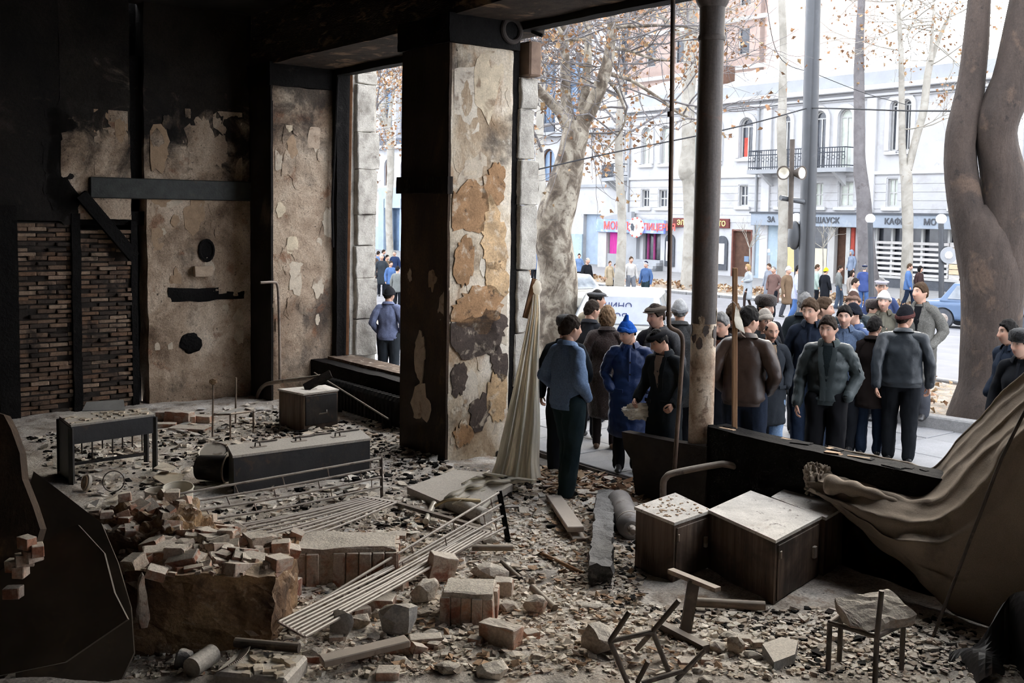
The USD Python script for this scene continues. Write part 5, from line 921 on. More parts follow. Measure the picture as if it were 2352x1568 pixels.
        if kind in ('coat', 'parka', 'blazer'):
            for s_ in (-1, 1): th.add('pocket_flap', w(T(box((-.055, -.008, -.02), (.055, .008, .02), .004), (s_ * .115, -.125 * fl_ * 1.0, 0.97), rz=s_ * 24)), cm, parent=jk)
            for k in range(3): th.add('button', w(T(trimesh.creation.cylinder(0.011, 0.006, sections=10), (0.012, float(np.interp(1.30 - .14 * k, zf[::-1], fy[::-1])) - .013, 1.30 - .14 * k), rx=90)), MATS['shoe_black'], parent=jk)
    # hair and hat
    if hair and hair[0] != 'none' and not (hat and hat[0] in ('hood',)):
        th.add('hair', w(hw(shell(hair[0], {'bald': 0.004, 'receding': .008, 'long': .026}.get(hair[0], .013), sd, sub, 0.012 if hair[0] in ('short', 'long') else 0, {'bald': .003, 'long': .02}.get(hair[0], .012)))), MATS['hair_' + hair[1]], smooth=True)
    if hat:
        hk, hn, hcx, *rest = hat; hmn = cloth(hn, hcx, 'fur' if hk == 'fur' else ('wool' if hk == 'flat' else 'knit'))
        if hk in ('knit', 'pom', 'hood'):
            h_ = th.add('knit_cap' if hk != 'hood' else 'hood', w(hw(shell('cap' if hk != 'hood' else 'long', 0.017 if hk != 'hood' else 0.03, sd, sub, 0.022, 0.006))), hmn, smooth=True)
            if hk != 'hood': th.add('cap_fold', w(hw(shell('cap', 0.025, sd + 1, sub, 0.0, 0.004, hi=0.045))), cloth(*rest[0]) if rest else hmn, parent=h_, smooth=True)
            if hk == 'pom': th.add('cap_point', w(hw(tm(m3.Manifold.batch_hull([ell((0, .0, .13), (.045, .045, .02), 12), ell((.01, .03, .205), (.022, .022, .018), 12)])))), hmn, parent=h_, smooth=True)
        elif hk == 'fur':
            v = lathe([(0, .165), (.07, .160), (.108, .135), (.118, .09), (.112, .045), (.09, .03), (0, .03)], 26); v = v.subdivide(); vv = np.array(v.vertices); vv[:, 1] = vv[:, 1] * 1.13 + .004; vv = vv * (1 + 0.16 * nz(vv, 28, sd, 3)[:, None] * [1, 1, 0.5]); v.vertices = vv; th.add('fur_hat', w(hw(v)), hmn, smooth=60)
        elif hk == 'flat':
            m = m3.Manifold.batch_hull([ell((0, .015, .088), (.112, .13, .030), 20), ell((0, .02, .062), (.092, .112, .02), 20), ell((0, -.07, .075), (.085, .06, .02), 16)]); h_ = th.add('flat_cap', w(hw(fuse([m], .03, 3))), hmn, smooth=60)
            br = m3.Manifold.batch_hull([ell((0, -.105, .058), (.075, .045, .006), 20), ell((0, -.075, .064), (.085, .04, .006), 20)]); th.add('brim', w(hw(tm(br))), hmn, parent=h_, smooth=60)
    if glasses:
        for s_ in (-1, 1): th.add('spectacles', w(hw(T(trimesh.creation.torus(0.021, 0.0025, 16, 6), (s_ * .032, -.100, .015), rx=90))), MATS['shoe_black'])
    return th, w, wri, R, S, P
NAVY = ('navy', (0.022, 0.03, 0.055), 'wool'); DK = ('trousers_dark', (0.018, 0.02, 0.026)); JEANS = ('jeans', (0.10, 0.17, 0.30), 'denim'); GREYT = ('trousers_grey', (0.09, 0.095, 0.11))
def V(c): return ('dark', c)
# ---- the crowd at the shopfront, left to right
pd = person('man in a blue denim jacket with hands in his pockets standing inside the burnt shop', 1300, 728, feet=1136, face=128, yaw=-8, hair=('short', 'dark'), top=('bomber', 'denim_blue', (0.17, 0.25, 0.40), 'denim'), legs=('trousers_teal', (0.030, 0.052, 0.062)), arms=('pocket', 'pocket'), wide=0.98, walk=0.09)
person('man in a black fur hat and dark jacket behind the man in denim', 1300, 703, H=1.75, face=170, yaw=-35, hat=('fur', 'fur_black', (0.012, 0.011, 0.012)), top=('jacket', 'black_blue', (0.018, 0.024, 0.032), 'wool'), legs=DK, arms=('down', 'pocket'), skin=1)
person('woman with short fair hair in a long brown curly coat, seen from behind', 1388, 708, feet=1030, face=174, yaw=0, hair=('long', 'fair'), top=('coat', 'brown_coat', (0.060, 0.032, 0.024), 'fur'), legs=('stockings', (0.03, 0.022, 0.02)), arms=('front', 'front'), woman=True, shoes='shoe_brown', hem=0.40)
person('dark-haired man in charcoal standing behind the woman in the brown coat', 1357, 692, H=1.68, face=150, yaw=-30, hair=('short', 'dark'), top=('coat', 'charcoal', (0.045, 0.047, 0.055), 'wool'), legs=DK, skin=1)
person('man in a grey flat cap by the bonnet of the white car', 1368, 667, H=1.74, face=150, yaw=-50, hair=('short', 'black'), hat=('flat', 'cap_grey', (0.13, 0.13, 0.135)), top=('jacket', 'cream_jacket', (0.42, 0.37, 0.28), 'wool'), legs=GREYT, skin=3)
person('man in a bright blue knitted hat and long padded blue coat, hands in pockets', 1440, 722, feet=1082, face=-8, yaw=-48, pitch=14, hair=('short', 'dark'), hat=('pom', 'hat_blue', (0.015, 0.08, 0.36), ('band_blue', (0.03, 0.12, 0.46), 'knit')), top=('coat', 'padded_blue', (0.016, 0.040, 0.135), 'nylon'), legs=('trousers_black', (0.010, 0.010, 0.012)), arms=('pocket', 'pocket'), wide=1.08, hem=0.42)
pc = person('man in a black flat cap and dark overcoat holding a crumpled white bag', 1530, 752, H=1.62, face=-42, yaw=-22, pitch=22, hair=('short', 'black'), hat=('flat', 'cap_black', (0.028, 0.028, 0.032)), top=('coat', 'overcoat_black', (0.022, 0.026, 0.030), 'wool'), legs=DK, arms=('hold', 'hold'), skin=1, shirt=('shirt_tan', (0.32, 0.24, 0.18)), lean=4)
person('man in a brown peaked cap and open grey suit jacket looking left', 1512, 698, H=1.77, face=-30, yaw=-28, pitch=5, hair=('short', 'dark'), hat=('flat', 'cap_brown', (0.13, 0.105, 0.085)), top=('blazer', 'suit_grey', (0.105, 0.105, 0.11), 'tweed'), legs=GREYT, shirt=('shirt_pale', (0.5, 0.5, 0.52)), skin=1)
person('man in a pale grey knitted hat, back turned, left of the iron column', 1562, 690, H=1.74, face=172, hair=('short', 'grey'), hat=('knit', 'hat_ash', (0.42, 0.42, 0.42), ('band_ash', (0.27, 0.27, 0.28), 'knit')), top=('coat', 'coat_ash', (0.095, 0.095, 0.095), 'tweed'), legs=DK)
person('grey curly-haired man in a black coat right beside the iron column, looking down', 1661, 718, H=1.74, face=-28, yaw=-10, pitch=14, hair=('short', 'grey'), top=('coat', 'coat_jet', (0.014, 0.016, 0.022), 'wool'), legs=DK, shirt=('jumper_rust', (0.13, 0.055, 0.035), 'knit'), skin=0)
person('man in a shiny brown leather jacket seen from behind the wooden post', 1716, 708, H=1.85, face=158, yaw=-40, hair=('short', 'black'), top=('bomber', 'leather_brown', (0.062, 0.038, 0.028), 'leather'), legs=('jeans_dark', (0.014, 0.022, 0.042), 'denim'), arms=('pocket', 'pocket'), wide=1.06)
person('dark head of a man glimpsed behind the wooden post', 1686, 700, H=1.74, face=160, hair=('short', 'brown'), top=('jacket', 'jacket_umber', (0.05, 0.035, 0.028), 'wool'), legs=DK, skin=3)
person('balding man with a black moustache and an upturned dark collar, facing the camera', 1771, 737, H=1.60, face=8, yaw=-6, pitch=10, hair=('bald', 'black'), top=('coat', 'coat_slate', (0.032, 0.037, 0.045), 'wool'), legs=('jeans_pale', (0.20, 0.30, 0.46), 'denim'), arms=('pocket', 'pocket'), moustache=1, skin=3, shirt=('scarf_tan', (0.25, 0.18, 0.12), 'knit'))
person('bespectacled man in a beige knitted cap behind the moustached man', 1753, 710, H=1.7, face=12, yaw=5, pitch=6, hair=('short', 'dark'), hat=('knit', 'hat_beige', (0.40, 0.36, 0.31), ('band_beige', (0.46, 0.41, 0.35), 'knit')), top=('jacket', 'jacket_smoke', (0.06, 0.06, 0.065), 'wool'), legs=DK, glasses=True, skin=0)
person('man in a tall brown fur hat and black coat behind the beige cap', 1757, 674, H=1.84, face=22, yaw=10, hair=('short', 'dark'), hat=('fur', 'fur_brown', (0.045, 0.026, 0.018)), top=('coat', 'coat_ink', (0.020, 0.022, 0.027), 'wool'), legs=DK, skin=2, shirt=('scarf_white', (0.5, 0.48, 0.45)))
person('grey-haired man in a dark coat turned away, behind the tall young man', 1849, 676, H=1.78, face=150, hair=('short', 'grey'), top=('coat', 'coat_green_black', (0.025, 0.032, 0.036), 'wool'), legs=DK)
person('tall brown-haired young man in a navy jacket looking down to the left', 1866, 686, H=1.84, face=-24, yaw=-14, pitch=12, hair=('short', 'brown'), top=('jacket', 'jacket_navy', (0.020, 0.028, 0.048), 'wool'), legs=('jeans_ink', (0.015, 0.028, 0.058), 'denim'), arms=('pocket', 'down'), skin=0, collar=('collar_navy', (0.03, 0.04, 0.06)))
person('man with dark brown hair half hidden behind the tall young man', 1888, 686, H=1.8, face=30, yaw=40, hair=('short', 'brown'), top=('jacket', 'jacket_steel', (0.07, 0.09, 0.13), 'denim'), legs=DK, skin=0)
pf = person('young dark-haired man in a grey-green zip jacket with blue sleeves, nearest the low wall', 1906, 727, H=1.76, face=-22, yaw=-14, pitch=8, hair=('short', 'dark'), top=('jacket', 'jacket_greygreen', (0.050, 0.064, 0.066), 'nylon'), legs=('trousers_black', (0.010, 0.010, 0.012)), arms=('pocket', 'down'), skin=1, wide=1.06, collar=('collar_greygreen', (0.085, 0.105, 0.105)), shirt=('jumper_dark', (0.02, 0.028, 0.03), 'knit'))
person('young man with cropped dark hair and pale denim collar beside the grey-green jacket', 1942, 703, H=1.72, face=-18, yaw=-8, pitch=6, hair=('short', 'black'), top=('jacket', 'jacket_denim_pale', (0.10, 0.14, 0.22), 'denim'), legs=DK, skin=2)
person('man in a black knitted cap and blue anorak, turned left', 1964, 698, H=1.7, face=-60, yaw=-15, hair=('short', 'black'), hat=('knit', 'hat_black', (0.02, 0.022, 0.03)), top=('jacket', 'anorak_blue', (0.045, 0.085, 0.20), 'nylon'), legs=JEANS, skin=0)
person('man in a brown banded knitted cap behind the blue anorak', 1961, 671, H=1.76, face=-15, yaw=-10, hair=('short', 'dark'), hat=('knit', 'hat_umber', (0.10, 0.06, 0.05), ('band_tan', (0.20, 0.13, 0.10), 'knit')), top=('jacket', 'jacket_deepgreen', (0.022, 0.034, 0.04), 'nylon'), legs=DK, skin=3)
person('person in a dark brown fur hat with a raised hand near the white cap', 2006, 671, H=1.66, face=20, yaw=20, hair=('short', 'dark'), hat=('fur', 'fur_umber', (0.05, 0.030, 0.024)), top=('coat', 'coat_camel', (0.20, 0.14, 0.085), 'wool'), legs=DK, arms=('chest', 'pocket'), skin=2)
person('young man in a white knitted cap and olive coat', 2032, 660, H=1.76, face=-20, yaw=-6, hair=('short', 'brown'), hat=('knit', 'hat_white', (0.72, 0.70, 0.68)), top=('coat', 'coat_olive', (0.17, 0.16, 0.125), 'wool'), legs=DK, skin=2)
person('man in a pale flat cap and blue jacket beyond the white knitted cap', 2026, 640, H=1.74, face=-12, yaw=-10, hair=('short', 'grey'), hat=('flat', 'cap_pale', (0.40, 0.38, 0.42)), top=('jacket', 'jacket_cobalt', (0.05, 0.07, 0.16), 'wool'), legs=DK, skin=0, detail=0)
person('figure in a long black-brown coat pressed beside the leather jacket', 2008, 730, H=1.60, face=155, yaw=-20, hair=('short', 'black'), top=('coat', 'coat_blackbrown', (0.022, 0.015, 0.013), 'wool'), legs=('jeans_ink', (0.015, 0.028, 0.058), 'denim'), skin=1, hem=0.62)
person('heavy man in a black leather jacket and striped knitted hat, back to the camera', 2062, 703, feet=1058, face=166, yaw=-42, hair=('short', 'dark'), hat=('knit', 'hat_striped', (0.018, 0.018, 0.022), ('band_striped', (0.12, 0.05, 0.045), 'knit')), top=('bomber', 'leather_black', (0.028, 0.034, 0.040), 'leather'), legs=('trousers_ink', (0.016, 0.018, 0.022)), arms=('swingb', 'down'), wide=1.22, walk=0.06, skin=1)
person('tall man in a grey tweed overcoat and black turtleneck gazing left', 2116, 655, H=1.80, face=-38, yaw=-28, pitch=-6, hair=('short', 'brown'), top=('coat', 'tweed_grey', (0.155, 0.150, 0.135), 'tweed'), legs=GREYT, shirt=('turtleneck', (0.014, 0.014, 0.016), 'knit'), arms=('pocket', 'pocket'), skin=0, wide=1.04)
person('dark-haired man in a dark blue jacket right of the double tree, looking left', 2322, 738, H=1.72, face=-80, yaw=-5, hair=('short', 'black'), top=('jacket', 'jacket_midnight', (0.028, 0.04, 0.065), 'wool'), legs=DK, arms=('pocket', 'pocket'), skin=0)
person('figure with black curly hair cut by the right edge of the picture', 2352, 752, H=1.74, face=-50, yaw=-20, hair=('short', 'black'), hat=('fur', 'fur_black', (0.012, 0.011, 0.012)), top=('coat', 'coat_ink', (0.020, 0.022, 0.027), 'wool'), legs=DK, skin=2)
# ---- walkers in the avenue
def far(label, px, yt, yf, face, top, hair=('short', 'dark'), hat=None, legs=DK, walk=0.0, woman=False, group=None, arms=('down', 'down'), skin=0, shoes='shoe_black', hem=None, detail=0):
    person(label, px, yt, feet=yf, face=face, hair=hair, hat=hat, top=top, legs=legs, walk=walk, woman=woman, group=group, arms=arms, skin=skin, shoes=shoes, hem=hem, detail=detail)
far('blonde woman in a long pale grey coat walking left past the brown door', 1716, 608, 708, -78, ('coat', 'coat_palegrey', (0.40, 0.43, 0.45), 'wool'), ('long', 'blond'), legs=('boots_dark', (0.05, 0.035, 0.03)), walk=0.18, woman=True, hem=0.36, arms=('front', 'front'))
far('elderly man in a brown overcoat walking left through the avenue', 1774, 612, 728, -45, ('coat', 'coat_russet', (0.17, 0.105, 0.09), 'wool'), ('receding', 'grey'), walk=0.12, arms=('pocket', 'pocket'))
far('person in a white hat and brown coat walking beside the elderly man', 1806, 612, 732, 40, ('coat', 'coat_tawny', (0.18, 0.12, 0.075), 'wool'), ('short', 'white'), ('knit', 'hat_white', (0.72, 0.70, 0.68)), legs=GREYT, walk=0.16)
far('young man in a pale lilac jacket and blue jeans walking right, beside the lamp post', 1829, 610, 742, 70, ('parka', 'parka_lilac', (0.44, 0.46, 0.58), 'wool'), ('short', 'black'), legs=('jeans_mid', (0.07, 0.14, 0.32), 'denim'), walk=0.22)
far('person in grey half hidden behind the elderly man in brown', 1764, 606, 706, -60, ('coat', 'coat_mist', (0.28, 0.30, 0.34), 'wool'), ('short', 'brown'))
far('woman in a lemon yellow hat and black coat', 1893, 615, 712, 120, ('coat', 'coat_ink', (0.020, 0.022, 0.027), 'wool'), ('short', 'dark'), ('knit', 'hat_yellow', (0.75, 0.72, 0.03)), legs=('stockings_pale', (0.34, 0.24, 0.20)), woman=True, hem=0.55, walk=0.1)
far('person in a pale mint coat right behind the lamp post', 1873, 608, 705, 80, ('parka', 'parka_mint', (0.42, 0.52, 0.46), 'wool'), ('short', 'brown'))
far('young man in a grey jacket by the woman in the yellow hat', 1925, 612, 708, 75, ('jacket', 'jacket_pewter', (0.19, 0.20, 0.19), 'denim'), ('short', 'dark'), legs=('jeans_slate', (0.09, 0.12, 0.17), 'denim'), walk=0.1)
far('person in a beige jacket between the grey jacket and the blue coat', 1953, 622, 712, 40, ('parka', 'parka_beige', (0.34, 0.29, 0.25), 'wool'), ('long', 'dark'), legs=GREYT, woman=True)
far('man in a blue cap and long blue coat in front of the straight grey trunk', 1982, 615, 712, 150, ('parka', 'parka_ultra', (0.06, 0.09, 0.24), 'wool'), ('short', 'grey'), ('flat', 'cap_navy', (0.03, 0.04, 0.09)), legs=('jeans_mid', (0.07, 0.14, 0.32), 'denim'))
far('dark-haired person in a cream coat walking right, nearer than the others', 1957, 640, 790, 62, ('coat', 'coat_cream', (0.48, 0.43, 0.38), 'wool'), ('short', 'dark'), legs=GREYT, walk=0.12)
far('person in a blue-grey hood standing on the café steps', 1954, 574, 655, -70, ('parka', 'parka_steel', (0.20, 0.25, 0.34), 'nylon'), None, ('hood', 'hood_steel', (0.30, 0.36, 0.46)))
far('man in a bright blue jacket walking left in front of the café boards', 2084, 606, 708, 70, ('parka', 'parka_azure', (0.09, 0.17, 0.36), 'denim'), ('short', 'brown'), legs=('jeans_ink', (0.015, 0.028, 0.058), 'denim'), walk=0.2)
far('woman in a dark brown coat with a red scarf beside the bright blue jacket', 2109, 612, 706, 35, ('coat', 'coat_wine', (0.075, 0.045, 0.042), 'wool'), ('long', 'black'), woman=True, hem=0.5)
far('figure in a pale grey coat beside the blue car', 2204, 630, 728, 110, ('coat', 'coat_palegrey', (0.40, 0.43, 0.45), 'wool'), ('short', 'dark'), legs=GREYT)
far('bald man in a long black coat standing by the small pale car', 1347, 592, 692, 40, ('coat', 'coat_ink', (0.020, 0.022, 0.027), 'wool'), ('bald', 'grey'), walk=0.1)
far('child in a yellow-green scarf and brown coat beside the mottled tree', 1311, 606, 686, 20, ('coat', 'coat_umber', (0.12, 0.08, 0.06), 'wool'), ('short', 'dark'), ('knit', 'hat_lime', (0.50, 0.62, 0.05)))
far('woman in a tan patterned coat before the pizzeria', 1399, 600, 672, 30, ('coat', 'coat_sand', (0.42, 0.34, 0.23), 'tweed'), ('short', 'brown'), woman=True, hem=0.4)
far('small boy in grey beside the woman in the tan coat', 1412, 606, 670, 10, ('parka', 'parka_ash', (0.26, 0.27, 0.28), 'wool'), ('short', 'dark'))
far('man in a pale grey padded jacket walking past the pizzeria steps', 1447, 590, 688, 20, ('jacket', 'jacket_cloud', (0.52, 0.50, 0.47), 'nylon'), ('short', 'brown'), legs=('trousers_mist', (0.17, 0.18, 0.20)), walk=0.1)
far('man in a navy and white cap and blue jacket by the white car', 1482, 600, 700, -40, ('jacket', 'jacket_royal', (0.07, 0.13, 0.27), 'denim'), ('short', 'dark'), ('knit', 'hat_navywhite', (0.03, 0.03, 0.06), ('band_white', (0.7, 0.7, 0.72), 'knit')), legs=('trousers_teal', (0.030, 0.052, 0.062)), walk=0.16)
far('small figure in dark blue by the grey passage, left of two', 1311, 574, 650, 0, NAVY and ('parka', 'parka_navy', (0.03, 0.05, 0.12), 'wool'), ('short', 'black'))
far('small figure in pale blue by the grey passage, right of two', 1329, 576, 652, 0, ('parka', 'parka_sky', (0.16, 0.24, 0.40), 'wool'), ('short', 'dark'))
far('man in a blue jacket beyond the white van at the stone jamb', 1226, 572, 652, 30, ('parka', 'parka_azure', (0.09, 0.17, 0.36), 'denim'), ('short', 'dark'))
# ---- people seen through the narrow window
person('man in a lavender-blue jacket and black cap seen from behind through the narrow window', 893, 660, H=1.57, face=172, yaw=-20, hair=('short', 'dark'), hat=('knit', 'hat_charcoal', (0.035, 0.035, 0.04)), top=('bomber', 'jacket_lavender', (0.20, 0.23, 0.36), 'denim'), legs=('trousers_slate', (0.05, 0.058, 0.068)), arms=('pocket', 'pocket'))
far('man in grey half hidden by the left jamb of the narrow window', 812, 624, 756, 60, ('jacket', 'jacket_slate', (0.11, 0.12, 0.15), 'wool'), ('short', 'black'), legs=GREYT, arms=('pocket', 'pocket'))
far('striding man in a long charcoal coat seen through the narrow window', 840, 603, 690, -60, ('coat', 'coat_graphite', (0.05, 0.06, 0.07), 'wool'), ('short', 'black'), walk=0.3, hem=0.5)
far('man in a white hat and blue anorak in the narrow window', 830, 580, 668, -20, ('jacket', 'anorak_bright', (0.07, 0.11, 0.30), 'nylon'), ('short', 'dark'), ('knit', 'hat_white', (0.72, 0.70, 0.68)))
far('white-haired man in a dark overcoat facing the camera in the narrow window', 876, 584, 680, 10, ('coat', 'coat_graphite', (0.05, 0.06, 0.07), 'wool'), ('short', 'white'))
for k, (px, yt, yf, lab, cn, cc) in enumerate([(820, 578, 655, 'head and shoulders in grey at the far left of the distant crowd', 'coat_mist', (0.28, 0.30, 0.34)), (848, 578, 655, 'figure in olive in the distant crowd behind the charcoal coat', 'coat_olive', (0.17, 0.16, 0.125)), (860, 580, 660, 'figure in brown in the distant crowd', 'coat_umber', (0.12, 0.08, 0.06)), (868, 577, 652, 'figure in pale blue at the back of the distant crowd', 'parka_sky', (0.16, 0.24, 0.40)), (888, 586, 668, 'figure in a patterned coat near the white-haired man', 'coat_tawny', (0.18, 0.12, 0.075)), (906, 576, 660, 'figure in dark blue at the right of the distant crowd', 'parka_navy', (0.03, 0.05, 0.12)), (897, 600, 690, 'figure in mid blue near the right edge of the narrow window', 'parka_azure', (0.09, 0.17, 0.36)), (912, 612, 712, 'figure in grey-green at the right edge of the narrow window', 'jacket_pewter', (0.19, 0.20, 0.19)), (838, 574, 648, 'figure in black at the back of the distant crowd', 'coat_ink', (0.02, 0.022, 0.027)), (880, 574, 646, 'figure in navy at the back of the distant crowd, beside the portal', 'navy', (0.022, 0.03, 0.055))]):
    far(lab, px, yt, yf, [170, 20, -40, 150, 60, -20, 30, 160, 0, 90][k], ('coat' if 'coat' in cn else 'parka', cn, cc, 'wool'), ('short', ['dark', 'black', 'grey'][k % 3]), group=None)
# ================================================================ THINGS IN THE BURNT ROOM
def fz(P): return float(floor_z(np.array([P[0]]), np.array([P[1]]))[0])
def G(px, py): 
    P = gnd(px, py, 0.02); P = gnd(px, py, fz(P)); return P
tint('steel_burnt', (0.024, 0.023, 0.024), 0.4, 5, rough=0.55, spec=0.4, bump=0.3, bscale=20, over=[(3, 0.60, 0.07, (0.05, 0.040, 0.033), 0.7), (9, 0.64, 0.05, (0.09, 0.05, 0.03), 0.5)])
tint('ash_top', (0.56, 0.53, 0.49), 0.25, 5, rough=0.95, bump=0.5, bscale=45, bdist=0.006, over=[(13, 0.63, 0.05, (0.12, 0.10, 0.09), 0.8), (4, 0.63, 0.06, (0.34, 0.27, 0.21), 0.5)], fine=(90, 0.2))
tint('steel_rust', (0.13, 0.085, 0.06), 0.45, 5, rough=0.7, bump=0.35, bscale=30, over=[(2.5, 0.58, 0.07, (0.045, 0.036, 0.032), 0.8)])
mat('cabinet_side', [(0.3, (0.06, 0.043, 0.033)), (0.5, (0.13, 0.09, 0.066)), (0.7, (0.21, 0.155, 0.12))], scale=3, stretch=(6, 6, 0.35), detail=7, rough=0.65, bump=0.25, bscale=12, over=[(1.8, 0.55, 0.10, (0.035, 0.028, 0.024), 0.85), (30, 0.62, 0.06, (0.05, 0.04, 0.035), 0.6, (1, 1, 0.1))])
tint('rod_steel', (0.30, 0.25, 0.21), 0.35, 14, dust=((.6, .55, .48), .6), rough=0.5, spec=0.5, bump=0.1, over=[(8, 0.58, 0.05, (0.10, 0.055, 0.035), 0.7)])
tint('tube_tan', (0.24, 0.185, 0.145), 0.35, 9, dust=((.56, .50, .42), .6), rough=0.6, bump=0.2, over=[(6, 0.6, 0.05, (0.06, 0.045, 0.04), 0.7)])
tint('tube_dark', (0.075, 0.060, 0.050), 0.4, 9, dust=((.42, .36, .30), .55), rough=0.55, bump=0.2, over=[(7, 0.6, 0.05, (0.22, 0.17, 0.13), 0.6)])
tint('enamel', (0.56, 0.50, 0.42), 0.15, 5, rough=0.5, bump=0.1, over=[(5, 0.6, 0.06, (0.16, 0.11, 0.07), 0.7)])
tint('paper_scorched', (0.58, 0.50, 0.38), 0.2, 6, bump=0.2, over=[(6, 0.58, 0.07, (0.20, 0.12, 0.06), 0.7)])
tint('wood_dusty', (0.34, 0.275, 0.225), 0.25, 5, dust=((.58, .52, .45), .6), bump=0.4, bscale=30, bdist=0.004, over=[(8, 0.62, 0.05, (0.10, 0.075, 0.06), 0.7)])
tint('wood_post', (0.26, 0.145, 0.075), 0.3, 6, stretch=(4, 4, 0.4), bump=0.4, bscale=20, bdist=0.005)
tint('board_dusty', (0.36, 0.325, 0.285), 0.25, 4, dust=((.62, .57, .50), .7), bump=0.5, bscale=26, over=[(5, 0.62, 0.05, (0.12, 0.10, 0.09), 0.7)], fine=(60, 0.2))
tint('canvas', (0.24, 0.195, 0.15), 0.2, 2.5, rough=0.95, spec=0.1, bump=0.5, bscale=70, bdist=0.004, fine=(140, 0.15), over=[(1.6, 0.62, 0.08, (0.10, 0.082, 0.066), 0.7)])
tint('sacking', (0.37, 0.33, 0.28), 0.22, 3, rough=0.95, bump=0.4, bscale=90, bdist=0.003, stretch=(2, 2, 0.3), fine=(150, 0.12), over=[(2.2, 0.60, 0.07, (0.20, 0.155, 0.115), 0.7, (2, 2, 0.4))])
def thin_cloth(name, c, var=.2, tr=.5):
    c = np.array(c); MATS[name] = usdkit.material(stage, f'/World/Looks/{name}', {'g': ('geometry', {}), 'm': ('mapping', {'scale': (2, 2, .4)}), 'n': ('noise_texture', {'scale': 3.0, 'detail': 7}), 'r': ('rgb_ramp', {'ramp': [(.3, c * (1 - var)), (.7, c * (1 + var))]}), 'd': ('diffuse_bsdf', {}), 't': ('translucent_bsdf', {}), 'x': ('mix_closure', {'fac': tr})},
        [('g.position', 'm.vector'), ('m.vector', 'n.vector'), ('n.fac', 'r.fac'), ('r.color', 'd.color'), ('r.color', 't.color'), ('d.BSDF', 'x.closure1'), ('t.BSDF', 'x.closure2')], surface='x.closure')
thin_cloth('sacking', (.80, .765, .69), tr=.6)
tint('cloth_white', (0.62, 0.57, 0.47), 0.12, 6, bump=0.2); tint('brass', (0.30, 0.23, 0.13), 0.3, 8, rough=0.35, metal=0.4, bump=0.1); tint('glass_dusty', (0.50, 0.46, 0.38), 0.2, 6, rough=0.3)
mat('column_upper', [(0.3, (0.045, 0.036, 0.031)), (0.55, (0.095, 0.078, 0.068)), (0.75, (0.16, 0.13, 0.115))], scale=4, stretch=(3, 3, 0.3), rough=0.6, spec=0.4, bump=0.2, over=[(3, 0.63, 0.06, (0.14, 0.07, 0.045), 0.6)], fine=(50, 0.2))
mat('column_lower', [(0.28, (0.24, 0.14, 0.085)), (0.48, (0.48, 0.37, 0.27)), (0.7, (0.68, 0.60, 0.48))], scale=5, stretch=(1, 1, 0.6), rough=0.8, bump=0.4, bscale=30, over=[(9, 0.61, 0.05, (0.12, 0.065, 0.04), 0.7), (2.0, 0.62, 0.08, (0.075, 0.055, 0.045), 0.8)], fine=(60, 0.25))
for i, c in enumerate([(0.29, 0.115, 0.068), (0.34, 0.165, 0.105), (0.24, 0.10, 0.065), (0.40, 0.225, 0.155)]): tint(f'brick_red_{i}', c, 0.3, 10, dust=((.60, .545, .47), .9), bump=0.6, bscale=50, bdist=0.008, over=[(6, 0.50, 0.10, (0.50, 0.44, 0.37), 0.75), (4, 0.64, 0.06, (0.05, 0.035, 0.03), 0.7)], fine=(60, 0.25))
for i, c in enumerate([(0.42, 0.34, 0.27), (0.36, 0.30, 0.25), (0.46, 0.40, 0.33)]): tint(f'mortar_{i}', c, 0.3, 7, dust=((.60, .545, .47), .9), bump=0.9, bscale=40, bdist=0.012, over=[(5, 0.60, 0.06, (0.30, 0.155, 0.10), 0.7), (3, 0.64, 0.06, (0.08, 0.065, 0.055), 0.6)], fine=(50, 0.3))
tint('concrete_grey', (0.27, 0.26, 0.25), 0.2, 8, dust=((.60, .545, .47), .9), bump=0.6, bscale=60, bdist=0.006, fine=(70, 0.25))
mat('masonry_face', [(0.3, (0.055, 0.030, 0.018)), (0.5, (0.22, 0.13, 0.07)), (0.68, (0.42, 0.28, 0.15))], scale=2.4, detail=7, dust=((.50, .40, .30), .75), bump=0.8, bscale=30, bdist=0.015, over=[(1.8, 0.61, 0.08, (0.025, 0.017, 0.013), 0.9), (8, 0.64, 0.05, (0.42, 0.32, 0.22), 0.6)], fine=(50, 0.3))

def quad_body(top_px, near, zt):
    """Corner points of a flat top read at height zt."""
    return [gnd(x, y, zt) for x, y in top_px]
def cabinet(label, name, top_px, near_px, near_i, th_side, group=None, zb=None, zt=None, mside='cabinet_side', mtop='ash_top'):
    B = G(*near_px) if zb is None else gnd(*near_px, zb); q = top_px[near_i]; zt = zt or at(q[0], q[1], B[1])[2]
    C = np.array(quad_body(top_px, None, zt)); c = C.mean(0); c[2] = B[2] - 0.04
    t = Thing(name, label, 'cabinet', c, group or ('square desk cabinets' if name == 'desk_cabinet' else None)); poly = Polygon(C[:, :2])
    t.add('body', prism(poly, zt - c[2] - 0.02, (0, 0, c[2])), MATS[mside], smooth=20)
    t.add('top', prism(poly.buffer(0.012, join_style=2), 0.024, (0, 0, zt - 0.022)), MATS[mtop], smooth=20)
    return t, C, zt, c
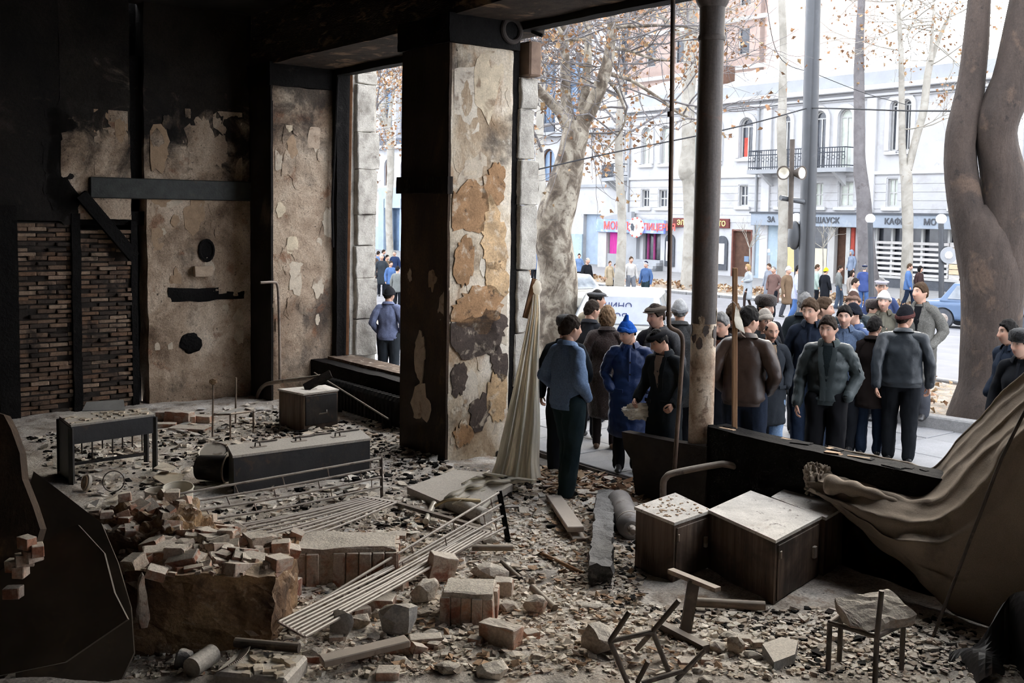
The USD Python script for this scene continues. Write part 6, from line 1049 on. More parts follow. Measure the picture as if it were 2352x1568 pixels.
# three desk cabinets at the right, dust on their tops
T2 = [(1630, 1171), (1725, 1128), (1884, 1185), (1781, 1239)]
t, C, zt, c = cabinet('largest of the three square burnt cabinets, with a pale ash-covered top', 'desk_cabinet', T2, (1793, 1393), 3, 0); ZT2 = zt
def face_of(C, i, j, zt, zb, th, nm, m, a0, a1, z0, z1, proud=0.012, **k):
    P, Q = C[i].copy(), C[j].copy(); d = (Q - P); d[2] = 0; L = np.linalg.norm(d); d /= L; n = np.cross(d, [0, 0, 1.0]); ctr = C.mean(0)
    if n @ (P - ctr) < 0: n = -n
    return th.add(nm, frame(box((a0 * L, 0, z0), (a1 * L, proud, z1), 0.004), np.array([P[0], P[1], 0]), d, n), m, **k)
def fittings(t, C, zt, zb, h, doors=((3, 2),)):
    for i, j in doors:
        d = face_of(C, i, j, zt, zb, t, 'door', MATS['cabinet_side'], 0.05, 0.95, zb + 0.07, zt - 0.05)
        h_ = face_of(C, i, j, zt, zb, t, 'handle', MATS['rod_steel'], 0.80, 0.86, zb + (zt - zb) * 0.45, zb + (zt - zb) * 0.62, 0.035, parent=d)
        face_of(C, i, j, zt, zb, t, 'hinge', MATS['tube_tan'], 0.07, 0.11, zt - 0.16, zt - 0.10, 0.02, parent=d)
fittings(t, C, zt, c[2], 1)
T1 = [(1461, 1164), (1551, 1133), (1631, 1171), (1549, 1199)]
t, C, zt, c = cabinet('smaller square burnt cabinet on the left, top littered with charred flakes', 'desk_cabinet', T1, (1549, 1336), 3, 0); fittings(t, C, zt, c[2], 1)
for k in range(60): 
    a, b = rng.random(2); p = (C[0] * (1 - a) + C[1] * a) * (1 - b) + (C[3] * (1 - a) + C[2] * a) * b
    if k == 0: ch = []
    ch.append(pose(chunk((rng.uniform(.008, .032), rng.uniform(.006, .018), rng.uniform(.003, .008)), k, sub=0), (p[0], p[1], zt + 0.002), rz=rng.uniform(0, 360)))
single('char_flakes', cat(*ch), MATS['flake_3'], 'charred flakes strewn on top of the smaller left cabinet', 'debris', kind='stuff', smooth=False)
T3 = [(1775, 1141), (1850, 1097), (1938, 1163), (1896, 1187)]
t, C, zt, c = cabinet('grey-topped cabinet at the back, half covered by the canvas', 'desk_cabinet', T3, (1887, 1330), 3, 0, zt=ZT2)
# long steel locker lying by the pier
L_ = [(525, 1023), (823, 985), (850, 1006), (537, 1046)]
t, C, zt, c = cabinet('long dark steel locker lying on its back with handles facing up', 'steel_locker', L_, (541, 1137), 3, 0, mside='steel_burnt', mtop='board_dusty')
for u, v in ((0.20, .5), (.5, .45), (.80, .5)):
    p = (C[0] * (1 - u) + C[1] * u) * (1 - v) + (C[3] * (1 - u) + C[2] * u) * v; d = (C[1] - C[0]) / np.linalg.norm(C[1] - C[0]); n = np.cross([0, 0, 1], d)
    h = t.add('handle', tube([p - d * 0.05, p - d * 0.045 + [0, 0, .05], p + d * 0.0 + [0, 0, .055], p + d * 0.01], 0.009, 8), MATS['tube_dark']); t.add('handle_plate', frame(box((-.09, -.03, 0), (.07, .03, .008)), p + [0, 0, .0], d, n), MATS['tube_tan'], parent=h)
for u, v, L0 in ((.28, .12, .10), (.55, .15, .12), (.70, .1, .10), (.9, .12, .14)):
    p = (C[0] * (1 - u) + C[1] * u) * (1 - v) + (C[3] * (1 - u) + C[2] * u) * v; d = (C[1] - C[0]) / np.linalg.norm(C[1] - C[0]); t.add('hinge', bar(p - d * L0 + [0, 0, .012], p + d * L0 + [0, 0, .012], 0.035, 0.012), MATS['tube_dark'])
# gutted metal desk at the left
D_ = [(136, 955), (335, 936), (355, 951), (163, 976)]
Bn = G(163, 1110); zt = at(163, 976, Bn[1])[2]; C = np.array([gnd(x, y, zt) for x, y in D_]); c = C.mean(0); c[2] = 0
t = Thing('metal_desk', 'gutted steel desk with a rubble-strewn top and a loose sheet on it', 'desk', c)
t.add('top', prism(Polygon(C[:, :2]), 0.03, (0, 0, zt - 0.03)), MATS['board_dusty']); dx = (C[1] - C[0]); dx /= np.linalg.norm(dx); dy = C[3] - C[0]; dy[2] = 0; dy /= np.linalg.norm(dy)
def plate(nm, P, Q, z0, z1, w, m='steel_burnt'): return t.add(nm, bar(np.array([*P[:2], (z0 + z1) / 2]), np.array([*Q[:2], (z0 + z1) / 2]), w, z1 - z0), MATS[m])
plate('front_panel', C[3], C[2], zt - 0.20, zt - 0.02, 0.02); plate('back_panel', C[0], C[1], zt - 0.20, zt - 0.02, 0.02); plate('side_panel', C[0], C[3], 0.02, zt - 0.03, 0.02); plate('side_panel', C[1], C[2], zt - 0.2, zt - 0.03, 0.02)
for i in range(4): t.add('leg', bar(np.array([*C[i][:2], -0.05]), np.array([*C[i][:2], zt - 0.03]), 0.045), MATS['steel_burnt'])
for k in range(7): u = 0.12 + 0.12 * k; p = C[3] * (1 - u) + C[2] * u; t.add('drawer_runner', bar(np.array([*p[:2], zt - 0.2 - rng.uniform(.06, .2)]), np.array([*p[:2], zt - 0.2]), 0.012), MATS['tube_dark'])
t.add('stretcher', bar(np.array([*C[0][:2], 0.12]), np.array([*C[1][:2], 0.14]), 0.03), MATS['steel_burnt'])
tz = zt
def scatter_on(C, zt, n, seed, m, lab, cat_, big=0.09):
    g = np.random.default_rng(seed); out = []
    for k in range(n):
        a, b = g.uniform(.04, .96, 2); p = (C[0] * (1 - a) + C[1] * a) * (1 - b) + (C[3] * (1 - a) + C[2] * a) * b; out.append(pose(chunk((g.uniform(.02, big), g.uniform(.015, big * .6), g.uniform(.006, .02)), seed * 50 + k, sub=0), (p[0], p[1], zt - 0.001), rz=g.uniform(0, 360)))
    single('rubble_crumbs', cat(*out), MATS[m], lab, 'debris', kind='stuff', smooth=False)
scatter_on(C, tz, 46, 3, 'flake_1', 'pale crumbs of plaster strewn on the steel desk top', 'debris')
p = (C[0] + C[1]) / 2 + np.array([0, 0.02, tz + 0.02 - C[0][2]]); p[2] = tz + 0.003
single('sheet_metal', T(prism([(0, 0), (0.44, 0), (0.40, 0.20), (0.02, 0.17)], 0.008), (p[0] - 0.22, p[1] - 0.05, tz + 0.006), rx=24, rz=12), tint('sheet_grey', (0.33, 0.32, 0.30), 0.2, 5), 'loose bent grey sheet tilted on the steel desk', 'sheet')
# nightstand by the radiator, plank and rod across it
N_ = [(641, 893), (746, 884), (776, 894), (698, 904)]
t, C, zt, c = cabinet('small bedside cabinet with a bowed ash-covered top beside the radiator', 'bedside_cabinet', N_, (698, 989), 3, 0, mside='cabinet_side')
face_of(C, 3, 2, zt, c[2], t, 'drawer', MATS['steel_burnt'], 0.04, 0.96, c[2] + 0.1, zt - 0.04)
h0 = (C[3] * .45 + C[2] * .55); nrm = np.array([0.25, -0.97, 0]); t.add('handle', tube([h0 + nrm * .02 + [-.05, 0, -.26], h0 + nrm * .05 + [-.05, 0, -.29], h0 + nrm * .05 + [.05, 0, -.27], h0 + nrm * .02 + [.05, 0, -.24]], 0.009, 6), MATS['rod_steel'])
single('plank', bar(at(699, 891, C[0][1] + 0.0), at(760, 858, C[0][1] + 0.05), 0.14, 0.03, up=(0.2, -0.5, 1)), MATS['charred_wood'], 'charred plank lying slantwise on the bedside cabinet', 'plank')
pA, pB = onT(722, 856, 0.35), onT(892, 962, -0.1); single('rod', tube([F(pA[0], .35, pA[1]), F(pB[0], -.1, max(pB[1], 0.03))], 0.012, 8), MATS['tube_dark'], 'thin rod leaning across the radiator from the charred plank', 'rod')
# heating pipes
q = [onT(x, y, 0.0) for x, y in ((600, 942), (604, 905), (616, 884), (640, 877), (712, 868), (735, 864))]
single('heating_pipe', tube(curve([F(s, -0.10 + 0.02 * i, z) for i, (s, z) in enumerate(q)], 28), 0.030, 12), MATS['tube_tan'], 'bent tan heating pipe rising from the floor behind the bedside cabinet', 'pipe', smooth=60)
q = [onS(x, y, 4.5) for x, y in ((598, 649), (628, 648), (637, 655), (640, 690), (642, 780), (643, 880))]
single('heating_pipe', tube(curve([F(4.50, t_, z) for t_, z in q], 30), 0.020, 10), MATS['tube_tan'], 'thin vertical riser pipe with a bend at its top by the left pilaster', 'pipe', smooth=60)
# radiator under the window
s0, z0 = onT(752, 866, 0.42); s1, z1 = onT(918, 912, 0.42); t = Thing('radiator', 'black cast-iron radiator with many ribs under the narrow window', 'radiator', F((s0 + s1) / 2, 0.42, 0)); nR = 22
for k in range(nR):
    s = s0 + (s1 - s0) * k / (nR - 1); t.add('rib', frame(prism(Polygon([(-.08, .08), (.08, .08), (.09, .12), (.09, z0 - .05), (.05, z0), (-.05, z0), (-.09, z0 - .05), (-.09, .12)]), 0.05), F(s - .025, .42, 0), ND, (0, 0, 1), UD), MATS['charred'], smooth=30)
t.add('pipe', tube([F(s0 + .2, .42, .14), F(s1 - .2, .42, .14)], 0.028, 8), MATS['charred']); t.add('pipe', tube([F(s0 + .1, .42, z0 - .08), F(s1 - .1, .42, z0 - .08)], 0.028, 8), MATS['charred'])
for sx in (s0 - .3, s1 + .3): t.add('foot', fbox(sx - .03, sx + .03, .36, .48, -.05, .12), MATS['charred'])
def wires(name, label, cat_, segs, r, m, parts='tube', group=None):
    """A thing of straight tubes, each its own part: segs = [(P, Q)] or polylines."""
    base = np.mean([np.asarray(p)[0] for p in segs], 0); base[2] = min(np.asarray(p)[:, 2].min() for p in segs); t = Thing(name, label, cat_, base, group or 'bare chair frames')
    for k, p in enumerate(segs): t.add(parts if isinstance(parts, str) else parts[k], tube(p, r if np.ndim(r) == 0 else r[k], 8), MATS[m], smooth=50)
    return t
# small chair frame, seat burnt out
a1, a2, a3, a4 = G(488, 1003), G(541, 972), G(529, 1009), G(582, 990)
def up(px, py, P): return at(px, py, P[1])
S = [up(492, 952, a1), up(556, 936, a2), up(529, 951, a3), up(582, 944, a4)]
t = wires('chair_frame', 'small bare chair frame with burnt-out seat before the plaster wall', 'chair', [[a1, up(490, 873, a1)], [a2, up(542, 867, a2)], [a3, S[2]], [a4, S[3]], [S[0], S[1]], [S[2], S[3]], [S[0], S[2]], [S[1], S[3]]], 0.012, 'tube_tan', ['leg', 'leg', 'leg', 'leg', 'seat_rail', 'seat_rail', 'seat_rail', 'seat_rail'])
t.add('seat_remnant', sheet(np.array([[S[0], S[1]], [S[0] * .6 + S[2] * .4, S[1] * .7 + S[3] * .3]]), 0.02), MATS['sheet_grey']); t.add('cloth_remnant', blob(up(490, 876, a1), 0.05, 4, (1, .5, .8), .5), MATS['flake_3'])
# two wire racks
def rack(label, pr, pl, topr, topl, shelf_r, shelf_l, nr, nrod, thick, zsh):
    Br, Bl = G(*pr), G(*pl); Tr, Tl = at(*topr, Br[1]), at(*topl, Bl[1]); t = Thing('wire_rack', label, 'rack', (Br + Bl) / 2 * [1, 1, 0], 'wire racks')
    t.add('post', bar(Br, Tr + (Tr - Br) * .02, thick, thick * .6, up=(0, 1, 0)), MATS['tube_dark' if thick < .03 else 'charred']); t.add('post', bar(Bl, Tl, 0.022), MATS['tube_dark'])
    R = []
    for k in range(nr):
        u = 1 - k / nr * 0.92; P, Q = Br + (Tr - Br) * u, Bl + (Tl - Bl) * u; m = (P + Q) / 2 + [0, 0, -0.012 * k]; R.append((P, m, Q)); t.add('rail', tube(curve([P, m, Q], 12), 0.011, 7), MATS['rod_steel'], smooth=50)
    for k in range(1, nr):
        for j in range(5): 
            u = (j + .3 + .2 * (k % 3)) / 5.2; a = np.array(curve(R[k - 1], 21)[int(u * 20)]); b = np.array(curve(R[k], 21)[int(u * 20)]); t.add('cross_wire', bar(a, b, 0.009), MATS['rod_steel'])
    A0, A1 = gnd(*shelf_r[0], zsh[0]), gnd(*shelf_r[1], zsh[0]); B0, B1 = gnd(*shelf_l[0], zsh[1]), gnd(*shelf_l[1], zsh[1])
    t.add('end_bar', bar(A0, A1, 0.05, 0.02), MATS['rod_steel']); t.add('end_bar', bar(B0, B1, 0.014), MATS['rod_steel'])
    for k in range(nrod): u = k / (nrod - 1); P, Q = A0 * (1 - u) + A1 * u, B0 * (1 - u) + B1 * u; t.add('rod', tube(curve([P, (P + Q) / 2 + [0, 0, -0.02 + rng.uniform(-.008, .008)], Q], 8), 0.011, 7), MATS['rod_steel'], smooth=50)
    return t
rack('long wire rack lying before the dark steel locker', (877, 1146), (392, 1232), (875, 1052), (332, 1148), ((838, 1142), (910, 1154)), ((440, 1222), (598, 1268)), 4, 9, 0.028, (0.20, 0.17))
rack('second wire rack tilted over the bricks in the foreground', (1168, 1246), (632, 1462), (1147, 1130), (622, 1448), ((1070, 1208), (1124, 1222)), ((640, 1428), (700, 1462)), 4, 8, 0.045, (0.17, 0.19))
single('flat_bar', bar(gnd(912, 1156, .10), gnd(1124, 1218, .13), 0.05, 0.03), MATS['tube_dark'], 'flat iron bar joining the ends of the two wire racks', 'bar')
# vessels and sheets on the floor at the left
P = G(492, 1106); ax = np.array([0.97, -0.2, 0.0]); ax /= np.linalg.norm(ax); r = 32 * P[1] / FPX; tb = lathe([(0, 0), (r * .88, 0), (r, .32), (r * 1.05, .33), (r * .96, .32), (r * .84, .02), (0, .02)], 24)
Xb = np.cross([0, 0, 1.0], ax); t = Thing('bucket', 'soot-black bucket tipped on its side by the steel locker', 'bucket', P); t.add('shell', frame(tb, P + [0, 0, r] - ax * .17, Xb, (0, 0, 1), ax), MATS['steel_burnt'], smooth=40); t.add('rim', frame(trimesh.creation.torus(r * 1.02, .010, 24, 6), P + [0, 0, r] + ax * .16, Xb, (0, 0, 1), ax), MATS['tube_tan'])
P = G(490, 1052); single('tin_lid', T(lathe([(0, 0), (.15, .0), (.16, .03), (.15, .015), (0, .012)], 22), P + [0, 0, .06], rx=24), MATS['enamel'], 'round pale tin lid lying behind the bucket', 'lid', smooth=40)
def bowl(px, py, rp, hp, lab, rz, tilt, m='enamel'):
    P = G(px, py); r = rp * P[1] / FPX; h = hp * P[1] / FPX; t = Thing('enamel_pot', lab, 'pot', P); b = lathe([(0, 0), (r * .82, 0), (r * .97, h * .25), (r, h), (r * 1.03, h), (r * .95, h * .96), (r * .9, h * .25), (0, .015)], 26)
    t.add('bowl', T(b, P + [0, 0, r * abs(math.sin(math.radians(tilt))) * .9], rx=tilt, rz=rz), MATS[m], smooth=40); t.add('rim', T(T(trimesh.creation.torus(r, .008, 26, 6), (0, 0, h)), P + [0, 0, r * abs(math.sin(math.radians(tilt))) * .9], rx=tilt, rz=rz), MATS[m])
bowl(363, 1168, 30, 44, 'tan enamel pot standing nearer the desk of the two pots', 0, 0); bowl(410, 1164, 34, 44, 'white enamel pot with a tilted rim, right of the tan pot', 15, 10, 'cloth_white')
def slab(px_poly, z, th, m, lab, cat_, name, tilt=None):
    C = np.array([gnd(x, y, z + (tilt[i] if tilt else 0)) for i, (x, y) in enumerate(px_poly)]); c = C.mean(0); top = C; v = np.vstack([C, C - [0, 0, th]]); m_ = trimesh.convex.convex_hull(v); return single(name, m_, MATS[m], lab, cat_, smooth=False)
slab([(350, 1095), (372, 1082), (425, 1088), (410, 1106), (380, 1113)], 0.10, .012, 'paper_scorched', 'tan sheet of scorched board lying before the desk', 'sheet', 'scorched_sheet')
slab([(352, 1075), (375, 1060), (405, 1072), (388, 1082)], 0.14, .01, 'flake_0', 'small pale sheet behind the tan scorched board', 'sheet', 'scorched_sheet')
slab([(440, 1184), (470, 1172), (508, 1182), (490, 1192), (460, 1194)], 0.07, .014, 'paper_scorched', 'curled bright flake of board on the ash behind the wire rack', 'sheet', 'scorched_sheet')
slab([(250, 1150), (282, 1128), (300, 1128), (285, 1145)], 0.08, .012, 'flake_0', 'white shard in front of the steel desk', 'shard', 'shard'); slab([(338, 1185), (402, 1168), (425, 1176), (372, 1195)], 0.05, .02, 'enamel', 'flat pale tray below the two enamel pots', 'tray', 'tray')
P = G(204, 1128); t = Thing('dial', 'oval ribbed disc standing on edge before the desk', 'disc', P); rr = 19 * P[1] / FPX; t.add('disc', T(lathe([(0, 0), (rr, 0), (rr, .03), (rr * .8, .045), (0, .05)], 24), P + [0, 0, rr * 1.05], rx=75, rz=-48), MATS['enamel'], smooth=40)
for k in range(4): t.add('groove', T(T(trimesh.creation.torus(rr * (.25 + .18 * k), .006, 20, 5), (0, 0, .045)), P + [0, 0, rr * 1.05], rx=75, rz=-48), MATS['flake_3'])
P = G(261, 1128); single('wire_ring', T(trimesh.creation.torus(24 * P[1] / FPX, .006, 30, 6), P + [0, 0, 24 * P[1] / FPX], rx=80, rz=12), MATS['tube_dark'], 'thin wire ring standing upright under the desk', 'ring', smooth=40)
# column, pipe, post
Yc = float(F(onT(1608, 990, 0.80)[0], 0.80)[1]); cb = at(1602, 1205, Yc); ctp = at(1639, -40, Yc); cm = lambda y: at(float(np.interp(y, [-40, 0, 1150, 1205], [1638, 1637, 1605, 1603])), y, Yc)
t = Thing('iron_column', 'round cast-iron column, sooted above and rusty tan below, in the wide opening', 'column', (cb[0], cb[1], -.05)); w_ = lambda p: p * Yc / FPX
t.add('shaft', tube([cm(742), cm(430), cm(92)], [w_(29), w_(29.5), w_(28)], 28), MATS['column_upper'], smooth=50, label='sooted upper shaft'); t.add('shaft', tube([np.array([cb[0], cb[1], -.05]), cm(1100), cm(740)], [w_(29), w_(28.5), w_(29)], 28), MATS['column_lower'], smooth=50, label='rusty tan lower shaft')
g = np.random.default_rng(2)
for k in range(22): # tongues of soot and of bare rust where the paint ends
    a = g.uniform(0, 2 * math.pi); y = g.uniform(700, 800); o = cm(y); n_ = np.array([math.cos(a), math.sin(a), 0]); X = np.array([-n_[1], n_[0], 0]); po = blobpoly(g.uniform(.02, .05), .4 + g.uniform(1, 2), 700 + k); t.add('paint_flake', prism(po, .004, o + n_ * (w_(29) - .001), X, (0, 0, 1), n_), MATS['column_upper' if y > 742 else 'column_lower'], smooth=False)
t.add('collar', tube([cm(94), cm(88), cm(82)], [w_(30), w_(32), w_(30)], 28), MATS['column_upper'], smooth=50); t.add('neck', tube([cm(86), cm(40), cm(18)], [w_(28.5), w_(28.5), w_(29)], 28), MATS['column_upper'], smooth=50); t.add('capital', tube([cm(18), cm(8), cm(-6), cm(-60)], [w_(29), w_(35), w_(40), w_(42)], 28), MATS['column_upper'], smooth=50)
Yq = Yc - 0.35; pth = [at(x, y, Yq) for x, y in ((1546, -30), (1543, 260), (1538, 600), (1536, 730), (1541, 752), (1560, 763), (1568, 785), (1565, 850), (1556, 980), (1549, 1082))]
t = Thing('water_pipe', 'thin iron pipe with a sideways bend left of the column', 'pipe', pth[-1]); t.add('pipe', tube(curve(pth, 60), 5.2 * Yq / FPX, 10), MATS['steel_rust'], smooth=60); t.add('joint', tube([at(1540, 268, Yq), at(1540, 256, Yq)], 7 * Yq / FPX, 10), MATS['steel_rust']); t.add('joint', tube([at(1536, 716, Yq), at(1536, 726, Yq)], 7 * Yq / FPX, 10), MATS['steel_rust'])
Yr = Yq - 0.15; rl = [at(x, y, Yr) for x, y in ((1527, 1210), (1523, 1120), (1530, 1096), (1552, 1085), (1640, 1068), (1668, 1066), (1700, 1075), (1752, 1094))]; t = Thing('bent_rail', 'grey tube rail bent at both ends behind the cabinets', 'rail', [*rl[0][:2], 0]); t.add('rail', tube(curve(rl, 50), 8.0 * Yr / FPX, 12), MATS['tube_tan'], smooth=60)
for k in range(12): P = at(1742 + 9 * k, 1086 + 3.0 * k + rng.uniform(-4, 6), Yr + 0.1); t.add('burnt_wrapping', blob(P, rng.uniform(.05, .075), 60 + k, (1.2, .8, .6), .6), MATS['charred'], smooth=False)
Yp_ = float(F(onT(1687, 985, 0.86)[0], 0.86)[1]); w0, w1 = at(1687, 990, Yp_), at(1688, 615, Yp_); t = Thing('wooden_post', 'rough wooden stake with a rag tied to it, standing on the low wall', 'post', w0); t.add('stake', bar(w0, w1, 11 * Yp_ / FPX, up=(0, 1, 0.0), ch=.004), MATS['wood_post'])
rg = [(1690, 700), (1702, 722), (1712, 765), (1686, 742)]; R_ = np.array([[at(1690, 702, Yp_ - .04), at(1696, 712, Yp_ - .05)], [at(1686, 735, Yp_ - .07), at(1704, 735, Yp_ - .03)], [at(1690, 752, Yp_ - .06), at(1711, 766, Yp_ - .05)]]); t.add('rag', sheet(R_, .006), MATS['cloth_white'], label='pale rag tied to the stake', smooth=50); t.add('wire', tube(curve([at(1680, 690, Yp_ - .03), at(1692, 705, Yp_ - .04), at(1700, 760, Yp_ - .03), at(1712, 775, Yp_ - .05)], 12), .004, 5), MATS['rod_steel'])
t = Thing('chain', 'short bright chain hanging beside the column', 'chain', at(1631, 1078, Yc - .1)); 
for k in range(14): t.add('link', T(trimesh.creation.torus(.014, .004, 10, 5), at(1632 + (k % 2), 1006 + 5.4 * k, Yc - .16), rx=90, rz=90 * (k % 2)), MATS['rod_steel'])
# ---- tarpaulin at the right: rows of a swag from the low wall up to the right
rows = [([(1903, 1031), (1990, 1047), (2080, 1063), (2142, 1073), (2205, 1010), (2280, 930), (2352, 862), (2470, 730)], (9.02, 8.75, 8.5, 8.3, 8.05, 7.75, 7.45, 7.0)),
        ([(1908, 1060), (1990, 1078), (2075, 1098), (2138, 1108), (2196, 1040), (2276, 956), (2352, 888), (2470, 765)], (8.9, 8.65, 8.4, 8.2, 7.98, 7.7, 7.42, 6.95)),
        ([(1903, 1086), (1985, 1108), (2068, 1130), (2126, 1128), (2180, 1076), (2262, 992), (2352, 915), (2475, 800)], (8.72, 8.45, 8.2, 8.05, 7.88, 7.62, 7.32, 6.9)),
        ([(1852, 1098), (1950, 1112), (2040, 1130), (2108, 1148), (2168, 1118), (2250, 1026), (2352, 938), (2480, 830)], (8.62, 8.35, 8.1, 7.9, 7.75, 7.55, 7.25, 6.85)),
        ([(1848, 1112), (1930, 1122), (2020, 1142), (2090, 1168), (2160, 1160), (2246, 1062), (2352, 965), (2485, 865)], (8.55, 8.25, 7.98, 7.75, 7.58, 7.40, 7.12, 6.78)),
        ([(1852, 1128), (1940, 1158), (2020, 1196), (2086, 1214), (2160, 1200), (2248, 1110), (2320, 1010), (2490, 900)], (8.48, 8.15, 7.85, 7.62, 7.45, 7.25, 7.05, 6.7)),
        ([(1872, 1132), (1960, 1180), (2040, 1234), (2096, 1246), (2170, 1235), (2262, 1150), (2345, 1030), (2500, 940)], (8.42, 8.08, 7.74, 7.5, 7.34, 7.12, 6.9, 6.6)),
        ([(1900, 1148), (1975, 1205), (2050, 1252), (2110, 1286), (2190, 1290), (2290, 1210), (2380, 1090), (2520, 1000)], (8.4, 8.06, 7.78, 7.5, 7.3, 7.05, 6.8, 6.5)),
        ([(1935, 1175), (1995, 1235), (2065, 1280), (2135, 1335), (2230, 1370), (2330, 1300), (2430, 1180), (2560, 1080)], (8.42, 8.1, 7.82, 7.5, 7.25, 6.98, 6.72, 6.4)),
        ([(1960, 1190), (2015, 1250), (2085, 1300), (2170, 1400), (2280, 1470), (2390, 1420), (2490, 1300), (2610, 1180)], (8.45, 8.12, 7.85, 7.5, 7.18, 6.88, 6.6, 6.3))]
Rg = np.array([curve([at(x, y, Y) for (x, y), Y in zip(p, d)], 72) for p, d in rows]); Rg = np.array([curve(Rg[:, j], 60) for j in range(72)]).transpose(1, 0, 2)
Rg = Rg + (np.stack([nz(Rg, 3.0, 41 + k, 3) for k in range(3)], -1)) * np.array([.05, .07, .07]) + (nz(Rg * [1, 1, 2.2], 7, 55, 2) * .03)[..., None] * np.array([.3, -.7, .5])
vv, uu = np.meshgrid(np.linspace(0, 1, 60), np.linspace(0, 1, 72), indexing='ij'); Rg = Rg + (np.clip(.035 + .05 * vv, 0, .07) * (1 - np.abs(np.sin(math.pi * (vv * 6.5 + .5 * uu + .35 * np.sin(uu * 5))))) ** 1.5)[..., None] * np.array([-.25, -1.0, .75]) + (nz(Rg, 16, 58, 2) * .018)[..., None] * np.array([.3, -.7, .5])
Rg[..., 2] = np.maximum(Rg[..., 2], 0.03)
t = Thing('tarpaulin', 'heavy brown canvas tarpaulin slung from the upper right over the low wall', 'tarpaulin', Rg[0, 0] * [1, 1, 0]); t.add('canvas', sheet(Rg, .008), MATS['canvas'], smooth=True)
t.add('hem_cord', tube(Rg[0], .012, 6), MATS['canvas'], smooth=True)
kn = []
for k, (x, y, Y) in enumerate(((1858, 1095, 8.58), (1872, 1086, 8.6), (1888, 1090, 8.58), (1866, 1112, 8.52), (1880, 1100, 8.55))): kn.append(T(blob((0, 0, 0), .07, 70 + k, (.5, .9, 1.25), .8, 3, 3.0), at(x, y, Y), rz=40 * k, rx=20 * k - 40))
t.add('bunched_end', kn[0], MATS['canvas'], smooth=True); [t.add('bunched_end', m, MATS['canvas'], smooth=True) for m in kn[1:]]
fold = curve([at(1900, 1112, 8.3), at(1960, 1122, 8.15), at(2020, 1140, 8.0), at(2075, 1160, 7.85)], 24); t.add('fold_roll', tube(fold, np.linspace(.075, .02, 24) * (1 + .2 * np.sin(np.arange(24))), 12), MATS['canvas'], smooth=True)
single('thin_pole', tube([G(2143, 1462), at(2300, 1052, 6.75), at(2356, 940, 6.7)], .011, 8), MATS['tube_dark'], 'long thin pole leaning against the tarpaulin', 'pole', smooth=50)
# ---- sacking hung from a stake at the stone jamb
top = F(-0.28, 0.80); Yt = top[1]; nU, nV = 46, 40; U_, V_ = np.meshgrid(np.linspace(0, 1, nU), np.linspace(0, 1, nV), indexing='ij')
lx = np.interp(V_, [0, .15, .4, .7, .9, 1], [1224, 1216, 1192, 1160, 1138, 1118]); rx_ = np.interp(V_, [0, .15, .4, .7, .9, 1], [1236, 1240, 1237, 1240, 1238, 1246]); yy = 650 + (1112 - 650) * V_; xx = lx + (rx_ - lx) * U_
Yv = 11.45 - 0.55 * V_ + 0.10 * np.sin(U_ * 19 + 1.5 * V_) * np.clip(V_ * 1.6 + .15, 0, 1) + 0.05 * np.sin(U_ * 43 + 2) * V_
Pd = np.array([[at(xx[i, j], yy[i, j], Yv[i, j]) for j in range(nV)] for i in range(nU)]); Pd[..., 2] = np.maximum(Pd[..., 2], 0.04)
t = Thing('sackcloth', 'long pale sackcloth hanging from a broken stake at the stone jamb', 'cloth', Pd[20, -1]); t.add('cloth', sheet(Pd, .006), MATS['sacking'], smooth=True)
t.add('stake', bar(at(1228, 640, 11.42), at(1206, 730, 11.4), .05), MATS['wood_post'], label='broken wooden stake'); t.add('knot', blob(at(1234, 660, 11.35), .06, 5, (.8, .8, 1.3), .4), MATS['sacking'], smooth=True)
a_ = np.linspace(0, 1, 24); b_ = np.linspace(0, 1, 10); A_, B_ = np.meshgrid(a_, b_, indexing='ij'); pxs = np.interp(A_, [0, .4, .75, 1], [1120, 1090, 1050, 1015]) + B_ * np.interp(A_, [0, .4, 1], [120, 60, 25]); pys = np.interp(A_, [0, .4, .75, 1], [1085, 1095, 1115, 1140]) + B_ * 18
Q_ = np.array([[gnd(pxs[i, j], pys[i, j], 0.13 + .05 * math.sin(9 * B_[i, j] + 5 * A_[i, j]) + .03 * math.sin(23 * A_[i, j])) for j in range(10)] for i in range(24)]); t.add('trailing_end', sheet(Q_, .006), MATS['sacking'], smooth=True)
slab([(935, 1118), (1010, 1150), (1104, 1152), (1178, 1112), (1120, 1085), (1045, 1078)], 0.13, .07, 'board_dusty', 'wide dusty board lying at the foot of the stone pier', 'board', 'floor_board')
single('gas_hose', tube(curve([G(976, 1207) + [0, 0, .04], G(990, 1184) + [0, 0, .06], gnd(1013, 1154, .17), gnd(1040, 1147, .2), gnd(1103, 1149, .17)], 26), .016, 8), MATS['brass'], 'bent brass tube across the front of the wide dusty board', 'tube', smooth=50)
single('glass_tube', tube([G(978, 1210) + [0, 0, .05], G(996, 1178) + [0, 0, .09]], .03, 12), MATS['glass_dusty'], 'short dusty glass cylinder at the end of the brass tube', 'tube', smooth=40)
single('metal_roll', tube([G(1034, 1172) + [0, 0, .08], G(1116, 1206) + [0, 0, .08]], .075, 14), MATS['board_dusty'], 'thick dusty roll under the end of the wide board', 'roll', smooth=40)
single('pale_tube', tube([G(1138, 1152) + [0, 0, .08], G(1104, 1182) + [0, 0, .05]], .028, 10), MATS['glass_dusty'], 'pale tube slanting beside the black rack post', 'tube', smooth=40)
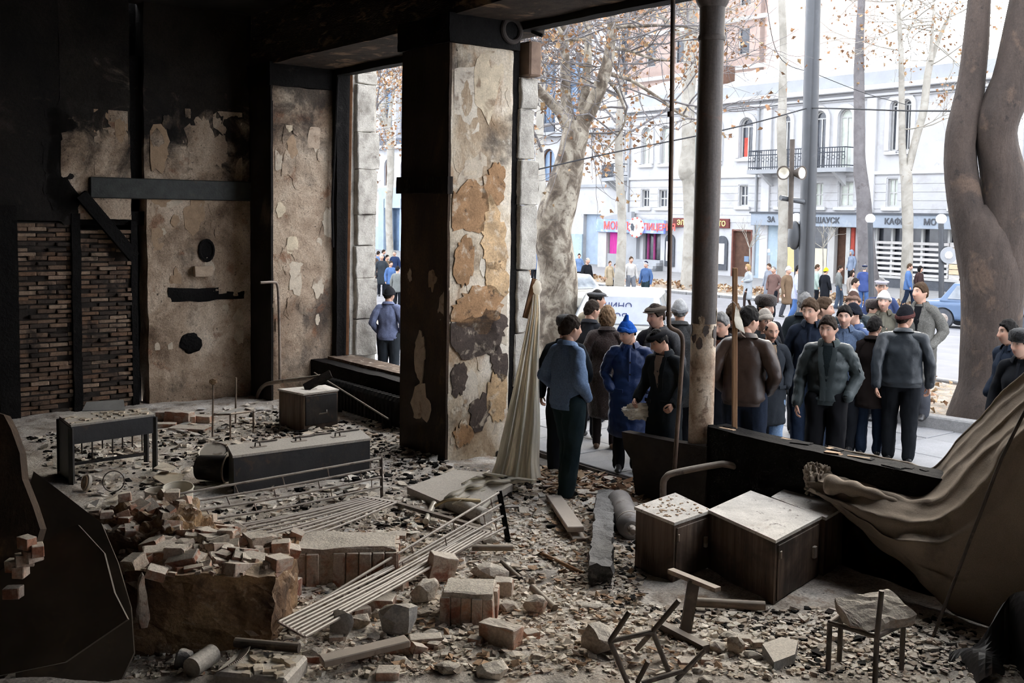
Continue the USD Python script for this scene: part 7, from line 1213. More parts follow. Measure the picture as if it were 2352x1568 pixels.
# timbers and pipes on the floor
def beam(px0, px1, w, h, m, lab, name='plank', cat_='plank', z0=0, z1=0, up=(0, 0, 1), ch=.006):
    P, Q = G(*px0) + [0, 0, h / 2 + z0], G(*px1) + [0, 0, h / 2 + z1]; return single(name, bar(P, Q, w, h, up, ch), MATS[m], lab, cat_)
beam((1272, 1148), (1322, 1240), .15, .05, 'wood_dusty', 'pale plank pointing at the camera in front of the man in denim', z1=.07); beam((1296, 1175), (1330, 1246), .12, .04, 'wood_dusty', 'second plank under the pale plank')
beam((1314, 1134), (1396, 1138), .14, .04, 'board_dusty', 'short board at the feet of the man in denim'); beam((738, 1545), (936, 1507), .11, .045, 'wood_dusty', 'long plank lying among the bricks in the foreground', z0=.05, z1=.08)
bmp = tm(man(bar(G(1390, 1165) + [0, 0, .08], G(1378, 1345) + [0, 0, .08], .17, .15)).refine_to_length(.06)); v = bmp.vertices; bmp.vertices = v + np.stack([nz(v, 8, 3 + k, 3) for k in range(3)], 1) * .09; single('charred_beam', bmp, tint('char_scaly', (0.05, 0.048, 0.048), .6, 16, dust=((.34, .33, .32), .6), bump=1.0, bscale=40, bdist=.02, rough=.6, over=[(14, .56, .06, (.20, .19, .18), .7)]), 'scaly charred beam lying left of the gas cylinder', 'beam', smooth=False)
P, Q = G(1418, 1170) + [0, 0, .11], G(1450, 1243) + [0, 0, .11]; d = (Q - P) / np.linalg.norm(Q - P); X = np.cross(d, [0, 0, 1]); Lc = np.linalg.norm(Q - P); r = .118
t = Thing('gas_cylinder', 'grey gas cylinder lying beside the charred beam', 'gas cylinder', (P + Q) / 2 * [1, 1, 0]); t.add('body', frame(lathe([(0, 0), (r * .5, .01), (r * .85, .05), (r, .11), (r, Lc - .1), (r * .9, Lc - .03), (r * .6, Lc), (0, Lc)], 24), P, X, np.cross(d, X), d), tint('cyl_grey', (0.27, 0.25, 0.24), .25, 7, rough=.6, over=[(6, .62, .05, (.12, .09, .07), .7)]), smooth=40); t.add('valve', frame(lathe([(0, Lc), (.04, Lc), (.04, Lc + .06), (.025, Lc + .08), (0, Lc + .08)], 12), P, X, np.cross(d, X), d), MATS['rod_steel']); t.add('foot_ring', frame(lathe([(r * .8, Lc - .14), (r * 1.03, Lc - .14), (r * 1.03, Lc - .12), (r * .8, Lc - .12)], 24), P, X, np.cross(d, X), d), MATS['rod_steel'])
def pipe(pts, r, m, lab, z=0.0, name='pipe', cat_='pipe', **k): single(name, tube([G(x, y) + [0, 0, r + z] for x, y in pts], r, 10), MATS[m], lab, cat_, smooth=50)
pipe([(1084, 1281), (1178, 1281)], .026, 'tube_tan', 'short tan pipe above the broken brick block', z=.06); pipe([(1152, 1296), (1196, 1335)], .02, 'tube_dark', 'dark pipe stub running behind the brick block'); pipe([(1222, 1355), (1275, 1403)], .024, 'tube_tan', 'slanting brown stick right of the brick block'); pipe([(1232, 1270), (1342, 1322)], .016, 'wood_post', 'thin brown stick crossing the leaf litter'); pipe([(1318, 1290), (1372, 1258)], .014, 'tube_tan', 'pale thin stick reaching the charred beam')
pipe([(1593, 1399), (1757, 1408)], .034, 'tube_tan', 'tan pipe lying in front of the largest cabinet', z=.02); pipe([(540, 940 + 0), (583, 944)], .01, 'tube_tan', 'thin rod behind the small chair frame')
# T-shaped stand and the overturned chair
Ft = G(1574, 1460); t = Thing('iron_stand', 'T-shaped iron stand in front of the cabinets', 'stand', Ft); tp = at(1594, 1332, Ft[1]); t.add('upright', bar(Ft + [0, 0, .03], tp, .075, .04, up=(0, 1, 0)), MATS['tube_dark'])
a_, b_ = gnd(1540, 1310, tp[2]), gnd(1649, 1354, tp[2]); t.add('cross_bar', bar(a_, b_, .055, .03), MATS['tube_tan']); t.add('foot_bar', bar(gnd(1519, 1436, .06), gnd(1622, 1490, .06), .06, .05), MATS['tube_dark'])
ZC = dict(A=(1401, 1472, .36), B=(1499, 1450, .40), C=(1560, 1378, .62), D=(1446, 1404, .55), E=(1462, 1491, .22), Ff=(1444, 1575, .03), Gg=(1537, 1545, .06), Hh=(1618, 1494, .20), I=(1554, 1560, .05), J=(1489, 1518, .20), K=(1464, 1566, .05), M=(1475, 1568, .05), N=(1567, 1540, .1))
q = {k: gnd(*v) for k, v in ZC.items()}
t = wires('chair_frame', 'overturned tubular chair frame with open tube ends in the foreground', 'chair', [[q['A'], q['B']], [q['B'], q['C']], [q['A'], q['D']], [q['B'], q['E']], [q['A'], q['Ff']], [q['B'], q['Gg']], [q['Hh'], q['I']], [q['J'], q['K']], [q['M'], q['N']]], 0.0155, 'tube_dark', ['seat_rail', 'back_post', 'back_post', 'leg', 'leg', 'leg', 'leg', 'leg', 'stretcher'])
# chair frame with a stone slab thrown on it
z1 = .32; S = [gnd(1906, 1430, z1), gnd(2014, 1461, z1), gnd(2075, 1432, z1), gnd(1932, 1409, z1)]; dn = lambda P: np.array([P[0], P[1], fz(P) - .01]); topc = at(2025, 1356, S[1][1])
t = wires('chair_frame', 'dark chair frame carrying a pitted stone slab at the lower right', 'chair', [[dn(S[0]), S[0]], [dn(S[1]), S[1], S[1] * .5 + topc * .5, topc], [dn(S[2]), S[2]], [dn(S[3]), S[3]], [S[0], S[1]], [S[1], S[2]], [S[2], S[3]], [S[3], S[0]]], .017, 'tube_dark', ['leg', 'leg', 'leg', 'leg', 'seat_rail', 'seat_rail', 'seat_rail', 'seat_rail'])
poly = [(1916, 1372), (2045, 1352), (2101, 1409), (2089, 1424), (1994, 1449), (1953, 1434)]; zs = [.47, .50, .42, .36, .34, .36]; Cs = np.array([gnd(x, y, z) for (x, y), z in zip(poly, zs)]); m_ = trimesh.convex.convex_hull(np.vstack([Cs, Cs - [0, 0, .09] + (Cs.mean(0) - Cs) * .06])).subdivide().subdivide().subdivide(); v = m_.vertices; m_.vertices = v + np.stack([nz(v, 14, 80 + k, 3) for k in range(3)], 1) * .05; m_.vertices[:, 2] = np.maximum(m_.vertices[:, 2], z1 + .018)
single('stone_slab', m_, MATS['mortar_1'], 'pitted pale stone slab lying on the chair frame', 'stone', smooth=False)
# ================================================================ RUBBLE
def rock(px0, py0, px1, py1, kind, lab, cat_='stone', name=None, asp=0.8, rz=None, rx=0, ry=0, seed=None, group=None):
    """A loose piece that fills the box (px0, py0)-(px1, py1) of the plan view: base on the floor, real size from its distance."""
    seed = seed or int(px0 * 7 + py1); g = np.random.default_rng(seed); w = px1 - px0; h = py1 - py0
    P = G((px0 + px1) / 2, py1 - min(h * 0.28, 0.25 * w)); k = P[1] / FPX; W_, tot = w * k * 1.14, h * k * 1.14
    dep = W_ * asp; Hh = max(0.045, (tot - dep * 0.33) * 0.95); rz = g.uniform(-40, 40) if rz is None else rz
    c, s = abs(math.cos(math.radians(rz))), abs(math.sin(math.radians(rz))); Lx = W_ / (c + s * asp * 0.8); Ly = Lx * asp
    if kind.startswith('brick'): m = brick((Lx, Ly, Hh), seed, 0.14, 0.25 if 'half' in kind else 0.0); 
    else: m = chunk((Lx, Ly, Hh), seed, 0.08 if kind != 'concrete' else 0.03, n=34, sub=2)
    if kind.startswith('brick'):
        m = m.subdivide().subdivide(); v = m.vertices; m.vertices = v + np.stack([nz(v, 9, seed % 90 + q, 3) for q in range(3)], 1) * min(Lx, Ly, Hh) * 0.26
    m = T(m, rx=rx, ry=ry, rz=rz); m.apply_translation([P[0], P[1], fz(P) - 0.012 - m.bounds[0][2]])
    mt = {'brick': f'brick_red_{seed % 4}', 'brick_half': f'brick_red_{(seed + 1) % 4}', 'mortar': f'mortar_{seed % 3}', 'concrete': 'concrete_grey'}[kind]
    return single(name or {'brick': 'brick', 'brick_half': 'broken_brick', 'mortar': 'masonry_lump', 'concrete': 'concrete_lump'}[kind], m, MATS[mt], lab, cat_, group or ('loose bricks on the floor' if cat_ == 'brick' else 'lumps of broken masonry on the floor'), smooth=False)
def block(px0, py0, px1, py1, lab, nx, nz_, seed, rz=8, topm='mortar_2', asp=0.8, name='brick_block', skin=None):
    """A lump of walling: mortar core with its bricks showing on the faces, each brick a part."""
    g = np.random.default_rng(seed); w = px1 - px0; h = py1 - py0; P = G((px0 + px1) / 2, py1 - 0.16 * w); k = P[1] / FPX; W_ = w * k; dep = W_ * asp; Hh = max(.1, (h * k - dep * .33) * 1.0)
    t = Thing(name, lab, 'masonry', P); X, Y = rot2(rz); Z = np.array([0, 0, 1.]); o = P + [0, 0, fz(P) - P[2] - .02]
    core = chunk((W_ * .97, dep * .97, Hh), seed, .05, sub=2); t.add('mortar_core', frame(core, o, X, Y), MATS[topm], smooth=False)
    bw, bh = W_ / nx, Hh / nz_
    for r_ in range(nz_):
        for i in range(nx):
            for face, ln in ((0, W_), (1, dep)):
                n = nx if face == 0 else max(1, int(round(dep / bw)))
                if i >= n or g.random() < .10: continue
                b = brick((ln / n * .93, .07, bh * .86), seed * 31 + r_ * 7 + i + face * 100, .2); c = np.array([(-.5 + (i + .5) / n) * ln, -dep / 2 + .01 + g.uniform(0, .02), r_ * bh]) if face == 0 else None
                if face == 0: m = T(b, c)
                else: m = T(b, (W_ / 2 - .01 - g.uniform(0, .02), (-.5 + (i + .5) / n) * dep, r_ * bh), rz=90)
                if face == 1: m = T(T(b, rz=90), (W_ / 2 - .01 - g.uniform(0, .02), (-.5 + (i + .5) / n) * dep, r_ * bh))
                t.add('brick', frame(m, o, X, Y), MATS[f'brick_red_{g.integers(4)}'], smooth=False)
    return t, o, W_, dep, Hh, X, Y
block(1016, 1318, 1140, 1440, 'upright lump of brickwork with a rounded pale top, right of the second wire rack', 5, 1, 11, -6, 'mortar_2', .85)
block(678, 1222, 916, 1362, 'broad slab of brick walling with a flat ashen top, behind the second wire rack', 8, 1, 13, 6, 'mortar_0', .55)
R = rock
R(976, 1280, 1038, 1350, 'brick', 'bright red brick standing tilted behind the rubble heap', rz=20, ry=14, asp=.7, cat_='brick')
R(936, 1326, 1008, 1400, 'mortar', 'grey-faced oblong block leaning left of the bright red brick', rz=50, rx=18, asp=.6)
R(925, 1297, 970, 1336, 'mortar', 'rounded pale lump left behind the bright red brick'); R(890, 1326, 934, 1360, 'brick_half', 'dusty half brick below the rack rods, topmost in the heap', cat_='brick')
R(870, 1378, 962, 1476, 'concrete', 'big rounded lump with a flat grey face towards the camera', asp=.6, rz=5); R(752, 1402, 814, 1478, 'concrete', 'flat grey slab standing on edge left of the big rounded lump', asp=.4, rz=-12)
R(808, 1362, 902, 1402, 'brick', 'long dusty brick lying across the middle of the heap', rz=-4, asp=.5, cat_='brick'); R(750, 1378, 808, 1418, 'brick_half', 'dusty brick at the left of the long dusty brick', rz=18, cat_='brick')
R(798, 1404, 853, 1455, 'mortar', 'jagged pale lump between the grey slab and the big rounded lump'); R(850, 1392, 886, 1432, 'mortar', 'small jagged lump above the big rounded lump')
R(1105, 1432, 1194, 1492, 'brick', 'clean-edged tan brick lying alone right of the brickwork lump', rz=-32, asp=.45, cat_='brick'); R(942, 1454, 1014, 1489, 'brick', 'worn brick in front of the big rounded lump', rz=12, asp=.5, cat_='brick')
R(871, 1474, 941, 1508, 'brick', 'brick with a bitten upper edge in front of the heap', rz=5, asp=.5, cat_='brick'); R(788, 1489, 858, 1520, 'brick', 'rounded dusty brick left of the bitten brick', rz=-8, asp=.5, cat_='brick')
R(866, 1522, 916, 1556, 'brick_half', 'short brick below the long foreground plank', rz=4, cat_='brick'); R(939, 1479, 976, 1512, 'brick_half', 'dark half brick tipped on its corner beside the bitten brick', rz=30, ry=20, cat_='brick')
R(1141, 1374, 1194, 1417, 'mortar', 'pale stepped lump touching the brickwork lump on its right'); R(1196, 1364, 1262, 1426, 'mortar', 'split lump with a white underside at the right of the heap')
R(1085, 1510, 1180, 1572, 'mortar', 'large two-headed lump at the bottom edge below the tan brick'); R(997, 1510, 1058, 1550, 'mortar', 'low rounded lump at the bottom edge, left of the two-headed lump'); R(1323, 1371, 1386, 1408, 'mortar', 'flat-topped lump alone on the ash, left of the overturned chair')
R(1334, 1424, 1432, 1520, 'mortar', 'tall crumbling lump under the overturned chair', asp=.7); R(672, 1418, 722, 1454, 'brick_half', 'brick end under the left tip of the second wire rack', cat_='brick'); R(694, 1479, 748, 1524, 'mortar', 'broken lump with a pale split face, left of the foreground plank')
R(1068, 1286, 1172, 1342, 'mortar', 'wide pale heap of mortar behind the brickwork lump', asp=.6); R(1136, 1326, 1176, 1378, 'brick_half', 'pinkish brick end between the brickwork lump and the pale heap', cat_='brick'); R(895, 1219, 931, 1242, 'brick', 'small red brick on the ash beyond the wire racks', rz=0, cat_='brick')
R(1102, 1224, 1148, 1258, 'mortar', 'pale crumpled lump at the foot of the black rack post'); R(662, 1268, 688, 1296, 'brick_half', 'pinkish brick end left of the broad slab', cat_='brick'); R(626, 1298, 678, 1320, 'brick', 'flat pale brick left of the broad slab, by the big masonry block', rz=0, asp=.5, cat_='brick'); R(655, 1326, 690, 1376, 'brick_half', 'purplish brick in the shade left of the broad slab', cat_='brick')
R(1624, 1468, 1674, 1508, 'mortar', 'pale lump at the end of the iron stand foot'); R(1668, 1452, 1712, 1512, 'mortar', 'upright pale lump right of the iron stand'); R(1726, 1466, 1752, 1492, 'brick_half', 'charred brick end beside the flat cracked stone', cat_='brick'); slab([(1751, 1478), (1795, 1462), (1833, 1470), (1826, 1502), (1778, 1520)], .09, .06, 'concrete_grey', 'flat cracked stone slab before the largest cabinet', 'stone', 'stone_slab')
for k, (a, b, c, d, l) in enumerate([(360, 946, 400, 975, 'reddish brick at the foot of the plaster wall, leftmost'), (384, 944, 440, 978, 'red brick leaning in the rubble at the foot of the plaster wall'), (404, 955, 447, 980, 'dark broken brick in the rubble at the wall foot'), (440, 950, 486, 972, 'red brick rightmost at the foot of the plaster wall'), (358, 968, 402, 986, 'flat red brick in front of the wall rubble'), (396, 972, 478, 992, 'long red fragment lying before the wall rubble')]): R(a, b, c, d, 'brick' if k % 2 else 'brick_half', l, rz=(-1) ** k * 9, asp=.5, cat_='brick', seed=500 + k)
for k, (a, b, c, d, l) in enumerate([(370, 1008, 382, 1026, 'small oval stone behind the scorched sheets'), (470, 1040, 500, 1052, 'flat stone by the tin lid'), (1290, 1330, 1306, 1350, 'small stone on the litter left of the charred beam'), (1212, 1318, 1232, 1345, 'fist-sized stone above the slanting stick'), (1600, 1545, 1640, 1575, 'stone at the bottom edge under the overturned chair'), (1750, 1540, 1775, 1568, 'dark stub at the bottom edge right of the overturned chair'), (1640, 1420, 1680, 1432, 'flat pale chip by the tan pipe')]): R(a, b, c, d, 'mortar', l, seed=600 + k)
gq = np.random.default_rng(404); marks = {'the big rounded lump': (916, 1430), 'the bitten brick': (906, 1490), 'the lone tan brick': (1150, 1462), 'the brickwork lump': (1078, 1385), 'the long foreground plank': (838, 1525), 'the two-headed lump': (1130, 1540), 'the split lump': (1229, 1395), 'the flat grey slab on edge': (783, 1440), 'the overturned chair': (1480, 1470), 'the flat cracked stone': (1790, 1490), 'the iron stand': (1590, 1430), 'the wrecked machine': (605, 1530)}
spots = [(gq.uniform(740, 1250), gq.uniform(1350, 1540)) for k in range(32)] + [(gq.uniform(640, 760), gq.uniform(1330, 1540)) for k in range(10)] + [(gq.uniform(1560, 1800), gq.uniform(1470, 1560)) for k in range(8)]
by = {}
for k, (x, y) in enumerate(spots):
    nm_ = min(marks, key=lambda q: math.dist(marks[q], (x, y))); dx_, dy_ = x - marks[nm_][0], y - marks[nm_][1]; side_ = ('right' if dx_ > 0 else 'left') if abs(dx_) > 1.2 * abs(dy_) else ('front' if dy_ > 0 else 'far side'); kd_ = ['mortar', 'brick_half', 'mortar', 'brick_half', 'concrete'][k % 5]
    by.setdefault((nm_, side_, kd_), []).append((math.hypot(dx_, dy_), x, y, k))
for (nm_, side_, kd_), L0 in by.items():
    for o_, (d_, x, y, k) in enumerate(sorted(L0)):
        w_k = gq.uniform(20, 52); wd_ = {'mortar': 'pale mortar', 'brick_half': 'dusty brick', 'concrete': 'grey'}[kd_]
        lab = f"small {wd_} fragment {['nearest', 'second nearest', 'third nearest', 'fourth nearest', 'fifth nearest', 'sixth nearest'][o_]} {'in front of' if side_ == 'front' else 'beyond' if side_ == 'far side' else side_ + ' of'} {nm_}"
        R(x, y - w_k * gq.uniform(.55, .8), x + w_k, y, kd_, lab, name='rubble_fragment', seed=9000 + k, group='small loose fragments in the foreground rubble')
# ---- the big block of masonry in the left foreground, plastered on one side, broken open on top
Pb = G(462, 1495); kx = Pb[1] / FPX; t = Thing('masonry_block', 'huge block of fallen plastered masonry in the left foreground with a broken rubble top', 'masonry', Pb)
zt0 = at(620, 1318, Pb[1])[2]; zt1 = at(320, 1300, Pb[1])[2]; Wb = 330 * kx; xa, xb = at(296, 1490, Pb[1])[0], at(628, 1490, Pb[1])[0]
bd_ = box((xa, Pb[1] - .02, -.05), (xb, Pb[1] + .78, zt0 * .97)); bd_ = bd_.subdivide_to_size(.11, max_iter=9); bd_.merge_vertices(); v = bd_.vertices; n_ = np.stack([nz(v, 3.2, 90 + q, 4) for q in range(3)], 1); n2 = np.stack([nz(v, 11, 95 + q, 2) for q in range(3)], 1); bd_.vertices = v + n_ * .11 + n2 * .05 + np.array([0, 0, 1]) * (np.clip((xb - v[:, 0]) / (xb - xa), 0, 1) * (zt1 - zt0) * (v[:, 2] > .3))[:, None]
t.add('block', bd_, MATS['masonry_face'], smooth=False)
g = np.random.default_rng(77)
for k in range(58):
    x, y = g.uniform(xa, xb), Pb[1] + g.uniform(.02, .76); z = zt0 + (xb - x) / (xb - xa) * (zt1 - zt0) - .05; s = g.uniform(.05, .17) if k < 40 else g.uniform(.03, .07)
    m = brick((s * 1.3, s * .8, s * .55), 2000 + k, .2, .3) if k % 3 else chunk((s, s * .9, s * .7), 2000 + k, .1, sub=1); t.add('brick_fragment', T(m, (x, y, z), rx=g.uniform(-18, 18), ry=g.uniform(-18, 18), rz=g.uniform(0, 180)), MATS[f'brick_red_{g.integers(4)}' if k % 3 else f'mortar_{g.integers(3)}'], smooth=False)
# pile behind it: lumps heaped on one another
def heap(px, py, Y, L, kind, lab, rz, seed, rx=0, ry=0, nm=None, cat_='stone'):
    c = at(px, py, Y); m = (brick(L, seed, .18, .1).subdivide().subdivide() if kind[0] == 'b' else chunk(L, seed, .1, n=20, sub=2)); v = m.vertices; m.vertices = v + np.stack([nz(v, 8, seed + q, 3) for q in range(3)], 1) * min(L) * .25; m = T(m, rx=rx, ry=ry, rz=rz); m.apply_translation(c - [0, 0, L[2] / 2]); return single(nm or ('brick' if kind[0] == 'b' else 'masonry_lump'), m, MATS[kind], lab, cat_, 'bricks and lumps of the left rubble pile', smooth=False)
Yh = Pb[1] + 1.0
heap(302, 1165, Yh + .2, (.17, .15, .13), 'brick_red_2', 'dark red brick perched on top of the left rubble pile', 25, 1, cat_='brick'); heap(305, 1228, Yh, (.42, .40, .26), 'masonry_face', 'large crumbling lump carrying the perched brick', 12, 2); heap(375, 1218, Yh - .05, (.09, .05, .26), 'mortar_2', 'pale tile fragment leaning against the crumbling lump', -20, 3, ry=-24)
heap(262, 1275, Yh - .1, (.34, .3, .3), 'masonry_face', 'dark lump at the left end of the rubble pile', 40, 4); heap(472, 1243, Yh + .05, (.44, .12, .14), 'mortar_1', 'long moulded fragment lying along the top of the pile', -14, 5, ry=14); heap(427, 1278, Yh - .25, (.16, .12, .10), 'brick_red_2', 'dark brick below the moulded fragment', 15, 6, cat_='brick'); heap(350, 1280, Yh - .25, (.3, .25, .22), 'masonry_face', 'rough lump in the middle of the left rubble pile', 5, 7); heap(540, 1262, Yh - .1, (.12, .1, .1), 'brick_red_1', 'red brick at the right end of the moulded fragment', 30, 8, cat_='brick')
heap(330, 1375, Pb[1] - .08, (.10, .10, .40), 'mortar_0', 'pale split stone edge standing at the left of the masonry block', 8, 9)
# base under the pile so that it stands on the floor
bs = blob((at(360, 1330, Yh)[0], Yh, .1), .58, 12, (1.15, .8, .95), .35, 5, 4.5); v = bs.vertices; v[:, 2] = np.maximum(v[:, 2], -.03); bs_v = bs.copy()
def crumbs_on(m, n, seed, lo, hi, up_=.55):
    g = np.random.default_rng(seed); P, fi = trimesh.sample.sample_surface(m, n * 3, seed=seed); k = m.face_normals[fi][:, 2] > up_; P = P[k][:n]; out = {0: [], 1: [], 2: []}
    for q, p in enumerate(P):
        z = lo * (hi / lo) ** (g.random() ** 2); out[q % 3].append(T(chunk((z * 1.3, z, z * .7), seed * 10 + q, .1, sub=0), p - [0, 0, z * .25], rx=g.uniform(-25, 25), ry=g.uniform(-25, 25), rz=g.uniform(0, 360)))
    return out
th_ = Thing('rubble_crumbs', 'crushed brick and mortar heaped on the left masonry', 'debris', bs.centroid, kind='stuff')
for src, n_c, sd_ in ((bs_v, 330, 31), (bd_, 260, 32)):
    for q, ms in crumbs_on(src, n_c, sd_, .025, .12).items():
        if ms: th_.add('crumbs', cat(*ms), MATS[('brick_red_1', 'mortar_0', 'brick_red_3')[q]], smooth=False, kind='stuff')
single('rubble_mound', bs, MATS['masonry_face'], 'mound of crushed brick under the left rubble pile', 'rubble', kind='stuff', smooth=False)
R(398, 1482, 448, 1545, 'concrete', 'upright grey lump at the foot of the masonry block', asp=.5); pA, pB = G(440, 1556), G(488, 1528); single('cardboard_tube', tube([pA + [0, 0, .06], pB + [0, 0, .075]], .062, 18), MATS['board_dusty'], 'short dusty tube lying at the bottom left before the masonry block', 'tube', smooth=50)
# wrecked machine at the bottom: frame, comb of type bars, caked with plaster
P0 = G(600, 1556); k0 = P0[1] / FPX; t = Thing('typewriter', 'wrecked machine caked with plaster, comb of bars at its left, at the bottom edge', 'machine', P0); X, Y = rot2(-10)
def lf(a, b, c=.0): return frame(box(a, b, c), P0 + [0, 0, fz(P0) - P0[2]], X, Y)
t.add('case', lf((-.22, -.2, -.02), (.24, .16, .10), .02), MATS['board_dusty']); t.add('carriage', frame(T(trimesh.creation.cylinder(.03, .42, sections=14), ry=90), P0 + [0, .15, .14], X, Y), MATS['tube_dark'])
for k in range(20): a = k / 19; t.add('type_bar', bar(P0 + X * (-.21 + .03 * math.sin(a * 3)) + Y * (-.18 + .30 * a) + [0, 0, .09], P0 + X * (-.13 + .03 * math.sin(a * 3)) + Y * (-.17 + .30 * a) + [0, 0, .135], .007), MATS['rod_steel'])
for k in range(26): q = P0 + X * rng.uniform(-.09, .2) + Y * rng.uniform(-.18, .12); t.add('plaster_cake', T(chunk((rng.uniform(.03, .09), rng.uniform(.03, .07), rng.uniform(.015, .04)), 3000 + k, .08, sub=0), q + [0, 0, .09], rz=rng.uniform(0, 180)), MATS['flake_0' if k % 2 else 'flake_1'], smooth=False)
# ---- fallen dark plates and torn wall at the far left foreground
def plate3(pts, th, m, lab, name, cat_):
    C = np.array([at(x, y, Y) for x, y, Y in pts]); c = C.mean(0); n = np.linalg.svd(C - c)[2][2]; n = n if n[1] < 0 else -n; U = C[1] - C[0]; U -= n * (U @ n); U /= np.linalg.norm(U); Vv = np.cross(n, U); poly = [((q - c) @ U, (q - c) @ Vv) for q in C]; return single(name, prism(poly, th, c - n * th, U, Vv, n), MATS[m], lab, cat_, smooth=False)
tint('plate_dark', (0.085, 0.068, 0.052), .45, 2.2, rough=.5, spec=.4, bump=.3, bscale=9, over=[(1.7, .56, .09, (.13, .105, .078), .7), (5, .63, .06, (.17, .12, .075), .5)])
plate3([(75, 1080, 6.75), (135, 1125, 6.72), (232, 1200, 6.62), (270, 1290, 6.5), (302, 1395, 6.38), (310, 1500, 6.25), (255, 1600, 6.05), (40, 1600, 6.05), (20, 1300, 6.45)], .03, 'plate_dark', 'big dark steel plate leaning in the left foreground', 'steel_plate', 'plate')
plate3([(150, 1215, 6.35), (180, 1205, 6.35), (240, 1270, 6.25), (262, 1360, 6.12), (290, 1420, 6.02), (150, 1520, 5.95), (-40, 1560, 5.95), (-40, 1330, 6.2)], .025, 'plate_dark', 'second dark plate lying over the big one, lower left', 'steel_plate', 'plate')
tr = [(-60, 930, 6.5), (8, 952, 6.5), (25, 985, 6.48), (45, 1040, 6.45), (52, 1100, 6.42), (75, 1160, 6.38), (92, 1215, 6.34), (70, 1290, 6.28), (40, 1400, 6.2), (10, 1560, 6.1), (-60, 1600, 6.05)]
plate3(tr, .12, 'plaster_dark', 'torn sooty slab with a ragged pale edge at the far left', 'wall_slab', 'slab')
for k, (x, y) in enumerate(((35, 1298), (56, 1285), (75, 1275), (48, 1310), (85, 1262), (62, 1245), (30, 1360))): 
    heap(x, y, 6.12 - .05, (.10, .07, .07), f'brick_red_{k % 4}', ['cracked brick lowest but one at the far left edge', 'brick end in the torn slab at the far left', 'small brick at the right of the far left bricks', 'leaning brick beside the cracked brick, far left', 'chip of brick above the far left bricks', 'topmost brick chip on the torn slab', 'lowest brick chip by the left edge of the picture'][k], 30 * k, 700 + k, cat_='brick')
single('crumpled_sheet', T(sheet(np.array([[at(2180 + 160 * a, 1565 - 150 * b * (a + .3) + 20 * math.sin(7 * a + 5 * b), 6.3 + .35 * b + .1 * math.sin(9 * a)) for b in np.linspace(0, 1, 12)] for a in np.linspace(0, 1.3, 16)]), .01), (0, 0, 0)), MATS['steel_burnt'], 'crumpled dark sheet in the lower right corner', 'sheet', smooth=False)
# ---- litter: what nobody could count
CR = []  # keep-outs are not needed: the crumbs lie between and against the things
for nm_, c_ in (('ashen_0', (.66, .585, .49)), ('ashen_1', (.48, .40, .32)), ('ashen_2', (.76, .70, .61)), ('leaf_ash', (.36, .235, .145))): tint(nm_, c_, .3, 9, bump=.3, bscale=50, fine=(70, .25))
def litter(name, lab, n, region, size, mats, seed, flat=.3, lift=.0, cat_='debris', curl=0.0, dens=None):
    """n crumbs over a region of the floor: region = list of (px, py) corners."""
    g = np.random.default_rng(seed); poly = Polygon([tuple(gnd(x, y)[:2]) for x, y in region]); x0, y0, x1, y1 = poly.bounds; P = []
    from shapely import contains_xy
    while len(P) < n:
        q = g.uniform((x0, y0), (x1, y1), (4 * n, 2)); q = q[contains_xy(poly, q[:, 0], q[:, 1])]
        if dens: f = meshkit.fbm(np.c_[q, np.zeros(len(q))] * dens[0], 3, seed); q = q[f + g.normal(0, .06, len(q)) > dens[1]]
        P = list(P) + list(q)
    P = np.array(P[:n]); z = floor_z(P[:, 0], P[:, 1]); s = size[0] * (size[1] / size[0]) ** (g.random(n) ** 1.6)
    base = np.array([[1, 1, 1], [1, 1, -1], [1, -1, 1], [1, -1, -1], [-1, 1, 1], [-1, 1, -1], [-1, -1, 1], [-1, -1, -1]], float) * .5; hull = np.array([(0, 2, 3), (0, 3, 1), (4, 7, 6), (4, 5, 7), (0, 1, 5), (0, 5, 4), (2, 6, 7), (2, 7, 3), (0, 4, 6), (0, 6, 2), (1, 3, 7), (1, 7, 5)])
    B = base[None] * (1 + g.normal(0, .22, (n, 8, 3))) * np.stack([s, s * g.uniform(.5, .95, n), s * flat * g.uniform(.5, 1.5, n)], 1)[:, None]
    if curl: B[:, :, 2] += curl * (B[:, :, 0] ** 2 / s[:, None])
    a, b, c = g.uniform(0, 2 * math.pi, n), g.normal(0, .17, n), g.normal(0, .17, n); ca, sa, cb, sb, cc, sc_ = np.cos(a), np.sin(a), np.cos(b), np.sin(b), np.cos(c), np.sin(c)
    x, y, zz_ = B[..., 0], B[..., 1], B[..., 2]; y, zz_ = y * cb[:, None] - zz_ * sb[:, None], y * sb[:, None] + zz_ * cb[:, None]; x, zz_ = x * cc[:, None] + zz_ * sc_[:, None], -x * sc_[:, None] + zz_ * cc[:, None]; x, y = x * ca[:, None] - y * sa[:, None], x * sa[:, None] + y * ca[:, None]
    V_ = np.stack([x + P[:, :1], y + P[:, 1:], zz_ + (z + s * flat * .3 + lift)[:, None]], -1); k = len(mats); grp = g.integers(0, k, n); t = Thing(name, lab, cat_, [*P.mean(0), 0], kind='stuff')
    for i in range(k):
        v = V_[grp == i]; f = (np.arange(len(v))[:, None, None] * 8 + hull).reshape(-1, 3); t.add({0: 'crumbs', 1: 'crumbs', 2: 'crumbs'}.get(i, 'crumbs'), trimesh.Trimesh(v.reshape(-1, 3), f, process=False), MATS[mats[i]], smooth=False, kind='stuff')
FG = [(300, 1240), (640, 1200), (1000, 1180), (1300, 1150), (1420, 1260), (1460, 1390), (1800, 1420), (2000, 1400), (2350, 1500), (2350, 1568), (200, 1568)]
BG = [(60, 1010), (360, 950), (620, 930), (900, 1010), (1040, 1070), (1220, 1100), (1420, 1110), (1480, 1200), (1000, 1250), (300, 1240), (180, 1140)]
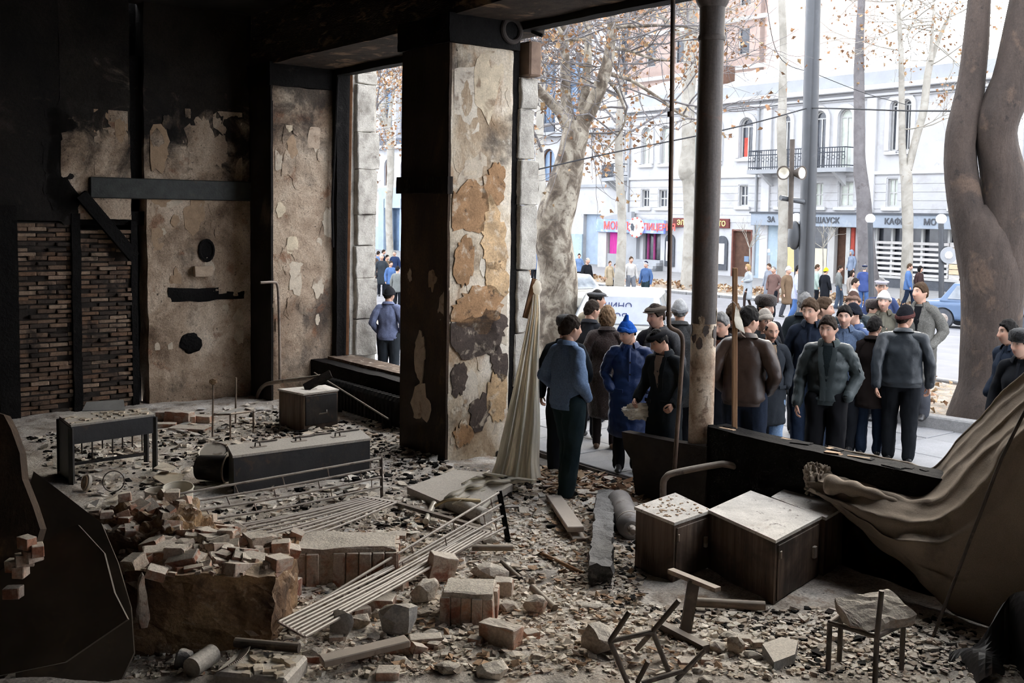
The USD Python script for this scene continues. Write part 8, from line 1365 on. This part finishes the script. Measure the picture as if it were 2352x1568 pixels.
litter('rubble_crumbs', 'brick and plaster crumbs strewn over the foreground floor', 11000, FG, (.006, .05), ['ashen_0', 'ashen_1', 'ashen_2', 'ashen_2', 'brick_red_3'], 11, .5, dens=(1.1, .42))
litter('plaster_flakes', 'pale flakes of plaster and paper over the foreground floor', 3600, FG, (.012, .055), ['ashen_2', 'ashen_0', 'ashen_2', 'flake_1'], 12, .10, .006, curl=.5)
litter('dry_leaves', 'curled brown leaves blown in among the ash', 1700, [(760, 1250), (1180, 1130), (1420, 1150), (1470, 1300), (1480, 1420), (1700, 1568), (900, 1568)], (.02, .07), ['leaf_ash', 'ashen_1', 'ashen_0'], 13, .06, .008, curl=1.0)
litter('rubble_crumbs', 'rubble and burnt scraps over the floor by the far wall', 4200, BG, (.010, .08), ['ashen_0', 'ashen_1', 'charred', 'ashen_2', 'charred_wood'], 14, .4, dens=(1.0, .46))
litter('plaster_flakes', 'pale flakes on the floor by the far wall', 1300, BG, (.02, .13), ['ashen_2', 'ashen_0', 'ash_top'], 15, .08, .006, curl=.4)
litter('char_flakes', 'black charred scraps on the floor around the cabinets', 2200, [(1330, 1150), (1480, 1180), (1480, 1400), (1850, 1400), (2200, 1420), (2350, 1540), (1900, 1568), (1400, 1400)], (.010, .07), ['charred', 'ashen_1', 'charred_wood', 'concrete_grey'], 16, .25)
litter('dry_leaves', 'fallen leaves and twigs under the low threshold', 700, [(1225, 1085), (1490, 1110), (1490, 1180), (1390, 1160), (1260, 1145)], (.03, .10), ['leaf_1', 'brick_red_2', 'flake_3'], 17, .08, .01, curl=1.0)
litter('rubble_crumbs', 'burnt rubble under the window wall around the locker', 1500, [(640, 960), (900, 960), (1030, 1060), (1000, 1120), (860, 1120), (560, 1010)], (.012, .08), ['charred', 'ashen_1', 'concrete_grey'], 18, .4)
# leaf litter in the two tree strips outside
def strip_leaves(lab, n, s0, s1, t0, t1, seed, size):
    g = np.random.default_rng(seed); S_, T_ = g.uniform(s0, s1, n), g.uniform(t0, t1, n); P = PC + UD * S_[:, None] + ND * T_[:, None]; P[:, 2] = walk_z(T_, S_) + .12; t = Thing('dry_leaves', lab, 'leaves', [*P.mean(0)[:2], 0], kind='stuff')
    for i in range(3): t.add('leaf_layer', leafmesh(g, P, n // 3, size, .02), MATS[f'leaf_{i}' if i else 'flake_2'], smooth=False, kind='stuff')
strip_leaves('fallen leaves on the strip across the avenue', 2400, 5, 45, 30.4, 33.2, 21, .22); strip_leaves('fallen leaves around the kerb trees', 900, -8, 8, 6.4, 9.3, 22, .12)
# ---- cars
def car(label, P, heading, col, L=4.1, Wd=1.65, Hc=1.42, gl='car_glass', name='car'):
    t = Thing(name, label, 'car', P, 'cars in the avenue', rz=heading); t.local = True
    def sect(x, w, z0, z1): return [ell((x, s * (w - .12), z), (.12, .12, .12), 10) for s in (-1, 1) for z in (z0 + .12, z1 - .12)]
    lower = m3.Manifold.batch_hull(sect(-L / 2 + .15, Wd / 2 * .94, .30, .78) + sect(L / 2 - .15, Wd / 2 * .94, .30, .84) + sect(0, Wd / 2, .22, .90)); cabin = m3.Manifold.batch_hull([ell((x, s * y, z), (.07,) * 3, 10) for s in (-1, 1) for x, y, z in ((-.95, Wd / 2 - .12, .86), (1.35, Wd / 2 - .12, .86), (-.42, Wd / 2 - .26, Hc - .07), (1.0, Wd / 2 - .26, Hc - .07))])
    body = m3.Manifold.batch_boolean([lower, cabin], m3.OpType.Add)
    for x in (-L * .31, L * .31): body = body - m3.Manifold.cylinder(3, .36, .36, 24, True).rotate((90, 0, 0)).translate((x, 0, .30))
    t.add('body', tm(body.refine_to_length(.12)), MATS[col], smooth=35)
    def pane(pts, nm, gm='car_glass'): 
        C = np.array(pts, float); n = np.cross(C[1] - C[0], C[2] - C[0]); n /= np.linalg.norm(n); m = trimesh.convex.convex_hull(np.vstack([C + n * .012, C - n * .012])); return t.add(nm, m, MATS[gm])
    y1, y2 = Wd / 2 - .14, Wd / 2 - .26; zb_, zt_ = .93, Hc - .08
    pane([(-1.0, -y1 + .1, zb_), (-1.0, y1 - .1, zb_), (-.52, y2 - .02, zt_), (-.52, -y2 + .02, zt_)], 'windscreen', gl); pane([(1.405, -y1 + .1, zb_), (1.405, y1 - .1, zb_), (1.07, y2 - .02, zt_), (1.07, -y2 + .02, zt_)], 'rear_window')
    for s in (-1, 1):
        yb, yt = s * (Wd / 2 - .045), s * (Wd / 2 - .185)
        pane([(-.80, yb, zb_), (.20, yb, zb_), (.20, yt, zt_), (-.42, yt, zt_)], 'side_window'); pane([(.28, yb, zb_), (1.15, yb, zb_), (.92, yt, zt_), (.28, yt, zt_)], 'side_window')
        t.add('mirror', box((-.78, s * (Wd / 2 + .02), .92), (-.70, s * (Wd / 2 + .17), 1.04), .02), MATS['letter_dark'])
        t.add('headlamp', box((-L / 2 + .0, s * .48 - .13, .58), (-L / 2 + .08, s * .48 + .13, .74), .02), MATS['lamp_glass_white']); t.add('tail_lamp', box((L / 2 - .09, s * .55 - .14, .62), (L / 2 - .01, s * .55 + .14, .78), .02), MATS['dark_red'])
        for x in (-L * .31, L * .31):
            w = t.add('wheel', T(lathe([(0, -.09), (.2, -.09), (.29, -.085), (.31, -.04), (.31, .04), (.29, .085), (.2, .09), (0, .09)], 24), (x, s * (Wd / 2 - .14), .30), rx=90), MATS['letter_dark'], smooth=40); t.add('hub_cap', T(lathe([(0, -.10), (.12, -.10), (.18, -.075), (.18, .075), (.12, .10), (0, .10)], 16), (x, s * (Wd / 2 - .13), .30), rx=90), MATS['rod_steel'], parent=w, smooth=40)
    t.add('bumper', box((-L / 2 - .04, -Wd / 2 * .9, .36), (-L / 2 + .12, Wd / 2 * .9, .48), .03), MATS['rod_steel']); t.add('bumper', box((L / 2 - .12, -Wd / 2 * .9, .36), (L / 2 + .04, Wd / 2 * .9, .48), .03), MATS['rod_steel']); return t
tint('glass_sky_pale', (.30, .32, .36), .15, 3, rough=.2, bump=0); tint('letter_navy', (.03, .04, .12), .1); tint('car_white', (0.42, 0.42, 0.40), .04, 2, rough=.3, bump=0); tint('car_blue', (0.10, 0.15, 0.24), .08, 2, rough=.3, bump=0); tint('car_cream', (0.36, 0.345, 0.30), .05, 2, rough=.3, bump=0)  # windscreen glass carries the sky's reflection as a paler colour
usdkit.material(stage, '/World/Looks/car_glass', {'d': ('principled_bsdf', {'base_color': (0.12, 0.13, 0.15), 'roughness': 0.12}), 'n': ('noise_texture', {'scale': 3.0}), 'r': ('rgb_ramp', {'ramp': [(0.3, (0.10, 0.115, 0.13)), (0.7, (0.24, 0.26, 0.28))]})}, [('n.fac', 'r.fac'), ('r.color', 'd.base_color')], surface='d.BSDF'); MATS['car_glass'] = UsdShade.Material.Get(stage, '/World/Looks/car_glass')
Pc = gnd(1432, 752, .1); Pc = at(1434, 700, 18.4); Pc[2] = float(walk_z(*toF(Pc)[1::-1])) ; Pc[2] = float(walk_z(toF(Pc)[1], toF(Pc)[0]))
wc = car('white car with writing soaped on its windscreen, parked behind the crowd', Pc, 78, 'car_white', gl='glass_sky_pale')
for k, (tx, z, y0) in enumerate((('ОШИНО', 1.16, .45), ('ТВОЯ', 1.00, .30))):
    m = meshkit.text_mesh(tx, .12, .004); wc.add('lettering', frame(m, (-.71 - (1.16 - z) * -1.12 * -1 - .018, y0, z), (0, -1, 0), (.55, 0, .83), (-.83, 0, .55)), MATS['letter_navy'], smooth=False)
Pb2 = at(2176, 700, 33.0); Pb2[2] = float(walk_z(toF(Pb2)[1], toF(Pb2)[0])); car('blue saloon car half hidden by the dark double trunk', Pb2 + [1.2, -.6, 0], 180 - 42, 'car_blue')
Pb3 = at(1330, 660, 39.0); Pb3[2] = float(walk_z(toF(Pb3)[1], toF(Pb3)[0])); car('small pale car right behind the mottled tree', Pb3 + [-.3, .5, 0], 120, 'car_cream')
Pb4 = at(1222, 640, 36.5); Pb4[2] = float(walk_z(toF(Pb4)[1], toF(Pb4)[0])); car('white car just showing beside the stone jamb', Pb4 + [-.6, 0, 0], 105, 'car_white')
# white bag in the hand of the man in the black cap
th, w, wri, Rr, S_, P_ = pc; hp = (np.array(wri[1]) * S_) @ Rr.T + P_; hp2 = (np.array(wri[0]) * S_) @ Rr.T + P_; hm_ = (hp + hp2) / 2
single('paper_bag', cat(blob(hp + [0, 0, -.13], .10, 4, (1.3, .6, .8), .6, 3, 3.0), blob(hp + [.12, 0, -.16], .08, 5, (1.3, .6, .8), .6, 3, 3.0)), MATS['cloth_white'], 'crumpled white bag in the hands of the man in the black cap', 'bag', smooth=False)
# ---- thin winter haze over the avenue
usdkit.material(stage, '/World/Looks/haze', {'v': ('scatter_volume', {'color': (0.93, 0.96, 1.0), 'density': 0.0055, 'anisotropy': 0.3})}, [], volume='v.volume')
single('street_haze', fbox(-45, 95, 9.0, 120, -1.2, 40), '/World/Looks/haze', kind='structure')
